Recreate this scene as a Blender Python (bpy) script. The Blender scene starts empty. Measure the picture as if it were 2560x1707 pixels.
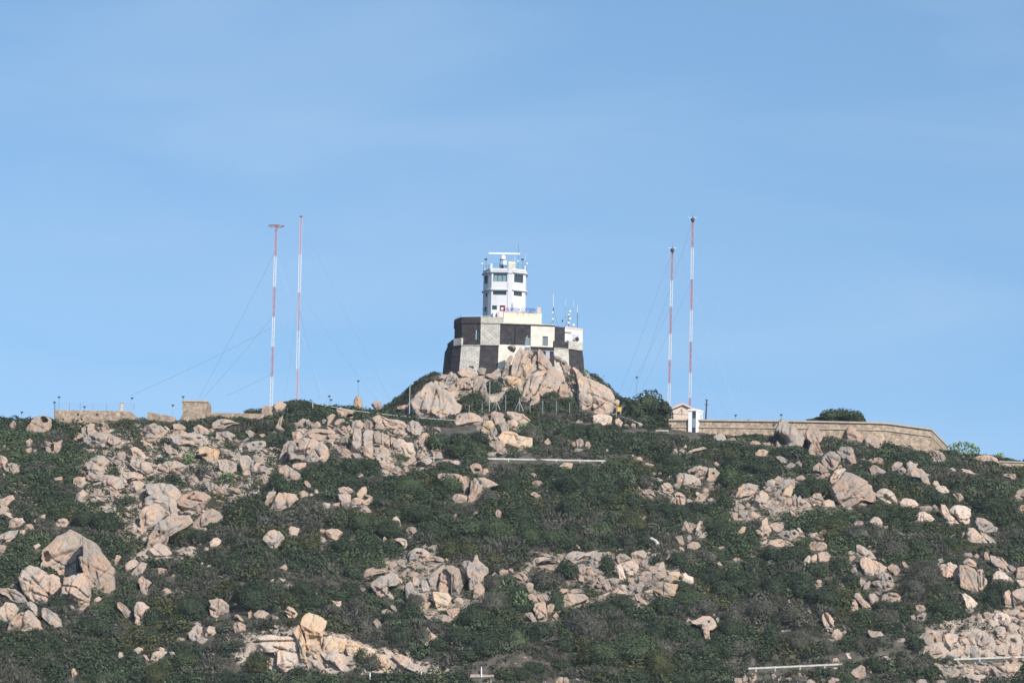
import bpy, bmesh, math, random
import numpy as np
from mathutils import Vector, Matrix
R = math.radians
S = bpy.context.scene
COL = S.collection
# ---------------------------------------------------------------- camera, sky, sun, exposure
W, HT, FP = 2560.0, 1707.0, 10000.0
PITCH, ROLL = math.atan((2300 - HT / 2) / FP), R(1.2)
CAM = np.array((0.0, 0.0, 4.0))
cd = bpy.data.cameras.new('camera'); cam = bpy.data.objects.new('camera', cd); COL.objects.link(cam)
cd.sensor_width = 36; cd.lens = 36 * FP / W; cd.clip_start = 1; cd.clip_end = 20000
RM = Matrix.Rotation(math.pi / 2 + PITCH, 3, 'X') @ Matrix.Rotation(ROLL, 3, 'Z')
cam.matrix_world = Matrix.Translation(Vector(CAM)) @ RM.to_4x4()
S.camera = cam
RN = np.array(RM)
SUN_AZ, SUN_EL = R(34), R(38)       # azimuth measured from behind the camera towards its right-hand side
wd = bpy.data.worlds.new('World'); S.world = wd; wd.use_nodes = True
nt = wd.node_tree; nt.nodes.clear()
out = nt.nodes.new('ShaderNodeOutputWorld'); bg = nt.nodes.new('ShaderNodeBackground')
sky = nt.nodes.new('ShaderNodeTexSky'); sky.sky_type = 'NISHITA'; sky.sun_disc = False
sd = Vector((math.sin(SUN_AZ) * math.cos(SUN_EL), -math.cos(SUN_AZ) * math.cos(SUN_EL), math.sin(SUN_EL)))
sky.sun_elevation = SUN_EL; sky.sun_rotation = math.atan2(sd.x, sd.y)
sky.altitude = 50; sky.air_density = 1.0; sky.dust_density = 0.55; sky.ozone_density = 4.0
# thin cirrus: pale streaks mixed into the sky by direction
tc = nt.nodes.new('ShaderNodeTexCoord'); mp = nt.nodes.new('ShaderNodeMapping')
mp.inputs['Scale'].default_value = (7, 7, 34); mp.inputs['Rotation'].default_value = (0.05, 0.12, 0)
no = nt.nodes.new('ShaderNodeTexNoise'); no.inputs['Scale'].default_value = 1.0
no.inputs['Detail'].default_value = 5; no.inputs['Roughness'].default_value = 0.45; no.inputs['Distortion'].default_value = 0.6
rp = nt.nodes.new('ShaderNodeValToRGB')
rp.color_ramp.elements[0].position = 0.45; rp.color_ramp.elements[0].color = (0, 0, 0, 1)
rp.color_ramp.elements[1].position = 0.78; rp.color_ramp.elements[1].color = (0.27, 0.27, 0.27, 1)
mx = nt.nodes.new('ShaderNodeMix'); mx.data_type = 'RGBA'
mx.inputs[7].default_value = (3.6, 4.3, 5.6, 1)
L = nt.links.new
lift = nt.nodes.new('ShaderNodeVectorMath'); lift.operation = 'ADD'; lift.inputs[1].default_value = (0, 0, 0.11)
nrmv = nt.nodes.new('ShaderNodeVectorMath'); nrmv.operation = 'NORMALIZE'
L(tc.outputs['Generated'], lift.inputs[0]); L(lift.outputs[0], nrmv.inputs[0]); L(nrmv.outputs[0], sky.inputs['Vector'])
L(tc.outputs['Generated'], mp.inputs['Vector']); L(mp.outputs['Vector'], no.inputs['Vector'])
L(no.outputs['Fac'], rp.inputs['Fac']); L(rp.outputs['Color'], mx.inputs[0])
L(sky.outputs['Color'], mx.inputs[6]); tint = nt.nodes.new('ShaderNodeMix'); tint.data_type = 'RGBA'; tint.blend_type = 'MULTIPLY'; tint.inputs[0].default_value = 1; tint.inputs[7].default_value = (0.95, 1.03, 0.99, 1)
L(mx.outputs[2], tint.inputs[6]); L(tint.outputs[2], bg.inputs['Color']); L(bg.outputs['Background'], out.inputs['Surface'])
bg.inputs['Strength'].default_value = 0.14
sl = bpy.data.lights.new('sun', 'SUN'); sl.energy = 5.0; sl.angle = R(0.5); sl.color = (1.0, 0.94, 0.85)
so = bpy.data.objects.new('sun', sl); COL.objects.link(so); so.rotation_euler = sd.to_track_quat('Z', 'Y').to_euler()
so.location = (0, 0, 300)
vs = S.view_settings; vs.view_transform = 'Standard'; vs.look = 'None'; vs.gamma = 1; vs.use_curve_mapping = False
vs.exposure = 0.24
S.render.engine = 'CYCLES'
S.cycles.max_bounces = 4; S.cycles.diffuse_bounces = 2

# ---------------------------------------------------------------- geometry of the view
def ray(px, py):
    d = RN @ np.array(((px - W / 2) / FP, -(py - HT / 2) / FP, -1.0))
    return d
def P(px, py, Y):
    d = ray(px, py); t = (Y - CAM[1]) / d[1]
    return CAM + d * t
def proj(p):
    q = (np.asarray(p) - CAM) @ RN
    return W / 2 - FP * q[..., 0] / q[..., 2], HT / 2 + FP * q[..., 1] / q[..., 2]

# ---------------------------------------------------------------- noise
def _h(i, j, k, s):
    n = (i * 374761393 + j * 668265263 + k * 2147483647 + s * 1274126177) & 0xffffffff
    n = ((n ^ (n >> 13)) * 1274126177) & 0xffffffff
    n = (n ^ (n >> 16)) * 2246822519 & 0xffffffff
    return ((n ^ (n >> 15)) & 0xffff) / 65535.0
def vnoise(p, s=0):
    p = np.asarray(p, float); f = np.floor(p); i = f.astype(np.int64); t = p - f; t = t * t * (3 - 2 * t)
    r = 0
    for a in (0, 1):
        wa = t[:, 0] if a else 1 - t[:, 0]
        for b in (0, 1):
            wb = t[:, 1] if b else 1 - t[:, 1]
            for c in (0, 1):
                wc = t[:, 2] if c else 1 - t[:, 2]
                r = r + wa * wb * wc * _h(i[:, 0] + a, i[:, 1] + b, i[:, 2] + c, s)
    return r * 2 - 1
def fbm(p, o=3, s=0):
    p = np.asarray(p, float); r = 0; a = 1.0
    for k in range(o):
        r = r + a * vnoise(p * (2.03 ** k), s + k * 17); a *= 0.5
    return r

# ---------------------------------------------------------------- terrain
YC = 800.0
_sk = [(-900, 1085), (-200, 1062), (0, 1050), (100, 1052), (150, 1058), (340, 1058), (450, 1060), (560, 1054), (660, 1046), (720, 1026), (800, 1018),
       (900, 1026), (1000, 1030), (1100, 1030), (1250, 1030), (1450, 1030), (1560, 1045), (1680, 1068), (1800, 1078),
       (1950, 1086), (2060, 1096), (2200, 1108), (2350, 1130), (2400, 1136), (2480, 1146), (2560, 1160), (2800, 1205), (3500, 1330)]
_cx = np.array([P(a, b, YC)[0] for a, b in _sk]); _cz = np.array([P(a, b, YC)[2] for a, b in _sk])
def sstep(x):
    x = np.clip(x, 0, 1); return x * x * (3 - 2 * x)
ROADS = []      # (X array, Y array, Z array): benches cut into the hill
def H0(X, Y):
    d = YC - Y
    z = np.interp(X, _cx, _cz)
    front = 0.24 * d + 0.00125 * d * d
    far = 0.24 * 150 + 0.00125 * 22500 + 0.6 * (d - 150)
    dr = np.where(d < 0, 0.02 * -d + 0.0022 * d * d, np.where(d < 150, front, far))
    z = z - dr
    # knoll under the fort
    dx = np.maximum(np.maximum(-14.5 - X, X - 14.5), 0); dy = np.maximum(np.maximum(802.8 - Y, Y - 826), 0)
    q = np.sqrt(dx * dx + dy * dy)
    z = z + 8.2 * sstep(1 - q / 13.5)
    z = z + 3.2 * sstep(1 - np.hypot((X - 3.5) / 9.0, (Y - 802.5) / 4.5))      # crag before the fort
    z = z + 3.6 * np.exp(-((Y - 813) / 6.0) ** 2) * sstep((X + 66) / 8) * sstep((-34 - X) / 10)      # rise behind the old ramparts
    p = np.stack((X, Y, X * 0), -1)
    sh = p.shape[:-1]; p = p.reshape(-1, 3)
    n = 1.3 * fbm(p / 22.0, 2, 5) + 0.5 * fbm(p / 6.0, 2, 9)
    z = z + n.reshape(sh) * sstep((d + 12) / 30) 
    return np.maximum(z, -6.0)
def H(X, Y):
    X = np.asarray(X, float); Y = np.asarray(Y, float)
    z = H0(X, Y)
    for rx, ry, rz in ROADS:
        yr = np.interp(X, rx, ry); zr = np.interp(X, rx, rz)
        u = Y - yr
        w = sstep((u + 3.2) / 2.6) * sstep((7.0 - u) / 2.6)
        w = w * sstep((X - rx[0] + 6) / 6) * sstep((rx[-1] + 6 - X) / 6)
        z = z * (1 - w) + zr * w
    return z
_YS = np.arange(560.0, 830.0, 0.35)
def hit(px, py):
    d = ray(px, py); t = (_YS - CAM[1]) / d[1]
    X = CAM[0] + d[0] * t; Z = CAM[2] + d[2] * t
    b = Z <= H(X, _YS)
    k = int(np.argmax(b)) if b.any() else int(np.argmin(Z - H(X, _YS)))
    return np.array((X[k], _YS[k], Z[k]))
def Hs(x, y): return float(H(np.array([x]), np.array([y]))[0])
for pts in (((1040, 1152), (1219, 1154.5), (1480, 1159), (1640, 1162)), ((1830, 1681), (1940, 1677), (2106, 1668), (2383, 1656), (2560, 1650), (2700, 1646)),
            ((560, 1706), (930, 1700), (1240, 1692), (1420, 1690))):
    q = [hit(*p) for p in pts]
    ROADS.append(tuple(np.array([v[i] for v in q]) for i in (0, 1, 2)))

# ---------------------------------------------------------------- materials
def mat(name, col, rough=0.8, noise=None, col2=None, scale=1.0, bump=0.0, bscale=6.0, metal=0.0, spec=0.3, lo=0.4, hi=0.62, detail=5):
    m = bpy.data.materials.new(name); m.use_nodes = True; t = m.node_tree; b = t.nodes['Principled BSDF']
    b.inputs['Base Color'].default_value = (*col, 1); b.inputs['Roughness'].default_value = rough
    b.inputs['Metallic'].default_value = metal; b.inputs['Specular IOR Level'].default_value = spec
    if col2 or bump:
        g = t.nodes.new('ShaderNodeNewGeometry')
    if col2:
        n = t.nodes.new('ShaderNodeTexNoise'); n.inputs['Scale'].default_value = scale; n.inputs['Detail'].default_value = detail
        n.inputs['Roughness'].default_value = 0.65
        r = t.nodes.new('ShaderNodeValToRGB'); r.color_ramp.elements[0].position = lo; r.color_ramp.elements[1].position = hi
        r.color_ramp.elements[0].color = (*col, 1); r.color_ramp.elements[1].color = (*col2, 1)
        t.links.new(g.outputs['Position'], n.inputs['Vector']); t.links.new(n.outputs['Fac'], r.inputs['Fac'])
        t.links.new(r.outputs['Color'], b.inputs['Base Color'])
    if bump:
        n2 = t.nodes.new('ShaderNodeTexNoise'); n2.inputs['Scale'].default_value = bscale; n2.inputs['Detail'].default_value = 4
        bp = t.nodes.new('ShaderNodeBump'); bp.inputs['Strength'].default_value = bump; bp.inputs['Distance'].default_value = 0.3
        t.links.new(g.outputs['Position'], n2.inputs['Vector']); t.links.new(n2.outputs['Fac'], bp.inputs['Height'])
        t.links.new(bp.outputs['Normal'], b.inputs['Normal'])
    return m
def masonry(name, col, col2, joint, bw, bh, bump=0.5, patch=None, random_rubble=False):
    """coursed stone: blocks of two tones with joints, stained by a large soft noise"""
    m = bpy.data.materials.new(name); m.use_nodes = True; t = m.node_tree; b = t.nodes['Principled BSDF']
    b.inputs['Roughness'].default_value = 0.9; b.inputs['Specular IOR Level'].default_value = 0.2
    g = t.nodes.new('ShaderNodeNewGeometry'); sx = t.nodes.new('ShaderNodeSeparateXYZ'); cx = t.nodes.new('ShaderNodeCombineXYZ')
    ad = t.nodes.new('ShaderNodeMath'); ad.operation = 'ADD'
    t.links.new(g.outputs['Position'], sx.inputs[0]); t.links.new(sx.outputs['X'], ad.inputs[0]); t.links.new(sx.outputs['Y'], ad.inputs[1])
    t.links.new(ad.outputs[0], cx.inputs['X']); t.links.new(sx.outputs['Z'], cx.inputs['Y'])
    br = t.nodes.new('ShaderNodeTexBrick'); br.inputs['Scale'].default_value = 1; br.inputs['Brick Width'].default_value = bw
    br.inputs['Row Height'].default_value = bh; br.inputs['Mortar Size'].default_value = 0.035; br.inputs['Mortar Smooth'].default_value = 0.4
    br.inputs['Color1'].default_value = (*col, 1); br.inputs['Color2'].default_value = (*col2, 1); br.inputs['Mortar'].default_value = (*joint, 1)
    t.links.new(cx.outputs[0], br.inputs['Vector'])
    bcol = br.outputs['Color']
    if random_rubble:
        vo = t.nodes.new('ShaderNodeTexVoronoi'); vo.inputs['Scale'].default_value = 2.1; t.links.new(g.outputs['Position'], vo.inputs['Vector'])
        rv = t.nodes.new('ShaderNodeValToRGB'); rv.color_ramp.elements[0].color = (*[c * .8 for c in col2], 1); rv.color_ramp.elements[1].color = (*[c * 1.22 for c in col], 1)
        sp_ = t.nodes.new('ShaderNodeSeparateColor'); t.links.new(vo.outputs['Color'], sp_.inputs[0]); t.links.new(sp_.outputs[0], rv.inputs['Fac']); bcol = rv.outputs['Color']
    n = t.nodes.new('ShaderNodeTexNoise'); n.inputs['Scale'].default_value = 0.9; n.inputs['Detail'].default_value = 8; n.inputs['Roughness'].default_value = 0.7
    t.links.new(g.outputs['Position'], n.inputs['Vector'])
    r = t.nodes.new('ShaderNodeValToRGB'); r.color_ramp.elements[0].position = 0.35; r.color_ramp.elements[1].position = 0.68
    p = patch or (0.72, 0.7, 0.68)
    r.color_ramp.elements[0].color = (*p, 1); r.color_ramp.elements[1].color = (1.1, 1.1, 1.1, 1)
    t.links.new(n.outputs['Fac'], r.inputs['Fac'])
    mm = t.nodes.new('ShaderNodeMix'); mm.data_type = 'RGBA'; mm.blend_type = 'MULTIPLY'; mm.inputs[0].default_value = 1
    t.links.new(bcol, mm.inputs[6]); t.links.new(r.outputs['Color'], mm.inputs[7]); t.links.new(mm.outputs[2], b.inputs['Base Color'])
    bp = t.nodes.new('ShaderNodeBump'); bp.inputs['Strength'].default_value = bump; bp.inputs['Distance'].default_value = 0.1
    n2 = t.nodes.new('ShaderNodeTexNoise'); n2.inputs['Scale'].default_value = 3.5; n2.inputs['Detail'].default_value = 4
    t.links.new(g.outputs['Position'], n2.inputs['Vector']); t.links.new(n2.outputs['Fac'], bp.inputs['Height']); t.links.new(bp.outputs['Normal'], b.inputs['Normal'])
    return m
def granite(name, warm, grey, stain, orange=0.0):
    m = bpy.data.materials.new(name); m.use_nodes = True; t = m.node_tree; b = t.nodes['Principled BSDF']
    b.inputs['Roughness'].default_value = 0.92; b.inputs['Specular IOR Level'].default_value = 0.14
    g = t.nodes.new('ShaderNodeNewGeometry'); oi = t.nodes.new('ShaderNodeObjectInfo')
    def noise(sc, det, ro=0.6, vec=None):
        n = t.nodes.new('ShaderNodeTexNoise'); n.inputs['Scale'].default_value = sc; n.inputs['Detail'].default_value = det; n.inputs['Roughness'].default_value = ro
        t.links.new(vec or g.outputs['Position'], n.inputs['Vector']); return n.outputs['Fac']
    def ramp(f, a, bb, c0, c1):
        r = t.nodes.new('ShaderNodeValToRGB'); r.color_ramp.elements[0].position = a; r.color_ramp.elements[1].position = bb
        r.color_ramp.elements[0].color = (*c0, 1); r.color_ramp.elements[1].color = (*c1, 1); t.links.new(f, r.inputs['Fac']); return r.outputs['Color']
    def mix(f, a, bb, mode='MIX'):
        x = t.nodes.new('ShaderNodeMix'); x.data_type = 'RGBA'; x.blend_type = mode
        if isinstance(f, float): x.inputs[0].default_value = f
        else: t.links.new(f, x.inputs[0])
        for s, v in ((6, a), (7, bb)):
            if isinstance(v, tuple): x.inputs[s].default_value = (*v, 1)
            else: t.links.new(v, x.inputs[s])
        return x.outputs[2]
    # pink fresh stone against grey lichen-covered stone
    f1 = ramp(noise(0.42, 4), 0.42, 0.60, (0, 0, 0), (1, 1, 1))
    c = mix(f1, warm, grey)
    # rain streaks and black lichen, drawn out along the fall line
    mpn = t.nodes.new('ShaderNodeMapping'); mpn.inputs['Scale'].default_value = (1.6, 1.0, 0.35); mpn.inputs['Rotation'].default_value = (0, 0.35, 0)
    t.links.new(g.outputs['Position'], mpn.inputs['Vector'])
    f2 = ramp(noise(0.9, 6, 0.7, mpn.outputs[0]), 0.55, 0.72, (0, 0, 0), (0.75, 0.75, 0.75))
    c = mix(f2, c, stain)
    f3 = ramp(noise(4.5, 3), 0.35, 0.7, (0.80, 0.80, 0.80), (1.14, 1.14, 1.14))
    c = mix(1.0, c, f3, 'MULTIPLY')
    if orange:
        f4 = ramp(noise(0.55, 4), 0.50, 0.62, (0, 0, 0), (orange, orange, orange))
        c = mix(f4, c, (0.46, 0.27, 0.13))
    v = t.nodes.new('ShaderNodeMapRange'); v.inputs['To Min'].default_value = 0.84; v.inputs['To Max'].default_value = 1.14
    t.links.new(oi.outputs['Random'], v.inputs['Value'])
    c = mix(1.0, c, v.outputs[0], 'MULTIPLY')
    t.links.new(c, b.inputs['Base Color'])
    bp = t.nodes.new('ShaderNodeBump'); bp.inputs['Strength'].default_value = 0.8; bp.inputs['Distance'].default_value = 0.22
    t.links.new(noise(2.2, 6, 0.65), bp.inputs['Height']); t.links.new(bp.outputs['Normal'], b.inputs['Normal'])
    return m
def leafmat(name, c0, c1, c2):
    m = bpy.data.materials.new(name); m.use_nodes = True; t = m.node_tree; b = t.nodes['Principled BSDF']
    b.inputs['Roughness'].default_value = 0.75; b.inputs['Specular IOR Level'].default_value = 0.2
    g = t.nodes.new('ShaderNodeNewGeometry'); oi = t.nodes.new('ShaderNodeObjectInfo')
    r = t.nodes.new('ShaderNodeValToRGB'); r.color_ramp.elements[0].color = (*c0, 1); r.color_ramp.elements[1].color = (*c2, 1)
    e = r.color_ramp.elements.new(0.55); e.color = (*c1, 1)
    n = t.nodes.new('ShaderNodeTexNoise'); n.inputs['Scale'].default_value = 0.35; n.inputs['Detail'].default_value = 2
    t.links.new(g.outputs['Position'], n.inputs['Vector'])
    a = t.nodes.new('ShaderNodeMath'); a.operation = 'MULTIPLY_ADD'; a.inputs[1].default_value = 0.55
    a2 = t.nodes.new('ShaderNodeMath'); a2.operation = 'MULTIPLY_ADD'; a2.inputs[1].default_value = 1.3; a2.inputs[2].default_value = -0.42
    t.links.new(n.outputs['Fac'], a2.inputs[0]); t.links.new(g.outputs['Random Per Island'], a.inputs[0]); t.links.new(a2.outputs[0], a.inputs[2])
    a3 = t.nodes.new('ShaderNodeMath'); a3.operation = 'MULTIPLY_ADD'; a3.inputs[1].default_value = 0.22; t.links.new(oi.outputs['Random'], a3.inputs[0]); t.links.new(a.outputs[0], a3.inputs[2])
    t.links.new(a3.outputs[0], r.inputs['Fac']); t.links.new(r.outputs['Color'], b.inputs['Base Color'])
    return m
M = dict(
    gran=granite('granite_pink', (0.43, 0.30, 0.222), (0.33, 0.278, 0.238), (0.135, 0.115, 0.10)),
    grey=granite('granite_grey', (0.385, 0.285, 0.22), (0.295, 0.262, 0.235), (0.125, 0.11, 0.10)),
    oran=granite('granite_orange', (0.48, 0.335, 0.225), (0.42, 0.35, 0.27), (0.24, 0.17, 0.11), 0.5),
    pale=granite('granite_pale', (0.52, 0.39, 0.305), (0.45, 0.375, 0.315), (0.28, 0.215, 0.17)),
    dark=leafmat('leaf_dark', (0.019, 0.029, 0.019), (0.033, 0.048, 0.026), (0.058, 0.078, 0.041)),
    green=leafmat('leaf_green', (0.03, 0.045, 0.022), (0.052, 0.074, 0.034), (0.085, 0.109, 0.055)),
    olive=leafmat('leaf_olive', (0.032, 0.04, 0.016), (0.059, 0.067, 0.026), (0.095, 0.095, 0.04)),
    dry=leafmat('leaf_dry', (0.046, 0.047, 0.035), (0.078, 0.078, 0.058), (0.122, 0.116, 0.092)),
    cactus=leafmat('cactus_pad', (0.06, 0.10, 0.045), (0.13, 0.20, 0.085), (0.24, 0.32, 0.16)),
    trunk=mat('bark', (0.10, 0.085, 0.07), 0.9, col2=(0.05, 0.04, 0.035), scale=3),
    white=masonry('white_painted_stone', (0.60, 0.57, 0.51), (0.50, 0.475, 0.43), (0.27, 0.25, 0.225), 0.95, 0.42, 0.9, (0.70, 0.68, 0.65)),
    cream=mat('cream_painted_stone', (0.68, 0.64, 0.555), 0.85, col2=(0.58, 0.54, 0.46), scale=0.8, bump=0.2),
    black=masonry('black_painted_stone', (0.072, 0.064, 0.066), (0.050, 0.046, 0.050), (0.034, 0.032, 0.036), 0.95, 0.42, 1.0, (0.52, 0.5, 0.5)),
    plaster=mat('white_plaster', (0.60, 0.60, 0.625), 0.8, col2=(0.50, 0.495, 0.50), scale=0.5, lo=0.42, hi=0.8, detail=9),
    creamwall=mat('cream_plaster', (0.66, 0.61, 0.50), 0.8, col2=(0.60, 0.55, 0.445), scale=0.5, lo=0.35, hi=0.7),
    pinkwall=mat('pink_plaster', (0.64, 0.51, 0.425), 0.85, col2=(0.58, 0.46, 0.385), scale=0.8),
    peach=mat('peach_concrete', (0.62, 0.47, 0.38), 0.85, col2=(0.52, 0.42, 0.36), scale=1.5),
    stone=masonry('tan_stone_wall', (0.40, 0.305, 0.225), (0.30, 0.24, 0.185), (0.22, 0.175, 0.14), 0.85, 0.42, 0.8, None, True),
    coping=mat('coping_stone', (0.44, 0.38, 0.30), 0.9, col2=(0.34, 0.29, 0.24), scale=2),
    conc=mat('concrete', (0.42, 0.38, 0.33), 0.9, col2=(0.33, 0.30, 0.27), scale=1.2, bump=0.2),
    tile=mat('red_roof_tile', (0.40, 0.15, 0.10), 0.85, col2=(0.30, 0.12, 0.08), scale=3, bump=0.4, bscale=5),
    glass=mat('window_glass', (0.025, 0.05, 0.06), 0.12, spec=0.6),
    blind=mat('pale_blind', (0.20, 0.32, 0.33), 0.6, col2=(0.13, 0.22, 0.25), scale=2.5),
    frame=mat('window_frame', (0.06, 0.08, 0.09), 0.5),
    door=mat('blue_grey_door', (0.17, 0.21, 0.25), 0.5),
    doorlight=mat('pale_grey_door', (0.38, 0.41, 0.44), 0.5),
    steel=mat('galvanised_steel', (0.50, 0.50, 0.48), 0.45, metal=0.5, col2=(0.40, 0.40, 0.39), scale=3),
    rail=mat('guard_rail_steel', (0.62, 0.60, 0.56), 0.5, metal=0.2, col2=(0.48, 0.45, 0.40), scale=1.5),
    darkmetal=mat('dark_metal', (0.035, 0.038, 0.042), 0.5),
    gmetal=mat('grey_metal', (0.20, 0.21, 0.23), 0.5),
    wpaint=mat('white_paint', (0.70, 0.70, 0.70), 0.4),
    rpaint=mat('faded_red_paint', (0.44, 0.21, 0.24), 0.6, col2=(0.50, 0.30, 0.32), scale=1.2),
    rpale=mat('pale_red_paint', (0.56, 0.40, 0.44), 0.6),
    red=mat('red_paint', (0.62, 0.04, 0.05), 0.5),
    blue=mat('blue_paint', (0.02, 0.06, 0.38), 0.5),
    yellow=mat('orange_yellow_paint', (0.75, 0.38, 0.05), 0.5),
    wood=mat('dark_weathered_wood', (0.05, 0.035, 0.035), 0.9, col2=(0.09, 0.065, 0.055), scale=4),
    palewood=mat('bleached_wood', (0.55, 0.52, 0.47), 0.9, col2=(0.36, 0.33, 0.30), scale=3),
    rope=mat('white_cable', (0.62, 0.62, 0.60), 0.6),
    wire=mat('guy_wire_steel', (0.16, 0.18, 0.21), 0.5, metal=0.3),
    tar=mat('asphalt', (0.055, 0.055, 0.055), 0.95, col2=(0.08, 0.078, 0.075), scale=2),
)

# ---------------------------------------------------------------- mesh and object helpers
class MB:
    def __init__(s): s.v = []; s.f = []; s.m = []
    def face(s, pts, m=0):
        i = len(s.v); s.v += [tuple(map(float, p)) for p in pts]; s.f.append(tuple(range(i, i + len(pts)))); s.m.append(m)
    def box(s, a, b, m=0):
        (x0, y0, z0), (x1, y1, z1) = a, b
        i = len(s.v)
        s.v += [(x0, y0, z0), (x1, y0, z0), (x1, y1, z0), (x0, y1, z0), (x0, y0, z1), (x1, y0, z1), (x1, y1, z1), (x0, y1, z1)]
        for q in ((0, 3, 2, 1), (4, 5, 6, 7), (0, 1, 5, 4), (1, 2, 6, 5), (2, 3, 7, 6), (3, 0, 4, 7)):
            s.f.append(tuple(i + k for k in q)); s.m.append(m)
    def tube(s, a, b, r, r2=None, n=6, m=0):
        a = Vector(a); b = Vector(b); d = (b - a)
        if d.length < 1e-6: return
        q = d.to_track_quat('Z', 'Y'); r2 = r if r2 is None else r2; i = len(s.v)
        for p, rr in ((a, r), (b, r2)):
            for k in range(n):
                t = 2 * math.pi * k / n; s.v.append(tuple(p + q @ Vector((rr * math.cos(t), rr * math.sin(t), 0))))
        for k in range(n): s.f.append((i + k, i + (k + 1) % n, i + n + (k + 1) % n, i + n + k)); s.m.append(m)
        s.f.append(tuple(i + k for k in reversed(range(n)))); s.m.append(m); s.f.append(tuple(i + n + k for k in range(n))); s.m.append(m)
    def path(s, pts, r, n=5, m=0):
        for a, b in zip(pts[:-1], pts[1:]): s.tube(a, b, r, None, n, m)
    def prism(s, plan, z0, z1, m=0, plan_top=None, cap=True):
        pt = plan_top or plan; n = len(plan); i = len(s.v)
        zz0 = z0 if isinstance(z0, (list, tuple)) else [z0] * n; zz1 = z1 if isinstance(z1, (list, tuple)) else [z1] * n
        s.v += [(p[0], p[1], zz0[k]) for k, p in enumerate(plan)] + [(p[0], p[1], zz1[k]) for k, p in enumerate(pt)]
        for k in range(n): s.f.append((i + k, i + (k + 1) % n, i + n + (k + 1) % n, i + n + k)); s.m.append(m[k] if isinstance(m, list) else m)
        if cap:
            mc = m[0] if isinstance(m, list) else m
            s.f.append(tuple(i + n + k for k in range(n))); s.m.append(mc); s.f.append(tuple(i + k for k in reversed(range(n)))); s.m.append(mc)
    def ball(s, c, r, m=0, seg=8, ring=5):
        i = len(s.v); c = Vector(c); rr = r if isinstance(r, tuple) else (r, r, r)
        for a in range(ring + 1):
            th = math.pi * a / ring
            for b in range(seg):
                ph = 2 * math.pi * b / seg
                s.v.append((c.x + rr[0] * math.sin(th) * math.cos(ph), c.y + rr[1] * math.sin(th) * math.sin(ph), c.z + rr[2] * math.cos(th)))
        for a in range(ring):
            for b in range(seg):
                s.f.append((i + a * seg + b, i + (a + 1) * seg + b, i + (a + 1) * seg + (b + 1) % seg, i + a * seg + (b + 1) % seg)); s.m.append(m)
    def obj(s, name, mats, parent=None, origin=(0, 0, 0), smooth=False):
        if parent is not None: origin = parent['_o'] if '_o' in parent else origin
        o_ = np.array(origin, float)
        me = bpy.data.meshes.new(name); me.from_pydata([tuple(np.array(p) - o_) for p in s.v], [], s.f); 
        for k in (mats if isinstance(mats, (list, tuple)) else [mats]): me.materials.append(M[k])
        me.polygons.foreach_set('material_index', s.m); me.validate(); me.update()
        if smooth: me.polygons.foreach_set('use_smooth', [True] * len(me.polygons))
        o = bpy.data.objects.new(name, me); COL.objects.link(o)
        if parent is not None: o.parent = parent; o['_o'] = tuple(map(float, origin))
        else: o.location = origin; o['_o'] = tuple(map(float, origin))
        return o
def tag(o, label=None, cat=None, group=None, kind=None):
    if label: o['label'] = label
    if cat: o['category'] = cat
    if group: o['group'] = group
    if kind: o['kind'] = kind
    return o
def thing(name, label, cat, loc, group=None):
    o = bpy.data.objects.new(name, None); COL.objects.link(o); o.location = loc; o.empty_display_size = 0.3
    o['_o'] = tuple(map(float, loc)); tag(o, label, cat, group); return o
def npmesh(name, v, f, mats, mi=None, smooth=True):
    """v N x 3, f M x k (all faces the same size)"""
    me = bpy.data.meshes.new(name); k = f.shape[1]
    me.vertices.add(len(v)); me.vertices.foreach_set('co', np.ascontiguousarray(v, np.float32).ravel())
    me.loops.add(f.size); me.loops.foreach_set('vertex_index', np.ascontiguousarray(f, np.int32).ravel())
    me.polygons.add(len(f)); me.polygons.foreach_set('loop_start', np.arange(0, f.size, k, dtype=np.int32))
    for q in mats: me.materials.append(M[q])
    if mi is not None: me.polygons.foreach_set('material_index', np.ascontiguousarray(mi, np.int32))
    me.polygons.foreach_set('use_smooth', np.full(len(f), smooth)); me.update(calc_edges=True)
    return me
ICO = {}
for lv in range(1, 7):
    bm = bmesh.new(); bmesh.ops.create_icosphere(bm, subdivisions=lv, radius=1.0)
    ICO[lv] = (np.array([v.co[:] for v in bm.verts]), np.array([[v.index for v in f.verts] for f in bm.faces])); bm.free()
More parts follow.
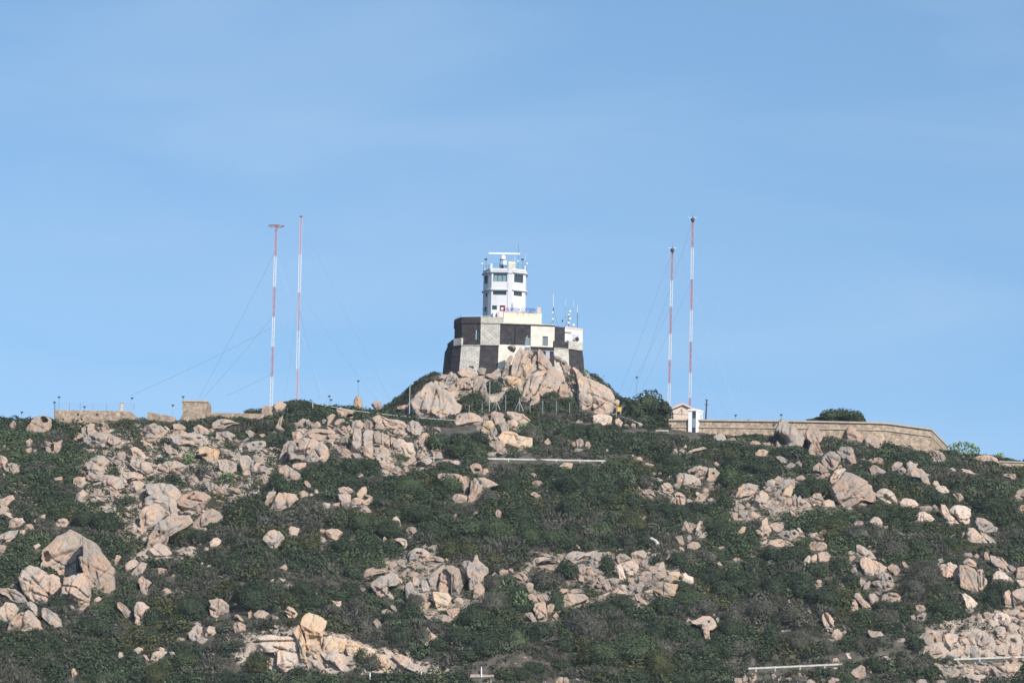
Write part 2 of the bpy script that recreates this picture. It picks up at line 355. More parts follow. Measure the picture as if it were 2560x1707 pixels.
# ---------------------------------------------------------------- ground, sea, roads
STONY = [   # stony ground in photo pixels: (polygon, share of bare stone)
    ([(185, 1062), (330, 1052), (480, 1082), (700, 1120), (735, 1190), (640, 1250), (520, 1310), (490, 1400), (330, 1400), (190, 1240)], 1.0),
    ([(720, 1050), (1100, 1050), (1110, 1180), (960, 1190), (760, 1140)], 0.8),
    ([(930, 1395), (1050, 1370), (1200, 1400), (1240, 1500), (1120, 1560), (950, 1480)], 0.7),
    ([(1330, 1370), (1700, 1370), (1720, 1460), (1600, 1520), (1380, 1530), (1280, 1450)], 0.75),
    ([(1840, 1180), (2060, 1180), (2100, 1280), (1960, 1330), (1810, 1300)], 0.8),
    ([(2290, 1560), (2560, 1515), (2560, 1642), (2300, 1642)], 1.0),
    ([(2330, 1660), (2560, 1650), (2560, 1707), (2350, 1690)], 0.8),
    ([(560, 1600), (700, 1560), (860, 1580), (1000, 1630), (1150, 1680), (820, 1680), (600, 1668)], 1.0),
    ([(1560, 1205), (1790, 1205), (1780, 1260), (1590, 1260)], 0.6),
    ([(1900, 1320), (2010, 1320), (2010, 1365), (1900, 1365)], 0.5),
    ([(2140, 1350), (2260, 1390), (2260, 1500), (2150, 1480)], 0.4),
    ([(1180, 1030), (1330, 1030), (1330, 1130), (1210, 1140)], 0.7),
    ([(0, 1100), (50, 1120), (110, 1320), (60, 1340), (0, 1300)], 0.4),
    ([(1040, 985), (1110, 930), (1230, 900), (1260, 868), (1360, 868), (1440, 915), (1540, 985), (1480, 1000), (1100, 1005)], 0.9),
]
def inpoly(px, py, poly):
    px = np.asarray(px, float); py = np.asarray(py, float); r = np.zeros(px.shape, bool); n = len(poly)
    for k in range(n):
        x0, y0 = poly[k]; x1, y1 = poly[(k + 1) % n]
        c = ((y0 > py) != (y1 > py)) & (px < (x1 - x0) * (py - y0) / ((y1 - y0) or 1e-9) + x0); r ^= c
    return r
def stony(X, Y, Z):
    px, py = proj(np.stack((X, Y, Z), -1)); s = np.zeros(np.shape(px))
    for poly, w in STONY: s = np.maximum(s, inpoly(px, py, poly) * w)
    return s
def axis(a, b, fine0, fine1, st):
    x = list(np.arange(fine0, fine1 + 1e-6, st)); g = st; lo = fine0; left = []
    while lo > a: g *= 1.35; lo -= g; left.append(lo)
    g = st; hi = fine1; right = []
    while hi < b: g *= 1.35; hi += g; right.append(hi)
    return np.array(left[::-1] + x + right)
xs = axis(-4000, 4000, -125, 125, 0.38); ys = axis(-4000, 5000, 628, 836, 0.40)
gx, gy = np.meshgrid(xs, ys)
gz = H(gx, gy)
vis = (np.abs(gx) < 125) & (gy > 620) & (gy < 840)
st = np.where(vis, stony(gx, gy, gz), 0)
pp = np.stack((gx, gy, gz), -1).reshape(-1, 3)
fab = np.stack((pp[:, 0] * .8 - pp[:, 1] * .35, pp[:, 0] * .25 + pp[:, 1] * .5, pp[:, 2] * .3), -1)   # the grain of the granite runs up to one side
rough = (0.75 * (np.abs(vnoise(fab / 1.9, 31)) - .25) + 0.38 * np.abs(vnoise(fab / 0.75, 33)) + .16 * vnoise(pp / .5, 35) - .38).reshape(gx.shape)
gz = gz + st * rough * np.where(proj(np.stack((gx, gy, gz), -1))[0] < 760, 1.5, 1.0)
nx, ny = len(xs), len(ys)
idx = np.arange(nx * ny).reshape(ny, nx)
fc = np.stack((idx[:-1, :-1], idx[:-1, 1:], idx[1:, 1:], idx[1:, :-1]), -1).reshape(-1, 4)
gm = bpy.data.materials.new('hill_soil'); gm.use_nodes = True; t = gm.node_tree; b = t.nodes['Principled BSDF']
b.inputs['Roughness'].default_value = 0.95; b.inputs['Specular IOR Level'].default_value = 0.1
g = t.nodes.new('ShaderNodeNewGeometry'); at = t.nodes.new('ShaderNodeAttribute'); at.attribute_name = 'stony'
def _n(sc, det=5):
    n = t.nodes.new('ShaderNodeTexNoise'); n.inputs['Scale'].default_value = sc; n.inputs['Detail'].default_value = det; n.inputs['Roughness'].default_value = 0.65
    t.links.new(g.outputs['Position'], n.inputs['Vector']); return n.outputs['Fac']
def _r(f, a, c, c0, c1):
    r = t.nodes.new('ShaderNodeValToRGB'); r.color_ramp.elements[0].position = a; r.color_ramp.elements[1].position = c
    r.color_ramp.elements[0].color = (*c0, 1); r.color_ramp.elements[1].color = (*c1, 1); t.links.new(f, r.inputs['Fac']); return r.outputs['Color']
soil = _r(_n(0.6), 0.38, 0.66, (0.062, 0.058, 0.046), (0.120, 0.108, 0.092)); rock = _r(_n(0.8), 0.4, 0.62, (0.44, 0.335, 0.26), (0.33, 0.30, 0.265))
fx = t.nodes.new('ShaderNodeMath'); fx.operation = 'MULTIPLY_ADD'; fx.inputs[1].default_value = 2.2; t.links.new(_n(0.5, 4), fx.inputs[0])
f0 = t.nodes.new('ShaderNodeMath'); f0.operation = 'MULTIPLY_ADD'; f0.inputs[1].default_value = 1.6; f0.inputs[2].default_value = -1.75
t.links.new(at.outputs['Fac'], f0.inputs[0]); t.links.new(f0.outputs[0], fx.inputs[2])
mx2 = t.nodes.new('ShaderNodeMix'); mx2.data_type = 'RGBA'; mx2.clamp_factor = True
t.links.new(fx.outputs[0], mx2.inputs[0]); t.links.new(soil, mx2.inputs[6]); t.links.new(rock, mx2.inputs[7]); t.links.new(mx2.outputs[2], b.inputs['Base Color'])
bp = t.nodes.new('ShaderNodeBump'); bp.inputs['Strength'].default_value = 0.8; bp.inputs['Distance'].default_value = 0.4
t.links.new(_n(1.6, 6), bp.inputs['Height']); t.links.new(bp.outputs['Normal'], b.inputs['Normal'])
M['soil'] = gm
me = npmesh('hillside', np.stack((gx, gy, gz), -1).reshape(-1, 3), fc, ['soil'])
a = me.attributes.new('stony', 'FLOAT', 'POINT'); a.data.foreach_set('value', st.astype(np.float32).ravel())
hill = bpy.data.objects.new('hillside', me); COL.objects.link(hill); hill['kind'] = 'structure'
M['sea'] = mat('sea_water', (0.012, 0.05, 0.075), 0.12, spec=0.5, bump=0.4, bscale=0.4)
mb = MB(); mb.face([(-6000, -6000, 0), (6000, -6000, 0), (6000, 6000, 0), (-6000, 6000, 0)]); o = mb.obj('sea', 'sea'); o['kind'] = 'structure'
for k, (rx, ry, rz) in enumerate(ROADS):
    mb = MB(); X = np.arange(rx[0] - 4, rx[-1] + 4, 1.0)
    yr = np.interp(X, rx, ry); zr = np.interp(X, rx, rz)
    for i in range(len(X) - 1):
        mb.face([(X[i], yr[i] + .6, zr[i] + .05), (X[i + 1], yr[i + 1] + .6, zr[i + 1] + .05), (X[i + 1], yr[i + 1] + 5.0, zr[i + 1] + .05), (X[i], yr[i] + 5.0, zr[i] + .05)])
    o = mb.obj('road', 'tar'); o['kind'] = 'structure'
# ---------------------------------------------------------------- the fort, the tower and everything built
YF = 806.0
def pt(px, dep, row=880):                  # plan point: photo column at a depth behind the fort's front
    return tuple(P(px, row, YF + dep)[:2])
def zr(row, px=1290, dep=0.0): return float(P(px, row, YF + dep)[2])
def wall(mb, A, B, z0, z1, m, ops=(), rev=0.22, A0=None, B0=None):
    """one wall face from A to B (seen from in front, A left of B) with real openings: ops = (u0, u1, za, zb)"""
    A = np.array(A, float); B = np.array(B, float); n = np.array((-(B - A)[1], (B - A)[0])); n /= np.linalg.norm(n)
    if n[1] < 0 and abs(n[1]) > 1e-6 and False: n = -n
    us = sorted({0.0, 1.0, *[o for q in ops for o in q[:2]]}); zs = sorted({z0, z1, *[o for q in ops for o in q[2:4]]})
    def p(u, z, d=0.0):
        f = (z - z0) / (z1 - z0); a = A if A0 is None else np.array(A0) * (1 - f) + A * f; b = B if B0 is None else np.array(B0) * (1 - f) + B * f
        q = a + (b - a) * u + n * d; return (q[0], q[1], z)
    for i in range(len(us) - 1):
        for j in range(len(zs) - 1):
            uc = (us[i] + us[i + 1]) / 2; zc = (zs[j] + zs[j + 1]) / 2
            if any(o[0] < uc < o[1] and o[2] < zc < o[3] for o in ops): continue
            mb.face([p(us[i], zs[j]), p(us[i + 1], zs[j]), p(us[i + 1], zs[j + 1]), p(us[i], zs[j + 1])], m)
    for o in ops:
        a, b_, c, d = o[:4]
        mb.face([p(a, c), p(a, c, rev), p(a, d, rev), p(a, d)], m); mb.face([p(b_, c, rev), p(b_, c), p(b_, d), p(b_, d, rev)], m)
        mb.face([p(a, d), p(a, d, rev), p(b_, d, rev), p(b_, d)], m); mb.face([p(a, c, rev), p(a, c), p(b_, c), p(b_, c, rev)], m)
    return p
def pane(root, name, p, o, rev, glass, bars, fm='frame', hor=0, sub=True):
    a, b, c, d = o[:4]; mb = MB()
    mb.face([p(a, c, rev - .02), p(b, c, rev - .02), p(b, d, rev - .02), p(a, d, rev - .02)])
    if not bars and not hor:
        return mb.obj(name, glass, root)
    fr = MB(); w = (b - a)
    def bar(u0, u1, z0, z1):
        q = [p(u0, z0, rev - .09), p(u1, z0, rev - .09), p(u1, z1, rev - .09), p(u0, z1, rev - .09)]
        k = [p(u0, z0, rev - .03), p(u1, z0, rev - .03), p(u1, z1, rev - .03), p(u0, z1, rev - .03)]
        fr.face(q); fr.face([q[0], k[0], k[1], q[1]]); fr.face([q[1], k[1], k[2], q[2]]); fr.face([q[2], k[2], k[3], q[3]]); fr.face([q[3], k[3], k[0], q[0]])
    t = 0.035 * w + 0.01; h = 0.07
    for i in range(bars + 2):
        u = a + (w - t) * i / (bars + 1); bar(u, u + t, c, d)
    bar(a, b, c, c + h); bar(a, b, d - h, d)
    f = fr.obj(name, fm, root); mb.obj('pane', glass, f); return f
def urange(A, B, pxa, pxb, pa, pb):        # photo columns -> fraction along a wall whose ends show at pxa, pxb
    return (pa - pxa) / (pxb - pxa), (pb - pxa) / (pxb - pxa)

# ---- stone fort
fort = thing('stone_fort', 'stone fort painted in black and white checks on the rocky summit', 'fort', (0, YF + 8, zr(930)))
BW = ['black', 'white', 'cream']
low = [(1112, 10.0, 'black'), (1117, 5.5, 'black'), (1131.5, 2.4, 'black'), (1153, 0.7, 'white'), (1200, 0.0, 'black'), (1246.5, 0.0, 'cream'),
       (1287, 0.35, 'cream'), (1326, 0.7, 'black'), (1385, 1.3, 'white'), (1421, 2.6, 'black'), (1456, 5.2, 'black'), (1459, 15, 'white'), (1400, 22, 'black'), (1200, 22, 'white'), (1125, 17, 'black')]
ztl = zr(866); zbl = zr(962)
mb = MB(); ctr = np.array(pt(1290, 10))
n = len(low); win_low = None
for k in range(n):
    a, b_ = low[k], low[(k + 1) % n]; A, B = pt(*a[:2]), pt(*b_[:2])
    A0 = ctr + (np.array(A) - ctr) * 1.045; B0 = ctr + (np.array(B) - ctr) * 1.045
    zt = ztl + (0.35 if a[0] in (1246.5, 1287) and k < 8 else 0)
    wall(mb, A, B, zbl, zt, BW.index(a[2]), (), .2, A0, B0)
mb.obj('lower_wall', BW, fort)
# string course along the top of the lower wall
mb = MB()
def band(mb, pts, z0, z1, outw, mats, back=0.25):
    for (a, b_, m) in zip(pts[:-1], pts[1:], mats):
        A = np.array(a); B = np.array(b_); d = (B - A) / np.linalg.norm(B - A); nn = np.array((d[1], -d[0]))
        q = [A + nn * outw - d * outw * .4, B + nn * outw + d * outw * .4, B - nn * back, A - nn * back]
        i = len(mb.v); mb.v += [(x[0], x[1], z0) for x in q] + [(x[0], x[1], z1) for x in q]
        for f in ((0, 3, 2, 1), (4, 5, 6, 7), (0, 1, 5, 4), (1, 2, 6, 5), (2, 3, 7, 6), (3, 0, 4, 7)): mb.f.append(tuple(i + k for k in f)); mb.m.append(m)
lp = [pt(a, d) for a, d, _ in low]
band(mb, lp[1:6], ztl, ztl + .16, .12, [0, 0, 1, 0]); mb.obj('string_course', BW, fort); mb = MB(); band(mb, lp[7:11], ztl, ztl + .14, .12, [0, 1, 0])
mb.obj('string_course', BW, fort)
# terrace parapets: the low block at each end
mb = MB(); e = 0.06
tl = [pt(1118, 6.0), pt(1133, 2.6), pt(1153, 1.0)]
z_l = zr(846, 1135, 2); z_r = zr(854, 1440, 4)
def thick(mb, A, B, z0, z1, th, m, zb=None):
    A = np.array(A); B = np.array(B); d = (B - A) / np.linalg.norm(B - A); nn = np.array((-d[1], d[0])) * th
    q = [A, B, B + nn, A + nn]; i = len(mb.v); zb = z1 if zb is None else zb
    mb.v += [(x[0], x[1], z0) for x in q] + [(q[0][0], q[0][1], z1), (q[1][0], q[1][1], zb), (q[2][0], q[2][1], zb), (q[3][0], q[3][1], z1)]
    for f in ((0, 3, 2, 1), (4, 5, 6, 7), (0, 1, 5, 4), (1, 2, 6, 5), (2, 3, 7, 6), (3, 0, 4, 7)): mb.f.append(tuple(i + k for k in f)); mb.m.append(m)
thick(mb, tl[0], tl[1], ztl + .02, z_l - .55, .5, 0, z_l); thick(mb, tl[1], tl[2], ztl + .02, z_l, .5, 1)
thick(mb, pt(1385, 1.35), pt(1421, 2.65), ztl + .02, zr(853, 1400, 2), .5, 0); thick(mb, pt(1421, 2.65), pt(1456, 5.25), ztl + .02, z_r, .5, 1)
mb.obj('terrace_parapet', BW, fort)
# keep (upper octagon)
kp = [(1135, 9.0, 0), (1136, 5.2, 0), (1143.5, 3.4, 0), (1153.2, 1.4, 0), (1200.6, 0.45, 1), (1248.8, 0.45, 1), (1249, 9, 0), (1240, 16, 1), (1160, 16, 0)]
zkt = zr(807, 1195); zkb = ztl + .1
mb = MB(); kwin = None
for k in range(len(kp)):
    a, b_ = kp[k], kp[(k + 1) % len(kp)]; A, B = pt(*a[:2]), pt(*b_[:2]); ops = ()
    if k == 3:
        u = urange(A, B, 1153.2, 1200.6, 1189.5, 1199); ops = ((u[0], u[1], zr(850, 1194, 1), zr(826, 1194, 1)),)
    p = wall(mb, A, B, zkb, zkt, a[2], ops)
    if ops: kwin = (p, ops[0])
mb.face([(*pt(a, d), zkt - .05) for a, d, _ in kp], 0)
mb.obj('upper_wall', BW, fort)
pane(fort, 'window', kwin[0], kwin[1], .22, 'glass', 0)
mb = MB(); p, o_ = kwin; q0 = p(o_[0], o_[2], -.06); q1 = p(o_[0], o_[3], -.06); mb.tube(q0, q1, .06, n=4); mb.obj('window_jamb', 'wpaint', fort)
mb = MB(); kpp = [pt(a, d) for a, d, _ in kp]
zk2 = zr(791, 1195)
band(mb, kpp[0:6], zkt, zk2, .16, [0, 0, 0, 0, 1], .45)
thick(mb, pt(1248.8, .35), pt(1256.5, .35), zkt + .01, zk2, 3.0, 1)
mb.obj('upper_parapet', BW, fort)
mb = MB(); rz = zk2 + .12; tp = [np.array(pt(a, d + .3)) for a, d in ((1136, 5.2), (1143.5, 3.4), (1153.2, 1.4), (1200, .6), (1225, .6))]
mb.path([(x[0], x[1], zk2 + .28) for x in tp], .04); [mb.tube((x[0], x[1], zk2 - .05), (x[0], x[1], zk2 + .28), .03) for x in tp]
mb.obj('roof_rail', 'wpaint', fort)
# annex with the lower roof
an = [(1249.2, 0.62, 0), (1288, 0.95, 0), (1326, 1.25, 2), (1385.5, 1.75, 0), (1411, 3.1, 0), (1411.5, 12, 1), (1300, 15, 0), (1249.5, 12, 1)]
zat = zr(811, 1320); mb = MB(); wins = []
for k in range(len(an)):
    a, b_ = an[k], an[(k + 1) % len(an)]; A, B = pt(*a[:2]), pt(*b_[:2]); ops = ()
    if k == 0: u = urange(A, B, 1249.2, 1288, 1272, 1279.6); ops = ((*u, zr(861.5, 1276), zr(848.5, 1276)),)
    if k == 1: u = urange(A, B, 1288, 1326, 1312, 1325); ops = ((*u, zr(864.5, 1318), zr(841, 1318)),)
    if k == 2: u = urange(A, B, 1326, 1385.5, 1355.7, 1369); ops = ((*u, zr(861.5, 1362), zr(838, 1362)),)
    if k == 3: u = urange(A, B, 1385.5, 1411, 1399, 1404.5); ops = ((*u, zr(848.5, 1402), zr(840, 1402)),)
    p = wall(mb, A, B, ztl + .02, zat, a[2], ops)
    if ops: wins.append((p, ops[0], k))
mb.face([(*pt(a, d), zat - .05) for a, d, _ in an], 0)
mb.obj('annex_wall', BW, fort)
for p, o_, k in wins:
    if k == 1: pane(fort, 'door', p, o_, .12, 'door', 0)
    elif k == 2: pane(fort, 'window', p, o_, .22, 'door', 1)
    else: pane(fort, 'window', p, o_, .22, 'glass', 1 if k == 0 else 0)
mb = MB(); band(mb, [pt(a, d) for a, d, _ in an[:4]], zat, zat + .16, .16, [0, 0, 0], .6); band(mb, [pt(a, d) for a, d, _ in an[:4]], zat + .17, zat + .36, .05, [1, 1, 1], .6); mb.obj('roof_edge', BW, fort)
mb = MB(); x = pt(1288, .72); mb.tube((*x, zr(905, 1288)), (*x, zat), .07); mb.obj('drain_pipe', 'darkmetal', fort)
mb = MB(); A = np.array(pt(1312.3, .42)); B = np.array(pt(1325, .55)); mb.box((A[0], A[1] - .06, zr(893, 1318)), (B[0], B[1] + .3, ztl - .02)); mb.obj('door_panel', 'door', fort)
mb = MB(); A = np.array(pt(1364.6, .98)); B = np.array(pt(1374.5, 1.0)); mb.box((A[0], A[1] - .05, zr(896, 1369)), (B[0], B[1] + .2, zr(876, 1369))); mb.obj('door', 'doorlight', fort)
for (a, b_) in ((1316.5, 845), (1318.6, 841.4)):
    q = P(a, b_, YF + .75); mb = MB(); mb.ball(q, .11); mb.obj('wall_lamp', 'wpaint', fort)
mb = MB()
for (x0, x1, r) in ((1292, 1332, 863.2), (1326, 1385, 876)):
    A = P(x0, r, YF + .1); B = P(x1, r + 1.2, YF + .9); mb.tube(A, B, .025)
    for f in (0, .33, .66, 1):
        q = A + (B - A) * f; mb.tube(q, q - np.array((0, 0, 1.0)), .02)
mb.obj('balcony_rail', 'wpaint', fort)
# white side building at the fort's end
mb = MB(); sd0 = [pt(1411.2, 3.3), pt(1456, 6.2), pt(1457, 14), pt(1411.4, 12.5)]
zs0, zs1 = zr(857, 1440, 5), zr(824, 1440, 5)
wops = []
for k in range(4):
    A, B = sd0[k], sd0[(k + 1) % 4]; ops = ()
    if k == 0: u = urange(A, B, 1411, 1456, 1412, 1416); ops = ((*u, zr(851, 1414, 4), zr(842, 1414, 4)),)
    p = wall(mb, A, B, ztl, zs1, 0, ops)
    if k == 0: wops = (p, ops[0])
mb.obj('side_building_wall', 'plaster', fort); pane(fort, 'window', wops[0], wops[1], .2, 'glass', 0)
mb = MB(); band(mb, sd0[:3], zs1, zr(819.5, 1440, 5), .05, [0, 0], .4); mb.face([(*q, zs1 + .02) for q in sd0]); mb.obj('side_building_coping', 'peach', fort)
mb = MB(); A = np.array(pt(1411.5, 3.0)); B = np.array(pt(1428, 4.0)); thick(mb, A, B, zr(833, 1420, 4), zr(829.5, 1420, 4), 1.0, 0); mb.obj('lean_to_roof', 'conc', fort)
mb = MB(); thick(mb, pt(1411.5, 3.2), pt(1425, 4.0), zr(852, 1420, 4), zr(833, 1420, 4) - .02, .8, 0); mb.obj('lean_to_wall', 'plaster', fort)
# cream penthouse block on the annex roof
mb = MB(); pb = [pt(1257, 1.7), pt(1352.5, 2.4), pt(1352.8, 9.8), pt(1257.5, 9.8)]
mb.prism(pb, zat - .1, zr(781.5, 1305, 2)); mb.obj('penthouse', 'creamwall', fort)
mb = MB(); band(mb, pb[:2], zr(781.5, 1305, 2), zr(779.5, 1305, 2), .06, [0], .4); mb.obj('penthouse_coping', 'peach', fort)
mb = MB(); q0 = [pt(1230, 1.7), pt(1256.8, 1.85), pt(1256.8, 7), pt(1230, 7)]; mb.prism(q0, zk2 - .3, zr(779, 1243, 1.7)); mb.obj('stair_block', 'plaster', fort)
mb = MB(); a = P(1243, 780, YF + 1.2); mb.box((a[0], a[1], zk2 - .1), (a[0] + .5, a[1] + .5, a[2])); mb.obj('chimney', 'peach', fort)
mb = MB(); a = P(1343.5, 767.5, YF + 3.0); b_ = P(1352, 781, YF + 3.0); mb.box((a[0], a[1], b_[2] - .1), (b_[0], a[1] + .8, a[2])); mb.obj('chimney', 'peach', fort)
# tarred buttress running down the rock at the fort's dark end
mb = MB(); A = [pt(1112, 9.5), pt(1116, 5.5), pt(1132, 2.0), pt(1131, 6)]
B0 = [P(1092, 950, YF + 9)[:2], P(1095, 952, YF + 4.0)[:2], P(1135, 952, YF + 1.0)[:2], P(1131, 950, YF + 6)[:2]]
mb.prism(B0, zr(968, 1110, 4), zr(918, 1112, 5), 0, A); mb.obj('buttress', 'black', fort)

# ---- white control tower
tw = thing('control_tower', 'white octagonal control tower with two window storeys above the checkered fort', 'tower', (0, YF + 6, zr(790)))
TD = 3.0
def tp_(px, dep): return pt(px, dep + TD, 700)
tpl = [(1208.5, 4.6), (1209, 3.3), (1221, 0.95), (1229, 0.15), (1270, 0.0), (1282, 0.0), (1314, 1.5), (1316, 5.2), (1290, 7.6), (1230, 7.4)]
zt0, zt1 = zr(800, 1260, 3), zr(676, 1262, 3); mb = MB(); tw_w = []
def zt(row, px): return zr(row, px, TD)
for k in range(len(tpl)):
    a, b_ = tpl[k], tpl[(k + 1) % len(tpl)]; A, B = tp_(*a), tp_(*b_); ops = []
    if k == 1:
        ops = [(.12, .88, zt(705, 1215), zt(685, 1215)), (.3, .85, zt(739.5, 1215), zt(729, 1215)), (.15, .75, zt(775, 1215), zt(764, 1215))]
    if k == 3:
        f = lambda x: (x - 1229) / 41.0
        ops = [(f(1233), f(1267.3), zt(703.7, 1250), zt(683.7, 1250)), (f(1233), f(1266.7), zt(737.2, 1250), zt(727.6, 1250)),
               (f(1231.5), f(1243.7), zt(774, 1238), zt(763.3, 1238)), (f(1251), f(1264.7), zt(777.5, 1258), zt(763.3, 1258))]
    if k == 5:
        f = lambda x: (x - 1282) / 32.0
        ops = [(f(1285.3), f(1308), zt(705.3, 1297), zt(685.2, 1297)), (f(1285), f(1305.5), zt(738.8, 1296), zt(728.2, 1296))]
    p = wall(mb, A, B, zt0, zt1, 0, ops, .3); tw_w += [(p, o_, k, i) for i, o_ in enumerate(ops)]
mb.face([(*tp_(*q), zt1 - .02) for q in tpl]); mb.obj('wall', 'plaster', tw)
for p, o_, k, i in tw_w:
    pane(tw, 'window', p, o_, .3, 'blind' if (i == 0 and k == 3) else 'glass', 2 if i < 2 and k != 1 else (2 if k == 1 and i == 0 else 0))
for nm, r0, r1, ow in (('balcony_band', 681.2, 677.8, .34), ('middle_band', 725.4, 722.4, .30)):
    mb = MB(); q = [tp_(*v) for v in tpl]
    band(mb, q[0:5], zr(r0, 1262, 3), zr(r1, 1262, 3), ow, [0] * 4, .3); band(mb, q[5:8], zr(r0, 1262, 3), zr(r1, 1262, 3), ow, [0] * 2, .3)
    mb.obj(nm, 'plaster', tw)
mb = MB(); q = [tp_(*v) for v in tpl]; band(mb, q[0:9], zt1, zr(671, 1262, 3), .10, [0] * 8, .22); mb.obj('roof_parapet', 'plaster', tw)
for (px, dp, top, w) in ((1210.5, 3.2, 664, .35), (1228, .2, 658.5, .42), (1276, -.14, 668, .9), (1312.5, 1.3, 662, .3)):
    c = tp_(px, dp); mb = MB(); mb.box((c[0] - w / 2, c[1] - .12, zt1 - .6), (c[0] + w / 2, c[1] + .35, zr(top, px, TD))); mb.obj('parapet_pier', 'plaster', tw)
mb = MB(); c = np.array(tp_(1276, -.11)); w = .48; mb.box((c[0] - w, c[1], zt0), (c[0] + w, c[1] + .14, zt1 - .62)); mb.obj('front_pier', 'plaster', tw)
mb = MB(); q = [tp_(*v) for v in tpl]
for dz in (.45, .85): mb.path([(x[0], x[1], zr(671, 1262, 3) + dz) for x in q[0:8]], .03, 4)
for x in q[0:8]: mb.tube((x[0], x[1], zt1), (x[0], x[1], zr(671, 1262, 3) + .85), .03, n=4)
mb.obj('roof_railing', 'gmetal', tw)
mb = MB(); a = tp_(1270.5, 2.4); b_ = tp_(1288, 2.4); mb.box((a[0], a[1], zt1), (b_[0], a[1] + 2, zr(653, 1279, 5))); mb.obj('roof_cabin', 'creamwall', tw)

def top_of(px, row, dep): return P(px, row, YF + dep)
zroof = zt1 + .0
# radar on the tower
ra = thing('radar_antenna', 'long white bar radar on a dark frame on the tower roof', 'radar', (*tp_(1258, 2.2), zroof))
DR = TD + 2.2
mb = MB(); a, b_ = P(1222, 632.0, YF + DR), P(1300, 636.6, YF + DR)
c = (a + b_) / 2; L_ = np.linalg.norm(b_ - a); mb.box((c[0] - L_ / 2, c[1] - .2, c[2] - .17), (c[0] + L_ / 2, c[1] + .2, c[2] + .17)); mb.obj('scanner_bar', 'wpaint', ra)
mb = MB(); z1_, z2_ = zr(648.5, 1257, DR), zr(639, 1257, DR); mb.tube((c[0] - .25, c[1], z1_), (c[0] - .25, c[1], z2_), .58, .42, 10); mb.tube((c[0] - .25, c[1], z2_), (c[0] - .25, c[1], c[2]), .2, n=8); mb.obj('gearbox', 'wpaint', ra)
mb = MB(); zb_ = zroof - .02
for sx in (-.55, .55):
    for sy in (-.5, .5): mb.tube((c[0] - .25 + sx * 1.3, c[1] + sy, zb_), (c[0] - .25 + sx, c[1] + sy, z1_), .07, n=5)
for zz in (.25, .55, .97):
    z_ = zb_ + (z1_ - zb_) * zz
    for sy in (-.5, .5): mb.tube((c[0] - .95, c[1] + sy, z_), (c[0] + .45, c[1] + sy, z_), .05, n=4)
mb.box((c[0] - .75, c[1] - .3, zb_ + .5), (c[0] - .1, c[1] + .3, zb_ + 1.3)); mb.obj('support_frame', 'darkmetal', ra)
mb = MB(); a = P(1258.5, 650.5, YF + DR - .75); b_ = P(1266.5, 663, YF + DR - .75); mb.box((a[0], a[1] - .2, b_[2]), (b_[0], a[1] + .25, a[2])); mb.obj('equipment_box', 'wpaint', ra)

def whip(px0, r0, px1, r1, px2, r2, dep, label, tip='wpaint', rod='gmetal', group=None, rr=.04, extras=()):
    """pole from (px0, r0) up to (px1, r1), then a thinner whip up to (px2, r2)"""
    a, b_, c_ = (P(px0, r0, YF + dep), P(px1, r1, YF + dep), P(px2, r2, YF + dep))
    o = thing('whip_antenna', label, 'antenna', tuple(a), group)
    mb = MB(); mb.tube(a, b_, rr, n=6); mb.obj('pole', rod, o)
    mb = MB(); mb.tube(b_, c_, rr * .95, rr * .7, 5); mb.obj('whip', tip, o)
    for kind, px, r, s in extras:
        q = P(px, r, YF + dep - .05); mb = MB()
        if kind == 'drum': mb.ball(q, (s, s * .7, s)); mb.obj('antenna_drum', 'wpaint', o)
        if kind == 'dark': mb.ball(q, (s * .7, s * .6, s)); mb.obj('junction_box', 'darkmetal', o)
        if kind == 'strut': mb.tube(q, P(s[0], s[1], YF + dep + .3), .04, n=5); mb.obj('strut', 'gmetal', o)
        if kind == 'arm': mb.tube(q, P(s[0], s[1], YF + dep), .03, n=5); mb.obj('cross_arm', 'gmetal', o)
    return o
rr_ = 673
whip(1295.6, 672, 1296, 655, 1296.6, 610, TD + 3, 'tallest thin dark whip antenna on the tower roof', 'darkmetal', 'gmetal', None, .035, [('drum', 1295, 652.8, .2)])
whip(1216.8, 672, 1217, 651, 1217.4, 638.5, TD + 3, 'short white whip at the shaded corner of the tower roof', rr=.04)
whip(1287, 672, 1287, 653, 1287.4, 639, TD + 4, 'short white whip beside the cream cabin on the tower roof', rr=.05)
whip(1310, 672, 1310.8, 653, 1316, 634, TD + 3, 'slanting white whip antenna on the sunlit corner of the tower roof', rr=.04)
for px, r, b0, lb in ((1214.6, 648.5, 672, 'dark floodlight on a post at the shaded corner of the tower roof'), (1306.5, 648.8, 673, 'dark flat floodlight on a post at the sunlit corner of the tower roof')):
    o = thing('roof_floodlight', lb, 'floodlight', tuple(P(px, b0, YF + TD + 2.4)), 'floodlights on the tower roof')
    mb = MB(); mb.tube(P(px + .6, b0, YF + TD + 2.4), P(px, r, YF + TD + 2.4), .05); mb.obj('post', 'gmetal', o)
    mb = MB(); q = P(px, r, YF + TD + 2.3); mb.box((q[0] - .3, q[1] - .2, q[2] - .12), (q[0] + .3, q[1] + .2, q[2] + .14)); mb.obj('lamp_head', 'darkmetal', o)
for px, r, c0, lb in ((1205, 659.4, 1211, 'small white dish bracketed off the shaded side of the tower top'), (1317.6, 659, 1312, 'small white dish bracketed off the sunlit side of the tower top')):
    o = thing('small_dish', lb, 'dish antenna', tuple(P(px, r, YF + TD + 2.0)), 'small dishes at the tower top')
    mb = MB(); q = P(px, r, YF + TD + 2.0); mb.ball(q, (.17, .1, .2)); mb.obj('reflector', 'wpaint', o)
    mb = MB(); mb.tube(q, P(c0, r + 6, YF + TD + 2.6), .025, n=4); mb.obj('bracket', 'gmetal', o)
o = thing('small_dish', 'small white dish low on the shaded wall of the tower', 'dish antenna', tuple(P(1208.5, 774, YF + TD + 4)), 'small dishes at the tower top')
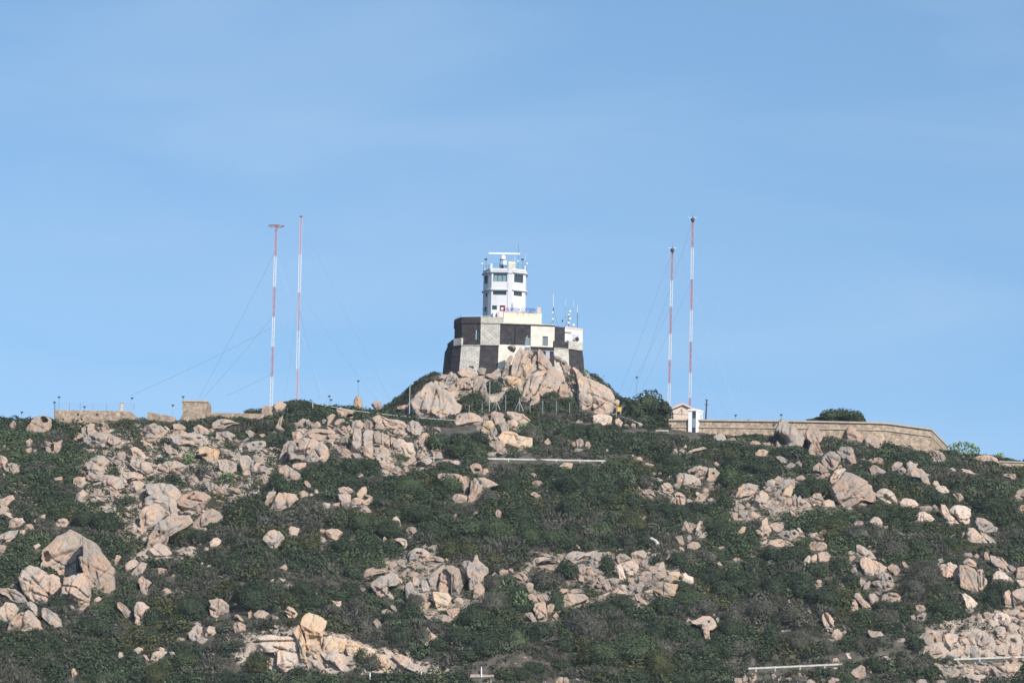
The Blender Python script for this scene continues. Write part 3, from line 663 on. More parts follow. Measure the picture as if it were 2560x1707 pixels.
mb = MB(); mb.ball(P(1208.3, 773.5, YF + TD + 3.4), (.2, .12, .24)); mb.obj('reflector', 'wpaint', o); mb = MB(); mb.tube(P(1208.3, 773.5, YF + TD + 3.4), P(1210, 776, YF + TD + 3.8), .04, n=4); mb.obj('bracket', 'gmetal', o)
# antennas on the annex roof
D2 = 6.0
whip(1383, 813, 1383.6, 766.5, 1383.4, 735.5, D2, 'white whip on a tripod mast, tallest antenna on the annex roof', rr=.06,
     extras=[('dark', 1383.5, 773, .2), ('drum', 1381.4, 781.5, .2), ('drum', 1381.5, 798, .24), ('strut', 1382.6, 801, (1375.8, 812)), ('strut', 1385, 777, (1396, 816))])
whip(1412.4, 817, 1413.2, 766, 1414.2, 748.6, D2 + 2, 'faint white whip antenna between the tripod mast and the drum mast', rr=.03)
whip(1433, 820, 1433.4, 767, 1433.8, 749.6, D2 + 3, 'faint white whip antenna just past the drum mast', rr=.03)
whip(1421.6, 829, 1422.8, 775, 1423.2, 770.5, D2 - .6, 'dark lattice mast carrying four white drums at the end of the annex roof', rod='darkmetal', tip='gmetal', rr=.075,
     extras=[('drum', 1424.4, 778.6, .27), ('drum', 1421.6, 786.4, .22), ('drum', 1424.4, 797, .27), ('drum', 1421, 807.2, .27), ('strut', 1421.8, 790, (1413.4, 817)), ('arm', 1422, 793.3, (1408, 793.2))])
whip(1443.2, 833, 1443.4, 781, 1443.9, 764, D2 - .4, 'dark pole with a white whip above the white side building', rod='darkmetal', rr=.055,
     extras=[('arm', 1438, 791.5, (1451, 792.2)), ('drum', 1433.3, 812.8, .3), ('strut', 1433.8, 815, (1439, 826))])
o = thing('roof_floodlight', 'small dark floodlight on a thin post among the annex roof antennas', 'floodlight', tuple(P(1405, 816, YF + D2)))
mb = MB(); mb.tube(P(1404.5, 816, YF + D2), P(1406, 797, YF + D2), .035); mb.obj('post', 'gmetal', o); mb = MB(); mb.ball(P(1406, 802, YF + D2 - .1), (.16, .14, .24)); mb.obj('lamp_head', 'darkmetal', o)
o = thing('satellite_dish', 'dark satellite dish on a rack before the white side building', 'satellite dish', tuple(P(1441, 857, YF + 4.4)))
q = P(1443, 847.5, YF + 4.2); mb = MB(); mb.ball(q, (.42, .2, .5), seg=10); mb.obj('reflector', 'darkmetal', o)
mb = MB(); mb.tube(q, P(1441.5, 856.5, YF + 4.6), .07); mb.tube(q, P(1445.5, 837, YF + 4.2), .05); mb.tube(P(1428, 838, YF + 4.6), P(1441, 839, YF + 4.3), .05); mb.tube(P(1428.5, 851, YF + 4.6), P(1441, 843, YF + 4.3), .06); mb.tube(P(1432, 854, YF + 4.6), P(1441, 847, YF + 4.3), .06); mb.obj('rack', 'darkmetal', o)
whip(1281, 779, 1281.9, 765, 1281.7, 756.5, 2.6, 'short grey pole standing before the tower behind the sign', 'gmetal', 'gmetal', rr=.07)
# sign GUARDIA COSTIERA
sg = thing('coast_guard_sign', 'blue lettering reading GUARDIA COSTIERA with a red and white emblem on a roof rail', 'sign', tuple(P(1300, 781, YF + 1.9)))
def text(s, name, m, parent, a, b_, hgt, y):
    cu = bpy.data.curves.new(name, 'FONT'); cu.body = s; cu.size = 1; cu.extrude = .03; cu.offset = .018
    t_ = bpy.data.objects.new('tmp', cu); COL.objects.link(t_); bpy.context.view_layer.update()
    me_ = bpy.data.meshes.new_from_object(t_.evaluated_get(bpy.context.evaluated_depsgraph_get())); bpy.data.objects.remove(t_)
    vv = np.array([v.co[:] for v in me_.vertices]); lo_, hi_ = vv.min(0), vv.max(0)
    u = (vv[:, 0] - lo_[0]) / (hi_[0] - lo_[0]); h_ = (vv[:, 1] - lo_[1]) / (hi_[1] - lo_[1])
    w = a[None] + u[:, None] * (b_ - a)[None]; w[:, 2] += h_ * hgt; w[:, 1] = y - vv[:, 2] - .02
    o_ = np.array(parent['_o']); me_.vertices.foreach_set('co', (w - o_).astype(np.float32).ravel()); me_.materials.clear(); me_.materials.append(M[m]); me_.update()
    t_ = bpy.data.objects.new(name, me_); COL.objects.link(t_); t_.parent = parent; return t_
ys_ = YF + 1.9
text('GUARDIA COSTIERA', 'lettering', 'blue', sg, P(1265, 776.4, ys_), P(1339.5, 778.2, ys_), .62, ys_)
mb = MB(); q0, q1 = P(1252, 777.4, ys_), P(1341, 779.2, ys_); mb.tube(q0, q1, .03, n=4)
for f in (0, .16, .32, .48, .64, .8, 1): q = q0 + (q1 - q0) * f; mb.tube(q, q - np.array((0, 0, .75)), .025, n=4)
mb.obj('sign_rail', 'gmetal', sg)
mb = MB(); c0 = P(1251.5, 776.5, ys_); mb.face([c0, c0 + np.array((.42, 0, 0)), c0 + np.array((.98, 0, .86)), c0 + np.array((.5, 0, .86))]); mb.face([c0 + np.array((0, .04, 0)), c0 + np.array((.5, .04, .86)), c0 + np.array((.98, .04, .86)), c0 + np.array((.42, .04, 0))])
mb.tube(c0 + np.array((.32, .045, .42)), c0 + np.array((.32, -.02, .42)), .36, n=16); mb.obj('red_emblem', 'red', sg)
mb = MB(); mb.tube(c0 + np.array((.32, 0, .42)), c0 + np.array((.32, -.05, .42)), .24, n=16); mb.obj('emblem_disc', 'wpaint', sg)

# ---- masts with guy wires
D_ = 1.08845
def mast(label, top, base, Y, cuts, cols, wid, guys, head=None):
    b_, t_ = P(*base, Y), P(*top, Y); b_[2] -= 1.0
    o = thing('lattice_mast', label, 'mast', tuple(b_), 'guyed radio masts')
    rows = [top[1]] + cuts + [base[1]]
    for k, c in enumerate(cols):
        f0 = (base[1] - rows[k + 1]) / (base[1] - top[1]); f1 = (base[1] - rows[k]) / (base[1] - top[1])
        if k == len(cols) - 1: f0 = 0
        A, B = b_ + (t_ - b_) * f0, b_ + (t_ - b_) * f1; mb = MB(); r = wid / 2
        leg = [np.array((r * math.cos(a), r * math.sin(a), 0)) for a in (-2.4, -.75, 1.57)]
        for l_ in leg: mb.tube(A + l_, B + l_, .058, n=5)
        ns = max(2, int((B - A)[2] / 1.3))
        for i in range(ns):
            p0, p1 = A + (B - A) * i / ns, A + (B - A) * (i + 1) / ns
            for j in range(3): mb.tube(p0 + leg[j], p1 + leg[(j + 1) % 3], .03, n=4); mb.tube(p1 + leg[j], p1 + leg[(j + 1) % 3], .026, n=4)
        mb.obj('mast_section', c, o)
    for (x0, y0, x1, y1) in guys:
        fr = min(1, max(0, (base[1] - y0) / (base[1] - top[1]))); A = b_ + (t_ - b_) * fr; B = P(x1, y1, Y - 6); mb = MB(); n_ = 7; pts = []
        for i in range(n_ + 1):
            f = i / n_; q = A + (B - A) * f; q[2] -= .012 * np.linalg.norm(B - A) * 4 * f * (1 - f); pts.append(q)
        mb.path(pts, .02, 4); mb.obj('guy_wire', 'wire', o)
    if head == 'ring':
        mb = MB(); n_ = 14; c = t_ + np.array((0, 0, .1)); rr = 1.6
        pts = [c + np.array((rr * math.cos(2 * math.pi * i / n_), rr * math.sin(2 * math.pi * i / n_), 0)) for i in range(n_ + 1)]
        mb.path(pts, .09, 4)
        for i in range(0, n_, 2): mb.tube(c, pts[i], .05, n=4)
        mb.obj('top_ring', 'rpaint', o)
    elif head == 'bar':
        mb = MB(); c = t_ + np.array((0, 0, .05)); mb.tube(c + np.array((-.95, 0, 0)), c + np.array((.95, 0, 0)), .06); mb.obj('cross_bar', 'wpaint', o)
        mb = MB(); mb.tube(c + np.array((0, 0, -.1)), c + np.array((0, 0, 1.3)), .04, .02); mb.obj('lightning_rod', 'gmetal', o)
        mb = MB(); mb.ball(c - np.array((.0, .1, .5)), (.42, .3, .6)); mb.obj('top_housing', 'darkmetal', o)
    else:
        mb = MB(); c = t_; mb.box((c[0] - .36, c[1] - .36, c[2] - .02), (c[0] + .36, c[1] + .36, c[2] + .2)); mb.obj('top_plate', 'gmetal', o)
d = lambda *v: tuple(x * D_ for x in v)
mast('red and white mast with a flat ring on top', (690.5, 566), (678, 1012), 830, [640, 714, 787, 860, 933], ['rpaint', 'wpaint', 'rpaint', 'wpaint', 'rpaint', 'wpaint'], .62,
     [d(630, 575, 458, 912), d(612, 720, 468, 912), d(628, 745, 300, 908), d(640, 580, 748, 925), d(640, 700, 702, 916), d(630, 850, 520, 908)], 'ring')
mast('pale red and white mast with a plain top next to the ring-topped mast', (752.5, 542), (742, 1012), 842, [635, 728, 821, 914], ['rpale', 'wpaint', 'rpale', 'wpaint', 'rpale'], .68,
     [d(697, 508, 905, 935), d(697, 668, 872, 928), d(690, 660, 655, 915), d(690, 700, 735, 915)], None)
mast('shorter red and white mast behind the pink gabled house', (1681, 621), (1671.5, 1024), 835, [700, 764, 830, 893, 950], ['rpaint', 'wpaint', 'rpaint', 'wpaint', 'rpaint', 'wpaint'], .6,
     [d(1540, 576, 1422, 905), d(1541, 700, 1440, 905), d(1546, 580, 1690, 955), d(1546, 760, 1640, 945)], 'bar')
mast('tallest red and white mast behind the pink gabled house', (1732, 545), (1724, 1040), 838, [619, 696, 772, 848, 924, 985], ['rpaint', 'wpaint', 'rpaint', 'wpaint', 'rpaint', 'wpaint', 'rpaint'], .62,
     [d(1587, 506, 1455, 905), d(1597, 504, 1727, 962), d(1597, 655, 1700, 958), d(1596, 780, 1672, 952), d(1588, 640, 1470, 905)], 'bar')

# ---- long tan stone wall on the sunlit flank
YW = 792.0
sw = thing('stone_wall', 'long tan stone rampart with a coping and a string course bending downhill', 'wall', tuple(P(1900, 1100, YW)))
wp = [(1671, 1051.5, 1128, 0), (1700, 1051.5, 1128, 0), (2000, 1055, 1140, 0.0), (2170, 1058.5, 1150, .5), (2216, 1060, 1158, 1.0), (2328, 1075, 1200, 2.2), (2371, 1119, 1200, 13)]
mb = MB(); cp = MB(); sc_ = MB()
for (a, ra_, rb, da), (c, rc, rd, dc) in zip(wp[:-1], wp[1:]):
    A, B = P(a, ra_, YW + da), P(c, rc, YW + dc); A2, B2 = P(a, rb, YW + da - .5), P(c, rd, YW + dc - .5); back = np.array((0, .9, 0))
    mb.face([A2, B2, B, A]); mb.face([A, B, B + back, A + back]); mb.face([A2 + back, A + back, B + back, B2 + back])
    z = np.array((0, 0, .3)); nn = np.array((0, -.14, 0))
    for q, off, h_, dd in ((cp, 0.0, .30, .34), (sc_, -1.36, .16, .30)):
        a0, b0 = A + np.array((0, -dd, off + .003)), B + np.array((0, -dd, off + .003)); up = np.array((0, 0, h_)); bk = np.array((0, dd + (1.0 if q is cp else .02), 0))
        q.face([a0, b0, b0 + up, a0 + up]); q.face([a0 + up, b0 + up, b0 + up + bk, a0 + up + bk]); q.face([a0, a0 + bk, b0 + bk, b0]); q.face([a0 + bk, a0 + bk + up, b0 + bk + up, b0 + bk])
mb.obj('wall_face', 'stone', sw); cp.obj('coping', 'coping', sw); sc_.obj('string_course', 'coping', sw)
# roadside parapets
def parapet(label, a, b_, Y, hgt, px_h, name='parapet_wall'):
    A, B = P(*a, Y), P(*b_, Y); o = thing(name, label, 'wall', tuple((A + B) / 2 - np.array((0, 0, 2))), 'roadside parapets')
    zb = min(Hs(A[0], Y), Hs(B[0], Y), A[2] - hgt) - .3
    mb = MB(); t = .45; mb.face([(A[0], Y, zb), (B[0], Y, zb), (B[0], Y, B[2]), (A[0], Y, A[2])]); mb.face([(B[0], Y, zb), (B[0], Y + t, zb), (B[0], Y + t, B[2]), (B[0], Y, B[2])]); mb.face([(A[0], Y + t, zb), (A[0], Y, zb), (A[0], Y, A[2]), (A[0], Y + t, A[2])]); mb.face([(B[0], Y + t, zb), (A[0], Y + t, zb), (A[0], Y + t, A[2]), (B[0], Y + t, B[2])])
    mb.obj('wall_face', 'stone', o)
    mb = MB(); y0, y1 = Y - .18, Y + t + .1; h = px_h
    i = [(A[0], y0, A[2]), (B[0], y0, B[2]), (B[0], y1, B[2]), (A[0], y1, A[2])]; j = [(x, y, z + h) for x, y, z in i]
    mb.face(i[::-1]); mb.face(j)
    for k in range(4): mb.face([i[k], i[(k + 1) % 4], j[(k + 1) % 4], j[k]])
    mb.obj('cap_slab', 'conc', o); return o
parapet('low stone parapet with a pale slab beneath the great rounded boulder', (1085, 1069), (1200, 1072), 783, 1.6, .36)
parapet('short pale parapet slab between the prickly pear and the dark bushes', (1371, 1077.5), (1420, 1078), 784, 1.0, .36)
parapet('low parapet running from the utility pole to the stone rampart', (1540, 1077), (1672, 1078.5), 787, 1.6, .30)
parapet('pale road wall at the far sunlit edge of the ridge', (2498, 1155), (2600, 1158), 788, .6, .25)
# ---- left-hand ramparts
YL = 797.5
def rampart(label, poly, Y, th, holes=()):
    """an irregular stone wall: outline in photo pixels, real thickness"""
    pts = [P(a, b_, Y) for a, b_ in poly]; o = thing('stone_wall', label, 'wall', tuple(np.mean(pts, 0)), 'old ramparts on the ridge')
    mb = MB(); n = len(pts); bk = np.array((0, th, 0)); mb.face(pts[::-1] if False else pts); mb.face([p + bk for p in pts][::-1])
    for k in range(n): mb.face([pts[(k + 1) % n], pts[k], pts[k] + bk, pts[(k + 1) % n] + bk])
    mb.obj('wall_face', 'stone', o)
    for (a, b_, s) in holes:
        c = P(a, b_, Y - .03); mb = MB(); mb.box((c[0] - s, c[1] - .02, c[2] - s), (c[0] + s, c[1] + .3, c[2] + s)); mb.obj('drain_hole', 'darkmetal', o)
    return o
rampart('long low tan rampart carrying a wire fence at the shaded end of the ridge', [(136, 1064), (345, 1064), (345, 1044), (325, 1027.5), (136, 1024.5)], YL, 1.2, [(195.5, 1036, .22), (243, 1036, .22)])
rampart('sloping pale rampart fragment before the square bastion', [(368, 1056), (438, 1066), (438, 1042), (368, 1029)], YL - 1, 1.2)
bs = thing('stone_bastion', 'square tan stone bastion block standing above the low ramparts', 'bastion', tuple(P(486, 1050, YL - 2)), 'old ramparts on the ridge')
mb = MB(); a, b_, c, e_ = P(456, 1002, YL - 2), P(518, 1002.5, YL - 2), P(518, 1068, YL - 2), P(438, 1068, YL - 2)
m1, m2 = P(456, 1036, YL - 2), P(518, 1036, YL - 2); bk = np.array((.4, 6.0, 0))
mb.face([e_, c, m2, m1]); mb.face([m1, m2, b_, a]); mb.face([c, c + bk, b_ + bk, b_]); mb.face([a, b_, b_ + bk, a + bk]); mb.face([e_ + bk, e_, m1, m1 + bk]); mb.face([m1 + bk, m1, a, a + bk]); mb.face([c + bk, e_ + bk, a + bk, b_ + bk])
mb.obj('wall_face', 'stone', bs)
mb = MB(); a, b_ = P(454.5, 1003.5, YL - 2.15), P(519.5, 1004, YL - 2.15); mb.box((a[0], a[1], a[2]), (b_[0], a[1] + 6.3, a[2] + .35)); mb.obj('coping', 'coping', bs)
rampart('low tan rampart with a flat coping running from the bastion to the rocks', [(519, 1060), (650, 1052), (664, 1036), (655, 1034), (519, 1031)], YL - 1, 1.2)
# fence on the low rampart
fn = thing('wire_fence', 'thin wire fence on the long low rampart', 'fence', tuple(P(230, 1025, YL + .6)))
for px in (139, 173.5, 200.5, 232.5, 266.5, 300, 335):
    mb = MB(); mb.tube(P(px, 1027, YL + .6), P(px + .4, 1006.5, YL + .6), .035, n=4); mb.obj('fence_post', 'gmetal', fn)
mb = MB()
for r in (1007.5, 1012, 1016.5, 1021): mb.tube(P(139, r, YL + .6), P(335, r + 1, YL + .6), .012, n=3)
mb.obj('fence_wires', 'wire', fn)
o = thing('chimney_stack', 'slim brown chimney stack behind the long low rampart', 'chimney', tuple(P(304, 1028, YL + 3))); mb = MB(); a = P(302, 1007.5, YL + 3); b_ = P(307.5, 1028, YL + 3); mb.box((a[0], a[1], b_[2] - .8), (b_[0], a[1] + .5, a[2])); mb.obj('stack', 'peach', o); mb = MB(); mb.box((a[0] - .06, a[1] - .06, a[2] + .003), (b_[0] + .06, a[1] + .56, a[2] + .14)); mb.obj('cap', 'conc', o)
# ---- pink gabled house, sentry tower, dark pole
ho = thing('gabled_house', 'pale pink house with a red tiled gable roof behind the rampart', 'house', tuple(P(1705, 1060, 799)))
YH = 799.0
g0, g1, ap = P(1668, 1027, YH), P(1743, 1028.5, YH), P(1707, 1011, YH); zb = P(1705, 1075, YH)[2]
mb = MB(); dp = np.array((-1.2, 9.0, 0))
mb.face([(g0[0], YH, zb), (g1[0], YH, zb), g1, ap, g0]); mb.face([(g0[0] + dp[0], YH + 9, zb), (g0[0], YH, zb), g0, g0 + dp]); mb.face([(g1[0], YH, zb), (g1[0] + dp[0], YH + 9, zb), g1 + dp, g1]); mb.face([g0 + dp, ap + dp, g1 + dp, (g1[0] + dp[0], YH + 9, zb), (g0[0] + dp[0], YH + 9, zb)])
mb.obj('wall', 'pinkwall', ho)
up = np.array((0, 0, .36)); ov = np.array((0, -.35, 0)); e0 = g0 + (g0 - ap) * .10 + np.array((0, 0, .0)); e1 = g1 + (g1 - ap) * .06
for nm, ea in (('roof', e0), ('roof', e1)):
    mb = MB(); q = [ea + ov, ap + ov, ap + dp, ea + dp]; j = [x + up for x in q]
    mb.face(q); mb.face(j[::-1]); [mb.face([q[k], j[k], j[(k + 1) % 4], q[(k + 1) % 4]]) for k in range(4)]; r_ = mb.obj(nm, 'tile', ho)
    mb = MB(); a, b_ = ea + ov * 1.2 - np.array((0, .02, .08)), ap + ov * 1.2 - np.array((0, .02, .08)); u2 = np.array((0, 0, .40)); b2 = np.array((0, .06, 0))
    mb.face([a, b_, b_ + u2, a + u2]); mb.face([a, a + b2, b_ + b2, b_]); mb.face([a + u2, b_ + u2, b_ + u2 + b2, a + u2 + b2]); mb.obj('verge_board', 'peach', r_)
mb = MB(); mb.tube(P(1705.5, 1036, YH - .15), P(1705, 1020, YH - .15), .035, n=4); mb.tube(P(1697, 1031, YH - .15), P(1707, 1019.5, YH - .15), .03, n=4); mb.tube(P(1702, 1022, YH - .15), P(1709, 1030, YH - .15), .025, n=4); mb.obj('wall_aerial', 'gmetal', ho)
mb = MB(); mb.tube(P(1680, 1034, YH - .06), P(1722, 1036, YH - .06), .03, n=4); mb.obj('wall_cable', 'gmetal', ho)
YS_ = 791.2
st_ = thing('sentry_tower', 'slim white sentry tower with a black vertical stripe against the rampart', 'tower', tuple(P(1736, 1105, YS_)))
def sp(px, dep): return tuple(P(px, 1060, YS_ + dep)[:2])
plan = [sp(1720.5, .1), sp(1730, 0), sp(1739.5, 0), sp(1748, .78), sp(1756.5, 2.4), sp(1754, 3.4), sp(1724, 3.4)]
z0, z1 = P(1736, 1112, YS_)[2], P(1736, 1027, YS_)[2]
mb = MB(); sw_ = None
for k in range(len(plan)):
    A, B = plan[k], plan[(k + 1) % len(plan)]; ops = ()
    if k == 1: ops = ((.06, .94, P(1736, 1043.5, YS_)[2], P(1736, 1034, YS_)[2]),)
    if k == 3: ops = ((.40, .72, P(1752, 1050, YS_)[2], P(1752, 1033.5, YS_)[2]),)
    p = wall(mb, A, B, z0, z1, 1 if k == 1 else 0, ops)
    if ops: pane(st_, 'window', p, ops[0], .2, 'glass', 0)
mb.obj('wall', ['wpaint', 'black'], st_)
p_ = lambda x, r: P(x, r, YS_ - .01)
mb = MB(); a, b_ = P(1730.6, 1068, YS_), P(1739, 1045.5, YS_); mb.box((a[0], a[1] - .03, a[2]), (b_[0], a[1] + .05, b_[2])); mb.obj('stripe_panel', 'door', st_)
mb = MB(); c = np.mean(plan, 0); big = [tuple(c + (np.array(q) - c) * 1.1) for q in plan]; mb.prism(big, z1 + .003, P(1736, 1022.5, YS_)[2]); mb.obj('cap', 'wpaint', st_)
up_ = thing('utility_pole', 'thick dark wooden pole with two cross arms behind the rampart', 'pole', tuple(P(1764, 1058, 797)))
mb = MB(); mb.tube(P(1764, 1062, 797), P(1766.8, 999, 797), .17, .13, 8); mb.obj('pole', 'wood', up_)
for r, w in ((999.5, .32), (1011, .46)):
    mb = MB(); c = P(1766.3, r, 796.85); mb.box((c[0] - w, c[1] - .06, c[2] - .05), (c[0] + w, c[1] + .06, c[2] + .06)); mb.obj('cross_arm', 'wood', up_)

# ---- lamp posts along the ridge
def lamp(px, head, base, Y, label, thick=.05, kind='head', m='gmetal', lean=0):
    A, B = P(px + lean, base + 4, Y), P(px, head, Y); o = thing('lamp_post', label, 'lamp post', tuple(A), 'lamp posts along the ridge')
    mb = MB(); mb.tube(A, B, thick, thick * .8, 6); mb.obj('post', m, o)
    mb = MB(); c = B
    if kind == 'head': mb.box((c[0] - .26, c[1] - .22, c[2] - .02), (c[0] + .30, c[1] + .22, c[2] + .14)); mb.box((c[0] - .1, c[1] - .15, c[2] - .22), (c[0] + .1, c[1] + .15, c[2] - .021))
    else: mb.tube(c + np.array((-.05, 0, -.05)), c + np.array((.28, 0, .1)), .06, n=5)
    mb.obj('lamp_head', 'darkmetal', o); return o
lamp(54.5, 1031, 1048, 801, 'shortest floodlight post, just above the bushes at the shaded edge of the ridge')
lamp(136, 1006, 1046, 802, 'dark floodlight post at the outer end of the fenced rampart', .07, m='darkmetal')
lamp(147.5, 993, 1024, 812, 'highest floodlight behind the fenced rampart')
lamp(211, 1017, 1026, 806, 'low floodlight just above the middle of the fenced rampart')
lamp(330, 995.5, 1040, 806, 'floodlight post at the inner end of the fenced rampart', .05, m='steel')
lamp(432, 1013.5, 1036, 803, 'pale floodlight post in front of the square bastion', .06, m='steel')
lamp(457.5, 992, 1006, 802.5, 'floodlight on the corner of the square bastion', .06, m='darkmetal')
lamp(823, 990.5, 1010, 806, 'taller floodlight of the pair on the ridge beyond the masts')
lamp(827.5, 999.5, 1012, 803, 'lower floodlight of the pair on the ridge beyond the masts')
lamp(895.5, 952.5, 992, 806, 'lone floodlight post above the small rock stack on the skyline', .05)
lamp(1024.8, 962, 1030, 786, 'stout pale lamp post at the foot of the big striped cone rock', .10, 'cap', 'steel', -1.4)
lamp(1224.8, 953, 1025, 786, 'stout pale lamp post before the dark bushes under the fort', .09, 'cap', 'steel', -1.5)
lamp(1507.8, 941, 985, 800, 'thin pale lamp post on the smooth whaleback flank', .05, 'cap', 'steel')
lamp(1592, 943.5, 985, 806, 'floodlight post standing above the round dark tree', .05)
lamp(1839, 1038.5, 1056, 796, 'small floodlight on the rampart past the dark wooden pole')
lamp(1953, 1037, 1050, 790, 'floodlight perched on the tip of the great pointed boulder', .06)
lamp(1871, 1050, 1056, 797, 'tiny dark floodlight just above the rampart coping')
# pole line with a white cable below the fort
def pole(px, top, base, Y, label, r=.11, m='steel', group='poles carrying the white cable'):
    A, B = P(px - .8, base + 5, Y), P(px, top, Y); o = thing('utility_pole', label, 'pole', tuple(A), group); mb = MB(); mb.tube(A, B, r, r * .85, 7); mb.obj('pole', m, o); return o, B
o1, t1 = pole(782, 1000, 1046, 792, 'grey pole with a lamp arm at the upper end of the white cable')
mb = MB(); mb.tube(t1 - np.array((0, 0, .15)), t1 + np.array((-.35, 0, -.05)), .04, n=4); mb.box(t1 + np.array((-.62, -.15, -.08)), t1 + np.array((-.28, .15, .1))); mb.obj('lamp_head', 'darkmetal', o1)
o2, t2 = pole(718.5, 1019, 1046, 793, 'short grey pole among the bushes beside the upper cable pole', .09)
mb = MB(); mb.tube(t2 + np.array((-.6, 0, .0)), t2 + np.array((.3, 0, -.02)), .03, n=4); mb.obj('cross_arm', 'steel', o2)
o3, t3 = pole(1541, 1018, 1068, 785, 'grey steel utility pole carrying an orange board near the round dark tree', .14, 'gmetal')
mb = MB(); c = P(1548, 1023, 784.9); mb.box((c[0] - .35, c[1] - .03, c[2] - .45), (c[0] + .35, c[1] + .03, c[2] + .45)); mb.obj('orange_board', 'yellow', o3)
mb = MB(); mb.path([P(1541, 1035, 784.9), P(1537, 1034.5, 784.9), P(1530, 1035.6, 784.9)], .07, 5); mb.path([P(1550, 1035, 784.9), P(1555, 1013, 784.9), P(1558, 1011, 784.9)], .06, 4); mb.path([P(1552, 1033, 784.9), P(1556, 1018, 784.9), P(1564, 1012.5, 784.9)], .05, 4); mb.obj('bracket', 'steel', o3)
def cable(pts, label, r=.05):
    q = [P(a, b_, Y) for a, b_, Y in pts]; mb = MB(); mb.path(q, r, 5); o = mb.obj('overhead_cable', 'rope', None, q[0]); tag(o, label, 'cable', 'white overhead cables'); return o
cable([(784, 1008, 791.9), (835, 1017.5, 790), (884, 1026, 788.5), (940, 1033, 787), (1000, 1039.5, 786), (1060, 1045, 785.3), (1138, 1050.5, 784.8)], 'white cable dropping from the ridge pole towards the great rounded boulder', .06)
cable([(1345, 1050.5, 784.8), (1400, 1047.5, 784.8), (1450, 1043.5, 784.8), (1491, 1039, 784.8)], 'white cable running over the dark bushes to the squared pale block', .06)
cable([(1548, 1038.5, 784.9), (1580, 1050, 786), (1605, 1061, 787), (1635, 1071.5, 788)], 'white cable dropping from the orange board pole past the rubble', .06)
cable([(521, 1026, 806), (590, 1025, 806), (640, 1026, 805), (719, 1021, 793)], 'thin grey cable strung from behind the bastion to the short pole', .025)
# fence posts in front of the knoll
for px, tp, bs_, br in ((1139, 1022, 1034, 0), (1173, 1012, 1029, 0), (1205, 1008, 1026, 0), (1240.2, 993, 1022, 1), (1264, 987, 1022, 0), (1298, 993.5, 1024, 1), (1325, 1006, 1026, 0), (1356.5, 1001.5, 1031, 0), (1391.2, 1003, 1034, 0), (1424, 1006.5, 1028, 0)):
    Y = 785.2; A, B = P(px, bs_ + 4, Y), P(px + .4, tp, Y)
    o = thing('fence_post', 'braced fence post with two slanting legs below the fort' if br else 'plain thin fence post below the fort', 'fence post', tuple(A), 'braced posts of the fence below the fort' if br else 'plain posts of the fence below the fort')
    mb = MB(); mb.tube(A, B, .05, n=5); mb.obj('post', 'steel', o)
    if br:
        for sx in (-1, 1):
            mb = MB(); mb.tube(P(px, tp + 9, Y), P(px + sx * 10.5, bs_ + 3, Y - .2), .045, n=4); mb.obj('brace', 'steel', o)

# ---- guard rails, marker posts, kerb
def guardrail(label, a, b_, posts, Y=None):
    def on(q):
        rx, ry, rz = min(ROADS[:2], key=lambda r: abs(proj(np.array((r[0][1], r[1][1], r[2][1])))[1] - q[1]))
        Y = ry[0]
        for _ in range(4): Y = float(np.interp(P(*q, Y)[0], rx, ry)) - .1
        return P(*q, Y)
    A, B = on(a), on(b_)
    o = thing('guard_rail', label, 'guard rail', tuple((A + B) / 2 - np.array((0, 0, .8))), 'roadside guard rails')
    mb = MB(); n = 10; h = .155
    for k in range(n):
        q0, q1 = A + (B - A) * k / n, A + (B - A) * (k + 1) / n
        prof = [(-.02, -h), (-.09, -h * .55), (-.02, 0), (-.09, h * .55), (-.02, h)]
        for (y0, z0), (y1, z1) in zip(prof[:-1], prof[1:]):
            mb.face([q0 + np.array((0, y0, z0)), q1 + np.array((0, y0, z0)), q1 + np.array((0, y1, z1)), q0 + np.array((0, y1, z1))])
        mb.face([q0 + np.array((0, .03, h)), q0 + np.array((0, .03, -h)), q1 + np.array((0, .03, -h)), q1 + np.array((0, .03, h))]); mb.face([q0 + np.array((0, -.02, h)), q1 + np.array((0, -.02, h)), q1 + np.array((0, .03, h)), q0 + np.array((0, .03, h))])
    mb.obj('rail_beam', 'rail', o)
    for px in posts:
        f = (px - a[0]) / (b_[0] - a[0]); q = A + (B - A) * f; mb = MB(); mb.box(q + np.array((-.075, -.14, -1.3)), q + np.array((.075, -.095, .22))); mb.obj('rail_post', 'rail', o)
    return o
guardrail('long guard rail on the upper road above the twin-slab boulder', (1219, 1146.5), (1514, 1152), (1271, 1330, 1389.6, 1449.5, 1505))
guardrail('short end of the upper guard rail beside the shelf boulder', (1062, 1143.6), (1106, 1144.6), (1085,))
guardrail('pale guard rail on the lower road, the shorter of its two lengths', (1871, 1670.5), (2107, 1659.5), (1890, 1938, 2000, 2062))
guardrail('pale guard rail on the lower road under the stacked boulder bank', (2383, 1647.5), (2580, 1640.5), (2395, 2449.5, 2534.7))
for px, tp, bs_, lb in ((925, 1678, 1697, 'white roadside marker post beside the quarried bank'), (1203.6, 1664.5, 1686, 'tallest white roadside marker post, standing on the red edged kerb'), (1053, 1674, 1692, 'faint small marker post between the other two white posts')):
    Y = hit(px, bs_ + 3)[1]; A, B = P(px, bs_ + 6, Y - .4), P(px, tp, Y - .4); o = thing('marker_post', lb, 'marker post', tuple(A), 'white roadside marker posts')
    mb = MB(); mb.tube(A, A + (B - A) * .82, .13, .11, 7); mb.obj('post', 'wpaint', o); mb = MB(); mb.tube(A + (B - A) * .821, B, .07, .05, 7); mb.obj('reflector_cap', 'wpaint', o)
A = hit(1176, 1690); Y = A[1] - .2
o = thing('kerb_wall', 'low pale kerb with a red top edge beside the marker post', 'kerb', tuple(P(1205, 1692, Y))); a, b_ = P(1176, 1686, Y), P(1235, 1686.4, Y)
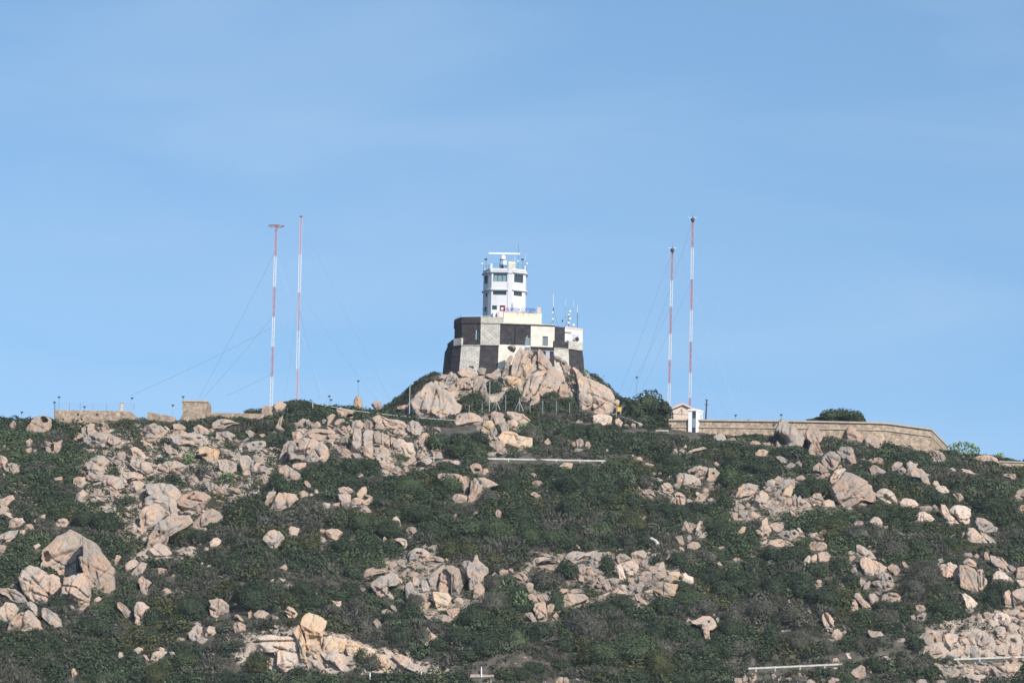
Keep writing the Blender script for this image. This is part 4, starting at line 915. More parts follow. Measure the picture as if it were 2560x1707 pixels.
mb = MB(); mb.box((a[0], Y - .15, a[2] - .8), (b_[0], Y + .2, a[2])); mb.obj('kerb_stone', 'conc', o); mb = MB(); mb.box((a[0], Y - .17, a[2] + .003), (b_[0], Y + .22, a[2] + .09)); mb.obj('red_edge', 'rpaint', o)
# ---------------------------------------------------------------- boulders: outlines measured on the photograph
# T:ox,oy opens a tile (outline numbers are tenths of a tile 5.87 times enlarged); letters before ':' = tone (p pink, g grey, o orange stained, w pale)
# '|' carries the label of a notable boulder; 'D' = hollows (cx,cy,rx,ry,depth); 'C' = cracks (x0,y0,x1,y1)
ROCKS = r'''
T:0,980
p:19,40 22,44 24,48 21,53 16,52 10,51 15,45|small pointed pale boulder among bushes at the shaded end of the skyline
p:60,33 68,34 74,40 74,46 70,56 62,58 48,58 36,55 42,46 47,38 53,34|domed boulder with a dark hollow near its top beside the fenced rampart D:62,38,5,5,1.6 D:67,41,4,4,1.2
g:118,52 130,46 137,46 137,52 142,58 132,66 120,64
g:145,46 150,44 157,46 160,52 165,58 158,60 145,58 141,54|rounded knob boulder with a bite out of one side below the fenced rampart D:147,49,4,3,.8
p:100,66 112,58 120,60 122,66 110,69
g:120,66 140,58 160,60 175,68 165,76 150,80 130,78 121,72
p:37,72 43,67 47,70 46,80 38,77
p:64,70 74,73 82,72 90,69 88,75 90,82 84,90 74,89 66,83|horned boulder with a U-shaped dark gap D:76,80,3,6,1.2
p:36,84 46,80 47,87 38,89
p:47,84 55,83 53,88 48,88
p:0,92 8,95 10,101 6,108 -4,112 -6,96
g:2,106 14,102 24,104 28,114 22,119 10,116 3,112|broken knobbly boulder at the shaded edge of the hillside D:8,107,3,4,.8
p:79,126 90,123 92,128 80,131
p:107,126 114,123 124,125 126,132 112,136 106,134
p:-6,156 0,155 16,150 20,156 10,166 -6,170
g:131,98 150,92 160,100 155,110 140,112 122,108
g:160,100 172,97 180,102 172,106
p:190,82 198,80 205,84 213,92 212,100 204,98 195,105 190,98 193,90
g:203,60 215,50 226,46 236,48 247,57 240,64 226,66 215,60|rounded hump boulder directly below the sloping rampart fragment
g:188,104 205,99 218,103 224,112 216,118 200,115
g:150,128 165,122 178,128 182,136 170,142 152,140
g:195,150 205,140 215,142 212,152
g:126,108 138,106 150,110 158,120 145,124 130,120
g:125,122 145,120 165,121 170,128 150,130 130,128
p:178,118 195,116 208,120 210,126 195,124 182,128
g:190,132 204,128 212,134 206,144 192,142
g:160,62 172,66 178,72 168,78 156,72
g:150,84 160,86 156,92 146,90
g:172,88 182,86 188,94 180,98 170,96
g:136,140 148,142 150,150 138,152
p:160,146 172,142 176,150 164,156
p:110,150 120,142 128,148 122,158 108,160
T:360,980
p:42,58 52,54 62,58 64,64 50,65 36,65
g:36,64 48,62 70,59 82,61 90,66 96,75 90,78 75,76 62,74 50,76 40,73|long whale-backed slab below the square stone bastion D:79,67,3,2,.6
p:42,47 50,45 60,50 64,57 52,55 43,53
p:72,52 80,47 88,50 96,56 94,62 84,62 74,59|rounded boulder beside the bush at the foot of the bastion
p:96,53 104,55 102,60 96,60
g:104,58 120,57 130,60 134,64 124,70 112,69 104,66
p:100,45 112,38 125,40 142,46 130,47 115,54 100,52
p:147,57 155,55 164,61 163,66 156,66
p:167,62 176,61 182,64 174,67
g:145,70 152,66 155,69 147,73
g:143,80 152,74 165,70 176,71 182,80 178,88 165,86 150,88|crumbling grey boulder pile amid scrub below the low coped rampart D:160,78,3,3,.7 D:170,76,3,2,.7
p:190,52 198,38 203,32 202,42 198,48 209,53 208,57 195,60 187,57|jagged bent rock standing on two legs
p:175,18 185,20 178,30 168,28
p:178,20 196,24 188,32 172,32
p:190,18 200,12 209,17 200,24 198,28 187,27
p:218,58 228,56 234,64 226,70 218,66
g:28,77 36,77 48,84 54,92 48,96 40,92 30,86 D:44,94,5,3,1
o:80,82 88,78 110,85 108,95 100,104 90,96 82,92|rust stained ledge block with a dark gap beneath D:87,93,6,3,1.4
g:110,81 125,84 135,90 130,95 115,92 D:121,93,6,2,1.2
g:138,84 142,92 137,100 130,96
g:140,92 152,92 160,100 162,112 155,120 145,118 140,105
g:158,92 168,92 174,100 165,104
g:105,98 120,97 135,104 137,112 128,118 112,112
g:20,110 30,101 45,100 60,106 62,112 45,115 30,114
g:165,108 175,107 188,114 182,118 170,116
p:68,125 75,122 84,132 76,134
p:86,132 92,128 106,136 122,144 110,146 95,142
p:195,112 200,106 212,108 206,114
p:198,112 208,106 218,112 230,120 234,126 220,128 210,131 200,126|pale slab boulder sloping over a dark bush
g:185,150 190,139 200,138 203,142
g:126,142 138,140 148,148 135,148
g:0,136 20,132 40,135 52,144 55,156 30,160 5,150
p:55,150 75,143 90,148 97,153 88,165 84,171 72,176 60,172 45,162|pale smooth slab with a cracked crown C:72,148,64,156 C:64,156,84,160
g:172,124 180,122 184,130 176,134
g:4,60 14,62 20,68 10,72 0,68
g:100,118 112,116 118,122 106,126
g:2,104 12,102 16,110 6,114
T:360,1220
g:0,14 15,6 35,10 45,18 56,30 50,38 38,34 25,28 12,22 0,26
p:0,26 14,21 28,28 30,38 20,48 5,58 -6,60 -8,36
g:5,72 20,48 35,40 52,38 62,37 70,47 60,56 48,64 38,72 30,80 22,88 10,95 3,86|long tilted smooth slab with one small dark hole D:22,64,2,3,1
p:72,46 84,38 97,29 110,35 117,45 108,48 95,50 84,54 70,55|flat topped pale wedge boulder above the leaning dark shrub
p:5,88 20,80 30,84 42,92 35,98 20,98 5,97
p:175,22 182,4 194,3 186,20 184,27 177,24|narrower half of the slab split by one straight crack
p:188,22 196,4 205,4 222,8 226,15 218,22 210,30 194,32 184,28|broader half of the slab split by one straight crack
g:172,75 182,62 190,60 198,63 205,71 200,80 197,89 188,87 182,80|sloping grey-topped boulder with a pale underside
p:215,55 228,58 226,68 214,69 210,63
w:95,80 102,73 107,72 113,76 112,80 104,86 100,88
w:77,80 85,79 83,84 78,83
w:89,86 95,88 94,92 88,91
p:117,89 122,85 128,88 124,90
p:132,90 135,85 139,88
w:81,110 86,108 88,112 82,112
w:91,114 97,110 100,113 94,116
p:20,116 26,117 40,121 38,125 30,126 21,125
p:38,130 43,125 47,129 42,132
p:106,127 114,128 120,131 112,131
w:143,133 150,133 148,135 144,135
p:198,117 207,110 211,116 210,122
p:182,136 190,132 192,142 188,143
p:204,141 218,138 219,144 206,145
w:198,131 208,134 206,137 199,134
p:26,152 30,146 36,147 41,152 34,158 26,157
g:44,92 56,88 62,92 52,96
w:62,86 70,84 74,88 66,92
T:0,1220
p:-6,18 0,16 10,10 18,11 17,18 8,25 -6,28
p:-4,28 8,28 10,34 2,40 -6,40
p:13,48 22,42 32,43 36,49 28,55 18,60 12,56
p:36,52 46,52 51,58 44,61 36,59
w:28,62 36,60 38,65 30,67
w:57,40 66,38 68,43 60,45
p:80,52 84,46 92,43 99,45 102,51 94,57 84,56|small egg shaped boulder perched above the tall cracked cone boulder
g:-4,70 12,62 25,60 22,72 8,80 -4,82
p:-4,82 8,84 8,92 -4,96
p:62,92 74,78 80,70 86,68 98,60 110,65 116,69 118,82 119,96 112,97 114,110 120,126 108,130 95,130 88,122 84,112 72,110 60,108|tall cracked cone boulder with a dark recess in its shaded side D:68,101,6,10,1.6
p:117,70 128,76 140,84 146,95 157,108 165,116 169,130 170,146 164,150 162,158 154,152 148,144 140,138 128,136 121,124 115,110 113,100 120,100 119,84|broad streaked slab leaning against the tall cracked cone boulder C:140,122,146,146
p:89,150 92,132 104,127 120,126 127,140 131,154 130,164 125,172 124,181 117,180 108,172 98,166 87,160|rounded block forming the foot of the tall cracked cone boulder C:92,143,112,146 C:112,146,129,160
p:26,133 30,120 40,113 52,116 58,120 67,126 72,128 70,140 71,155 72,168 60,166 50,162 44,158 38,150 30,142|bulging block beside the foot of the cone boulder, its wide outer half C:50,154,72,160
p:70,127 76,125 86,132 89,145 87,158 85,161 73,155 70,142
p:164,115 170,97 178,99 172,110 166,118
w:183,110 195,104 203,108 200,115 186,122 184,116
g:190,125 205,108 217,110 210,122 200,128
p:200,135 206,128 221,138 216,146 219,154 212,158 203,155 205,145|jagged notched boulder standing just past the streaked slab
w:48,84 56,80 60,84 52,90
T:0,1440
g:-4,17 8,16 22,20 34,28 44,36 30,38 18,36 8,28 -4,25|grey overlapping slab sloping down from the shaded edge of the hillside
g:14,14 19,10 25,14 28,19 22,20
g:36,38 44,36 52,42 57,52 55,57 44,48
p:-4,48 6,38 18,39 26,47 24,54 14,62 4,65 -4,60
p:10,74 14,62 28,54 40,49 46,54 56,64 65,75 58,82 40,82 25,80 12,79|blunt pyramid boulder below the overlapping grey slabs C:30,56,20,68
g:58,50 62,46 68,47 78,54 88,62 94,72 86,74 76,70 66,64 60,58
w:137,37 138,32 144,29 150,32 146,36 140,38
p:170,38 175,37 184,43 192,52 195,58 188,62 178,52 172,46|smooth curved boulder half sunk in bushes beside the arched boulder
p:196,44 200,38 207,37 218,45 225,52 226,60 229,68 224,72 218,66 216,61 210,66 203,69 198,64 196,55|arched boulder with a dark mouth at its base D:215,65,5,7,2
w:91,92 95,90 102,99 100,101 94,96
w:195,108 198,106 204,103 210,106 209,112 202,113
w:209,114 214,115 221,124 214,122
w:175,110 184,115 178,121 172,117
o:105,135 108,134 114,142 110,149 105,148 104,141
T:360,1440
p:9,120 12,112 19,109 26,108 34,110 30,116 24,122 14,124
w:20,108 23,103 35,107 32,112 25,112
w:36,110 44,111 50,114 40,117
p:93,34 100,34 106,32 116,36 126,42 126,50 125,56 118,60 108,57 97,54 95,46 98,42|blocky boulder with a dark crack under its lip C:95,47,104,51
p:130,56 138,55 148,64 146,66 134,60
p:105,62 109,62 109,66 105,66
g:63,84 70,74 76,70 84,74 85,82 84,90 76,94 66,88
g:72,70 78,66 86,70 82,73
p:90,80 95,72 104,74 106,82 100,90 88,90
p:76,94 84,88 94,92 88,98 78,97
p:44,93 52,89 56,88 64,93 54,95
p:132,68 140,66 148,70 151,78 142,80 134,82 130,75
p:152,52 157,49 158,58 153,62
p:160,56 168,49 176,50 184,54 178,60 166,62
p:186,56 200,60 198,65 188,62
p:206,52 210,43 218,46 225,54 222,62 212,58|layered pale boulder with dark slots above the quarry tower rock C:207,49,220,55 C:206,53,218,59
w:142,118 150,100 160,94 172,88 186,86 205,87 222,90 226,92 226,110 222,128 218,134 205,132 196,128 198,115 190,105 175,102 160,106|broad white quarried rock face beside the orange tower rock C:160,97,222,93 C:190,104,226,112
w:125,119 132,115 138,117 130,121
w:112,141 118,139 120,143 115,144
p:148,96 154,90 158,95 152,99
T:720,1440
o:18,72 22,62 24,57 30,54 36,56 42,56 48,60 55,64 54,72 52,80 52,92 50,104 36,100 26,95 24,84 20,78|orange stained tower rock at the top of the quarried bank C:36,56,32,74
o:6,82 14,70 18,80 22,90 26,100 30,120 20,118 14,100 10,88
o:50,104 52,92 60,86 72,90 85,90 86,100 80,108 70,104 60,112 50,112
o:26,100 40,100 50,108 52,125 40,118 30,112
w:46,112 60,106 72,106 78,116 85,136 72,128 55,122
w:24,112 36,116 50,126 52,134 38,128 26,118
o:84,100 92,96 106,100 108,112 98,118 88,112
o:104,102 122,104 132,112 128,122 112,118|crumbling orange earth block low on the quarried bank
o:128,112 142,116 150,126 149,140 138,132 128,122
w:139,108 145,109 153,115 146,116
w:172,112 174,108 180,112 178,116
p:150,116 165,114 178,120 186,128 194,136 188,138 170,132 158,124
p:165,128 178,126 185,132 172,136
w:64,35 72,36 78,35 79,44 74,46 68,40
p:36,24 40,22 46,26 42,29
g:98,19 104,16 112,16 115,18 108,22
g:136,50 144,47 154,52 158,60 148,60 138,56
g:148,42 156,42 165,54 158,54
g:124,64 130,61 136,68 140,75 130,74
w:147,30 152,27 156,32 150,34
p:198,98 204,84 210,82 218,88 222,94 226,102 218,104 206,103|flat ledge with a dark undercut amid grey scrub
g:196,86 204,74 212,84 206,90
p:223,62 230,56 235,58 235,66 226,66
p:200,56 212,58 212,64 204,62
p:205,50 216,55 210,56
p:172,24 200,24 204,36 210,38 206,48 196,46
T:720,980
p:70,24 76,21 82,24 90,26 97,27 94,32 87,32 85,38 80,34 74,34 71,30|curved snout-like boulder directly under the white cable
p:68,44 74,38 82,38 84,42 76,46 70,48
p:56,36 64,31 70,32 66,40 60,50 57,47 58,40
g:48,42 53,38 57,41 52,46
w:86,39 92,36 98,35 96,37 88,41
p:10,46 18,40 23,37 27,40 26,48 20,50 12,49
p:26,40 30,39 34,44 33,48 27,49
p:36,48 42,42 45,43 50,49 44,52 38,52
p:15,54 24,52 30,55 24,58
p:95,19 96,12 98,5 103,4 108,8 108,15 110,18 102,19|small orange rock stack on the skyline
p:122,18 128,12 136,14 140,19 132,22
p:74,56 80,49 85,50 88,56 82,58
p:86,50 90,47 94,56 88,57
g:92,52 94,44 100,40 106,41 111,46 109,52 102,54 94,56
g:110,46 116,40 121,42 126,48 120,54 112,53
p:122,38 127,34 133,33 140,36 148,40 160,40 170,42 176,48 175,54 165,52 155,50 145,51 135,50 128,46|long smooth whale-backed boulder below the white cable
p:128,45 135,46 143,52 140,55 128,52
g:152,57 160,52 168,56 178,60 170,63 158,62
g:173,54 176,44 182,40 187,40 192,44 191,47 197,50 196,56 192,62 180,60|grey upright lumpy boulder at the end of the long whale-backed boulder
p:28,60 36,54 44,53 60,55 70,57 68,60 55,60 42,58 32,63
p:25,66 34,60 45,60 56,63 55,70 45,70 32,68
p:57,62 64,60 72,63 77,67 74,72 64,70
w:56,72 62,68 70,70 74,73 66,76
g:6,58 12,56 16,58 18,64 12,70 6,66
p:-2,82 2,72 10,69 22,66 36,68 48,72 56,80 60,90 57,97 48,97 40,103 30,102 22,97 10,92 2,94|huge overhanging boulder with a dark crack across its smooth belly C:39,84,46,94 D:13,78,3,4,1
g:-14,96 -8,78 -2,70 6,70 4,82 -2,94 -8,104|upright flake forming one leg of the huge overhanging boulder C:0,78,-4,94
p:2,97 6,87 14,91 20,97 16,101 6,99
p:4,106 14,103 26,102 27,108 18,114 8,110
p:48,100 52,96 55,100 53,105
g:75,76 78,66 88,57 90,64 90,74 86,80 78,79 D:82,78,6,3,1.4
g:92,78 96,58 94,54 100,52 106,55 107,64 106,80 108,88 96,90 91,86
g:109,64 110,58 118,54 124,55 124,68 124,76 120,82 112,78 108,72|first of the upright jointed slabs in the central outcrop, nearest the fort track
g:124,56 132,56 138,60 138,70 134,74 126,72
p:138,60 148,63 150,72 148,84 140,80 136,72
g:150,64 158,66 165,74 167,82 160,86 152,84 150,75|rounded end slab of the jointed central outcrop
p:107,78 118,80 124,78 126,90 122,96 112,90
p:125,75 136,76 148,84 148,90 135,92 127,88 D:130,79,5,2,.8
g:70,82 84,82 92,88 106,90 108,96 95,96 78,94
w:160,67 170,68 170,72 180,73 188,76 189,86 184,92 176,94 170,86 166,80|bright white freshly broken rock face beside the jointed outcrop
p:190,78 192,68 198,60 203,59 208,63 212,72 210,78 204,84 196,80|upright egg shaped boulder with a prickly pear at its side
g:188,86 196,79 205,80 210,88 208,96 198,98 188,94
p:211,86 220,86 226,88 232,94 226,98 212,96
g:128,96 132,90 140,89 148,91 153,96 152,102 150,106 140,105 134,102|rounded boulder with small dark pits below the jointed outcrop D:137,99,2,3,.7
g:134,104 150,104 158,108 155,114 140,114
g:155,110 162,108 168,114 160,118 148,116
w:136,118 140,114 145,117 143,119
p:168,112 172,108 178,112 174,116 166,116
p:150,116 160,117 174,118 164,122
g:185,108 190,101 200,97 207,96 213,100 210,104 204,106 200,104 194,104 188,110|shelf boulder with a dark cave beneath it D:194,107,7,4,1.6
p:172,102 180,96 187,94 188,100 182,106 174,106
p:98,122 104,118 110,120 110,125 104,126
p:22,130 28,129 36,138 36,141 28,138
p:71,142 80,138 88,138 98,144 95,148 86,148 76,148|upper block of the three stacked pale blocks
p:72,150 84,147 92,150 92,160 88,168 80,166 74,158|lower block of the three stacked pale blocks
p:100,148 108,139 114,137 116,142 114,150 108,156 102,156|leaning rounded finger boulder
T:720,1220
p:16,13 17,5 22,2 30,7 29,12 22,13
w:31,10 34,7 37,10 33,12
w:37,4 42,1 46,6 41,8
w:52,6 56,2 58,5 54,8
p:92,22 94,15 102,13 112,16 112,20 104,24 98,24
p:108,20 118,14 124,13 128,20 120,24 110,25
p:103,32 110,27 118,28 124,35 112,36
p:106,24 118,26 116,28 106,27
w:92,25 100,25 104,29 96,28
w:49,23 53,20 62,22 61,27 54,30
p:64,24 70,21 76,20 75,27 68,27
w:62,28 68,30 73,33 66,32
w:40,22 45,18 47,22
p:112,8 120,10 128,14 124,16 114,12
w:152,46 155,42 159,40 164,46 168,54 170,59 166,60 160,52 154,50|pale pointed boulder standing alone in dense shrubs
p:171,63 176,57 182,56 188,58 190,63 184,67 176,65
p:153,76 160,72 170,72 175,76 176,84 174,88 170,84 162,78
p:174,74 180,69 184,68 180,74
p:137,78 141,70 145,74 142,80 137,80
p:145,75 153,73 154,76 148,78
p:46,60 54,60 53,67 46,66
p:54,62 64,58 72,60 81,64 77,70 72,77 62,74 55,68|cracked block boulder half hidden by scrub
p:47,69 53,72 60,79 52,80 46,76
p:86,76 96,74 97,79 88,78
o:36,82 42,81 47,84 40,85
g:178,104 180,92 186,87 196,87 206,92 208,98 204,104 192,106 180,110|boulder with a rusty hollow in its face D:191,95,5,3,1
g:195,86 202,81 206,85 200,88
g:204,88 212,83 218,83 219,88 212,92
g:208,96 220,92 229,94 228,98 215,98
g:202,104 215,99 228,102 228,108 216,105 204,106
g:174,98 180,90 181,92 176,104
g:140,112 150,108 158,107 162,112 154,118 146,116
g:158,108 164,103 172,104 176,110 170,114 162,112
g:178,114 184,109 196,111 194,115 184,116
p:100,130 116,119 124,115 126,118 142,118 146,122 132,126 124,128 116,134 106,134|long low pale ledge pointing down into dark shrubs
g:203,132 212,122 222,114 228,110 234,114 226,124 220,134 218,146 212,145|grey shoulder of the big domed boulder
g:120,140 130,132 144,126 150,122 158,124 164,136 158,142 148,138 146,150 142,160 132,155 122,146
g:146,137 152,124 160,126 165,138 158,142
g:162,128 170,120 174,122 172,130
g:171,142 180,136 184,142 182,150 190,152 200,155 205,165 190,168 172,160
g:183,130 188,129 194,136 194,146 186,146 182,138
g:195,134 203,135 210,148 205,152 196,148
g:174,126 184,122 196,124 192,129 180,130
T:1080,980
p:30,48 36,32 45,29 56,29 66,32 73,37 75,42 72,48 64,50 50,50 35,50|great rounded boulder behind the low stone parapet D:39,36,2,1.5,.6
g:86,30 92,26 105,31 107,36 96,42 86,38
p:108,28 120,28 134,32 148,40 136,46 124,44 112,38
o:72,54 76,42 88,40 92,48 86,56 74,60|yellowish block on the flank of the broken heap below the fence
g:84,52 92,49 96,58 93,68 86,62
g:98,46 108,42 114,50 112,58 104,62 100,54
p:110,42 120,38 128,46 124,56 114,52
o:96,66 104,56 120,56 128,64 146,66 147,78 130,78 115,80 104,76|orange flanked block at the foot of the broken heap below the fence
g:82,74 92,70 104,70 108,80 96,86 84,80
p:76,62 84,62 94,68 88,71 78,68
g:98,84 108,80 110,88 102,92
g:90,38 100,34 108,40 104,48 94,48
g:72,36 82,34 84,38 74,42
g:155,70 162,69 164,73 158,76
p:164,73 170,67 176,74 168,78
g:212,78 211,70 217,67 222,70 223,77 218,82|taller of the twin rounded boulders beside the dark hedge
g:224,78 226,71 231,72 234,78 230,84 224,83|lower of the twin rounded boulders beside the dark hedge
g:203,74 210,72 212,78 205,82
g:203,84 212,82 226,83 222,86 206,87
w:13,100 20,98 32,100 46,100 46,104 36,106 20,103|thin white pitted ledge below the upper road D:28,102,3,1,.5
p:55,108 60,104 68,104 74,109 74,115 70,120 62,120 56,114|boulder with a curved dark hollow like a mouth D:67,114,5,3,1.1
o:72,118 76,112 81,112 84,116 78,121 72,121
p:7,120 15,118 28,119 43,121 44,128 40,140 36,147 28,142 18,134 10,128|sloping half of the twin-slab boulder in the middle of the hillside D:36,127,2,1.5,.4
p:42,140 44,124 50,122 55,128 53,142 50,148 40,148|narrow middle slice of the twin-slab boulder
p:54,150 56,130 62,125 72,125 84,128 98,135 86,136 84,140 76,146 72,155 58,158|broad domed half of the twin-slab boulder with a small pit D:77,136,1.5,1.5,.6
p:145,132 152,129 160,130 165,132 158,137 148,137
p:142,118 150,118 156,124 150,125
o:143,150 150,146 158,150 154,155
o:186,108 194,102 206,104 206,112 198,116 188,113
p:205,46 215,41 222,44 234,45 225,48 214,47
T:1220,830
w:154,134 155,122 162,120 180,121 183,124 182,134 168,136|squared-off pale block beside the orange board pole
T:1080,1220
p:27,16 32,8 40,8 50,10 52,14 48,22 34,20
p:52,22 53,10 60,8 63,14 63,22
p:142,8 148,6 154,8 160,10 153,14 146,11
p:92,34 96,30 102,34 102,42 97,46 93,40
p:57,38 60,34 68,34 66,38
p:30,40 36,36 36,42
p:8,146 12,126 16,118 22,117 28,121 28,140 24,152 10,150|smooth pale front of the big domed boulder
g:18,112 28,112 38,117 46,125 49,132 42,142 40,150 34,158 28,154 28,122 22,116|rounded grey side of the big domed boulder with orange streaks
o:0,152 12,152 24,154 28,160 27,168 22,178 8,178 2,168|squared block under the big domed boulder
g:42,112 46,106 52,104 58,108 62,100 66,98 68,106 76,112 82,116 82,124 76,130 78,142 76,152 66,158 60,150 54,138 50,124|knobbly pillar rock with an orange foot
p:52,130 60,126 66,140 60,150 54,146
p:98,122 104,118 112,120 112,126 104,128 100,127
p:112,118 118,117 120,122 116,126
p:87,128 92,122 95,126 92,132
p:118,130 126,124 138,127 142,132 136,138 126,132
p:136,142 142,137 150,140 148,146 152,154 142,150
g:147,108 152,102 165,100 182,104 185,108 170,106 156,108 150,114|long stratified ledge above the round dark bush
g:158,102 170,98 185,96 196,97 190,102 175,101
g:193,106 198,97 206,92 220,93 225,97 215,102 205,104
p:160,114 175,116 180,120 168,119
g:212,112 220,110 226,118 224,126 216,122
T:1440,1220
g:-12,95 0,92 14,93 12,98 0,101
g:8,100 14,94 24,91 32,92 28,98 16,104
g:40,94 48,92 56,95 54,102 48,100
g:18,106 24,98 32,93 40,93 50,98 54,104 48,108 36,112 32,116 22,117|great brown dome boulder in the middle ledge
p:2,112 10,110 14,118 13,126 7,124
p:15,118 22,118 28,124 26,132 20,134 16,126
g:58,100 64,95 72,95 80,100 82,106 74,108 68,112 62,108|squat brown topped boulder above two pale facets
w:60,112 66,110 70,120 74,130 66,134 60,124
w:67,116 72,108 82,105 90,110 92,116 86,124 78,126 72,124
g:81,96 88,91 98,90 104,94 104,100 98,104 92,108 86,106 82,102|cleft topped rounded boulder crowning the middle ledge
g:93,112 97,105 104,104 106,110 102,118 96,117
g:102,94 108,92 112,97 106,98
g:103,120 108,113 116,113 121,120 116,124 108,122
g:116,112 122,108 129,108 131,116 132,122 126,124 120,122 116,115
p:95,126 100,120 112,122 112,128 104,130 97,129
p:112,130 120,124 132,124 134,128 124,132 116,135
o:134,124 142,122 152,122 153,127 148,134 136,132
g:28,130 36,127 42,130 40,138 30,136
g:42,140 48,134 54,146 48,152 42,146
p:58,146 66,140 72,142 75,152 76,160 66,158 58,156 50,154
g:75,132 84,130 86,140 78,142
g:90,128 100,127 106,134 100,140 92,138
g:20,142 28,138 32,142 26,146
g:76,142 84,142 86,148 78,148
g:86,148 92,143 96,150 90,154
g:48,132 56,130 60,138 52,140
o:112,150 122,142 128,138 138,140 150,140 147,148 144,154 132,160 126,156 118,152|boulder with a bright orange lower flank
w:154,138 157,126 161,123 166,128 172,130 173,136 168,140 160,139|isolated pale boulder with a notched top
g:154,60 158,50 162,46 166,54 172,62 172,66 166,64 158,62|first spire of the twin spired pale rock
g:164,49 172,51 178,52 176,60 170,62 166,56
g:174,66 178,52 182,46 186,48 187,54 190,58 188,66 182,70|second spire of the twin spired pale rock, riddled with dark holes D:184,54,1.5,1.5,.6 D:185,60,1.5,1.5,.6
w:178,72 184,66 192,63 194,67 188,73
g:145,70 156,69 161,84 150,80|tilted rectangular slab below the twin spired pale rock
g:162,76 164,69 168,68 171,74 166,80
p:164,82 170,77 180,79 184,85 176,88 168,91 163,90
p:151,84 158,87 161,93 152,91
p:88,43 94,40 104,41 101,46 97,48 94,45|lone flat peach boulder ringed by bushes
g:203,92 210,86 218,84 217,88 208,90
w:205,110 210,107 216,112 210,114
g:223,128 230,126 240,130 230,134 224,132
T:1440,980
p:147,134 148,122 152,118 164,119 172,121 182,128 184,134 170,136 160,138 156,138 150,136|lower smooth half of the large split boulder
p:163,115 172,110 182,108 190,108 194,111 192,124 188,128 180,125 172,120 166,119|upper half of the large split boulder with dark gaps D:172,119,4,2,1
p:195,110 204,111 212,118 207,124 203,130 192,132 190,127 194,120|end block of the large split boulder, cut off by a crack D:202,119,3,1.5,.8
g:117,143 126,135 134,132 142,138 144,144 134,148 124,148 118,146|grey craggy boulder before the large split boulder
g:95,146 104,142 114,145 114,150 104,152
g:87,141 93,138 96,142 90,144
p:103,138 110,134 112,138 106,141
g:108,120 114,117 119,118 116,122 110,122
g:120,118 126,117 128,121 122,122
w:109,123 118,126 124,124 120,128 112,127
w:132,127 137,122 142,122 136,127
p:204,138 210,132 224,132 215,140 208,141
g:194,140 200,136 205,142 198,146
g:182,146 190,140 198,146 190,148
p:85,101 90,96 94,94 98,98 96,101|low pyramid boulder on the earth bank past the upper guard rail
o:92,103 106,104 115,106 112,110 104,107 96,106
p:22,106 27,105 24,109
p:28,107 36,106 34,110 28,109
g:138,90 142,84 147,81 151,88 150,93 142,92
g:150,86 156,82 166,87 158,89
g:152,88 156,92 150,95
w:158,80 161,76 164,81 160,82
w:163,76 166,71 169,71 167,77
w:147,78 151,76 152,79
w:140,78 145,77 146,79
w:166,86 176,82 186,79 194,82 184,83 172,88 158,95 155,94|long thin white ledge below the sentry tower
p:201,104 206,101 211,106 208,109
g:200,67 206,62 212,60 218,62 222,68 214,71 206,70|white heap of broken boulders before the rampart
g:220,69 230,66 236,68 234,71 224,71
w:97,88 99,85 102,86 101,90
w:79,94 83,91 86,94
w:48,80 52,77 55,79
w:42,88 45,83 48,85
w:24,80 28,77 30,78 26,81
g:70,47 75,46 83,54 76,54
g:80,50 82,45 88,46 88,53 82,53
g:90,46 94,42 98,46 96,50 91,50
p:84,38 88,38 92,40 86,42
T:1440,1220
p:135,22 138,14 144,6 150,5 158,8 162,14 160,22 154,25 142,26|rounded boulder scored by vertical grooves C:148,12,147,24 C:151,12,153,24
p:172,20 180,8 190,5 196,8 190,18 182,20
g:185,2 192,0 197,3 190,6
p:192,16 200,13 203,18 196,20
T:1800,980
g:74,84 76,70 82,54 86,44 90,36 96,40 104,46 112,54 120,60 123,67 118,73 110,77 98,79 88,80 80,81|great pointed boulder with a cavern in its face D:92,69,9,9,3.2 D:79,66,7,18,3.2
p:127,56 132,48 140,48 148,56 152,64 150,70 146,76 150,80 156,86 152,92 142,94 130,92 128,80 131,74 127,66|wavy pale rock pillar beside the great pointed boulder
p:50,90 56,84 64,83 72,86 70,90 66,94 54,92
p:40,76 48,70 58,72 62,76 50,77
p:60,74 74,73 74,77 64,78
g:80,94 88,92 98,98 100,104 90,104
g:96,108 104,102 112,106 104,112 97,112
g:110,104 116,100 121,106 118,110
w:20,91 28,88 28,91
p:183,66 186,54 190,48 194,48 200,55 208,62 206,68 194,70 186,69|pale cone boulder standing against the stone rampart
p:212,68 218,62 228,64 236,72 236,82 222,80 212,77
g:148,100 154,90 162,86 170,86 176,94 177,102 170,106 164,115 158,112 152,108|grooved half of the great cleft boulder, on its shaded side C:156,98,164,110
g:170,86 178,79 190,79 196,84 198,92 201,99 198,104 188,106 182,108 178,102 176,94|high rounded half of the great cleft boulder
g:137,110 146,102 150,106 158,114 164,118 160,124 150,124 148,118 142,118 136,116 D:142,120,7,4,1.4
p:162,124 170,114 178,112 182,110 186,112 178,122 172,133 160,130
g:172,108 178,106 182,112 174,114
p:172,134 178,126 185,116 190,116 200,120 212,128 224,136 223,139 230,148 226,152 214,150 205,154 195,160 188,168 180,164 170,150 165,142|huge sloping dome boulder under the great cleft boulder C:182,152,187,146
p:202,98 208,96 216,97 212,99
p:217,100 222,97 226,100 224,104
p:226,98 235,95 240,100 232,104
g:202,108 208,106 211,109 206,111
g:219,118 225,107 232,108 238,114 228,120
p:110,126 116,122 122,121 126,126 122,130 114,130
p:22,150 26,140 36,133 46,133 56,136 54,144 48,150 34,156|rounded pitted boulder above the dark hollow slot
p:0,138 6,134 13,132 8,136 0,141
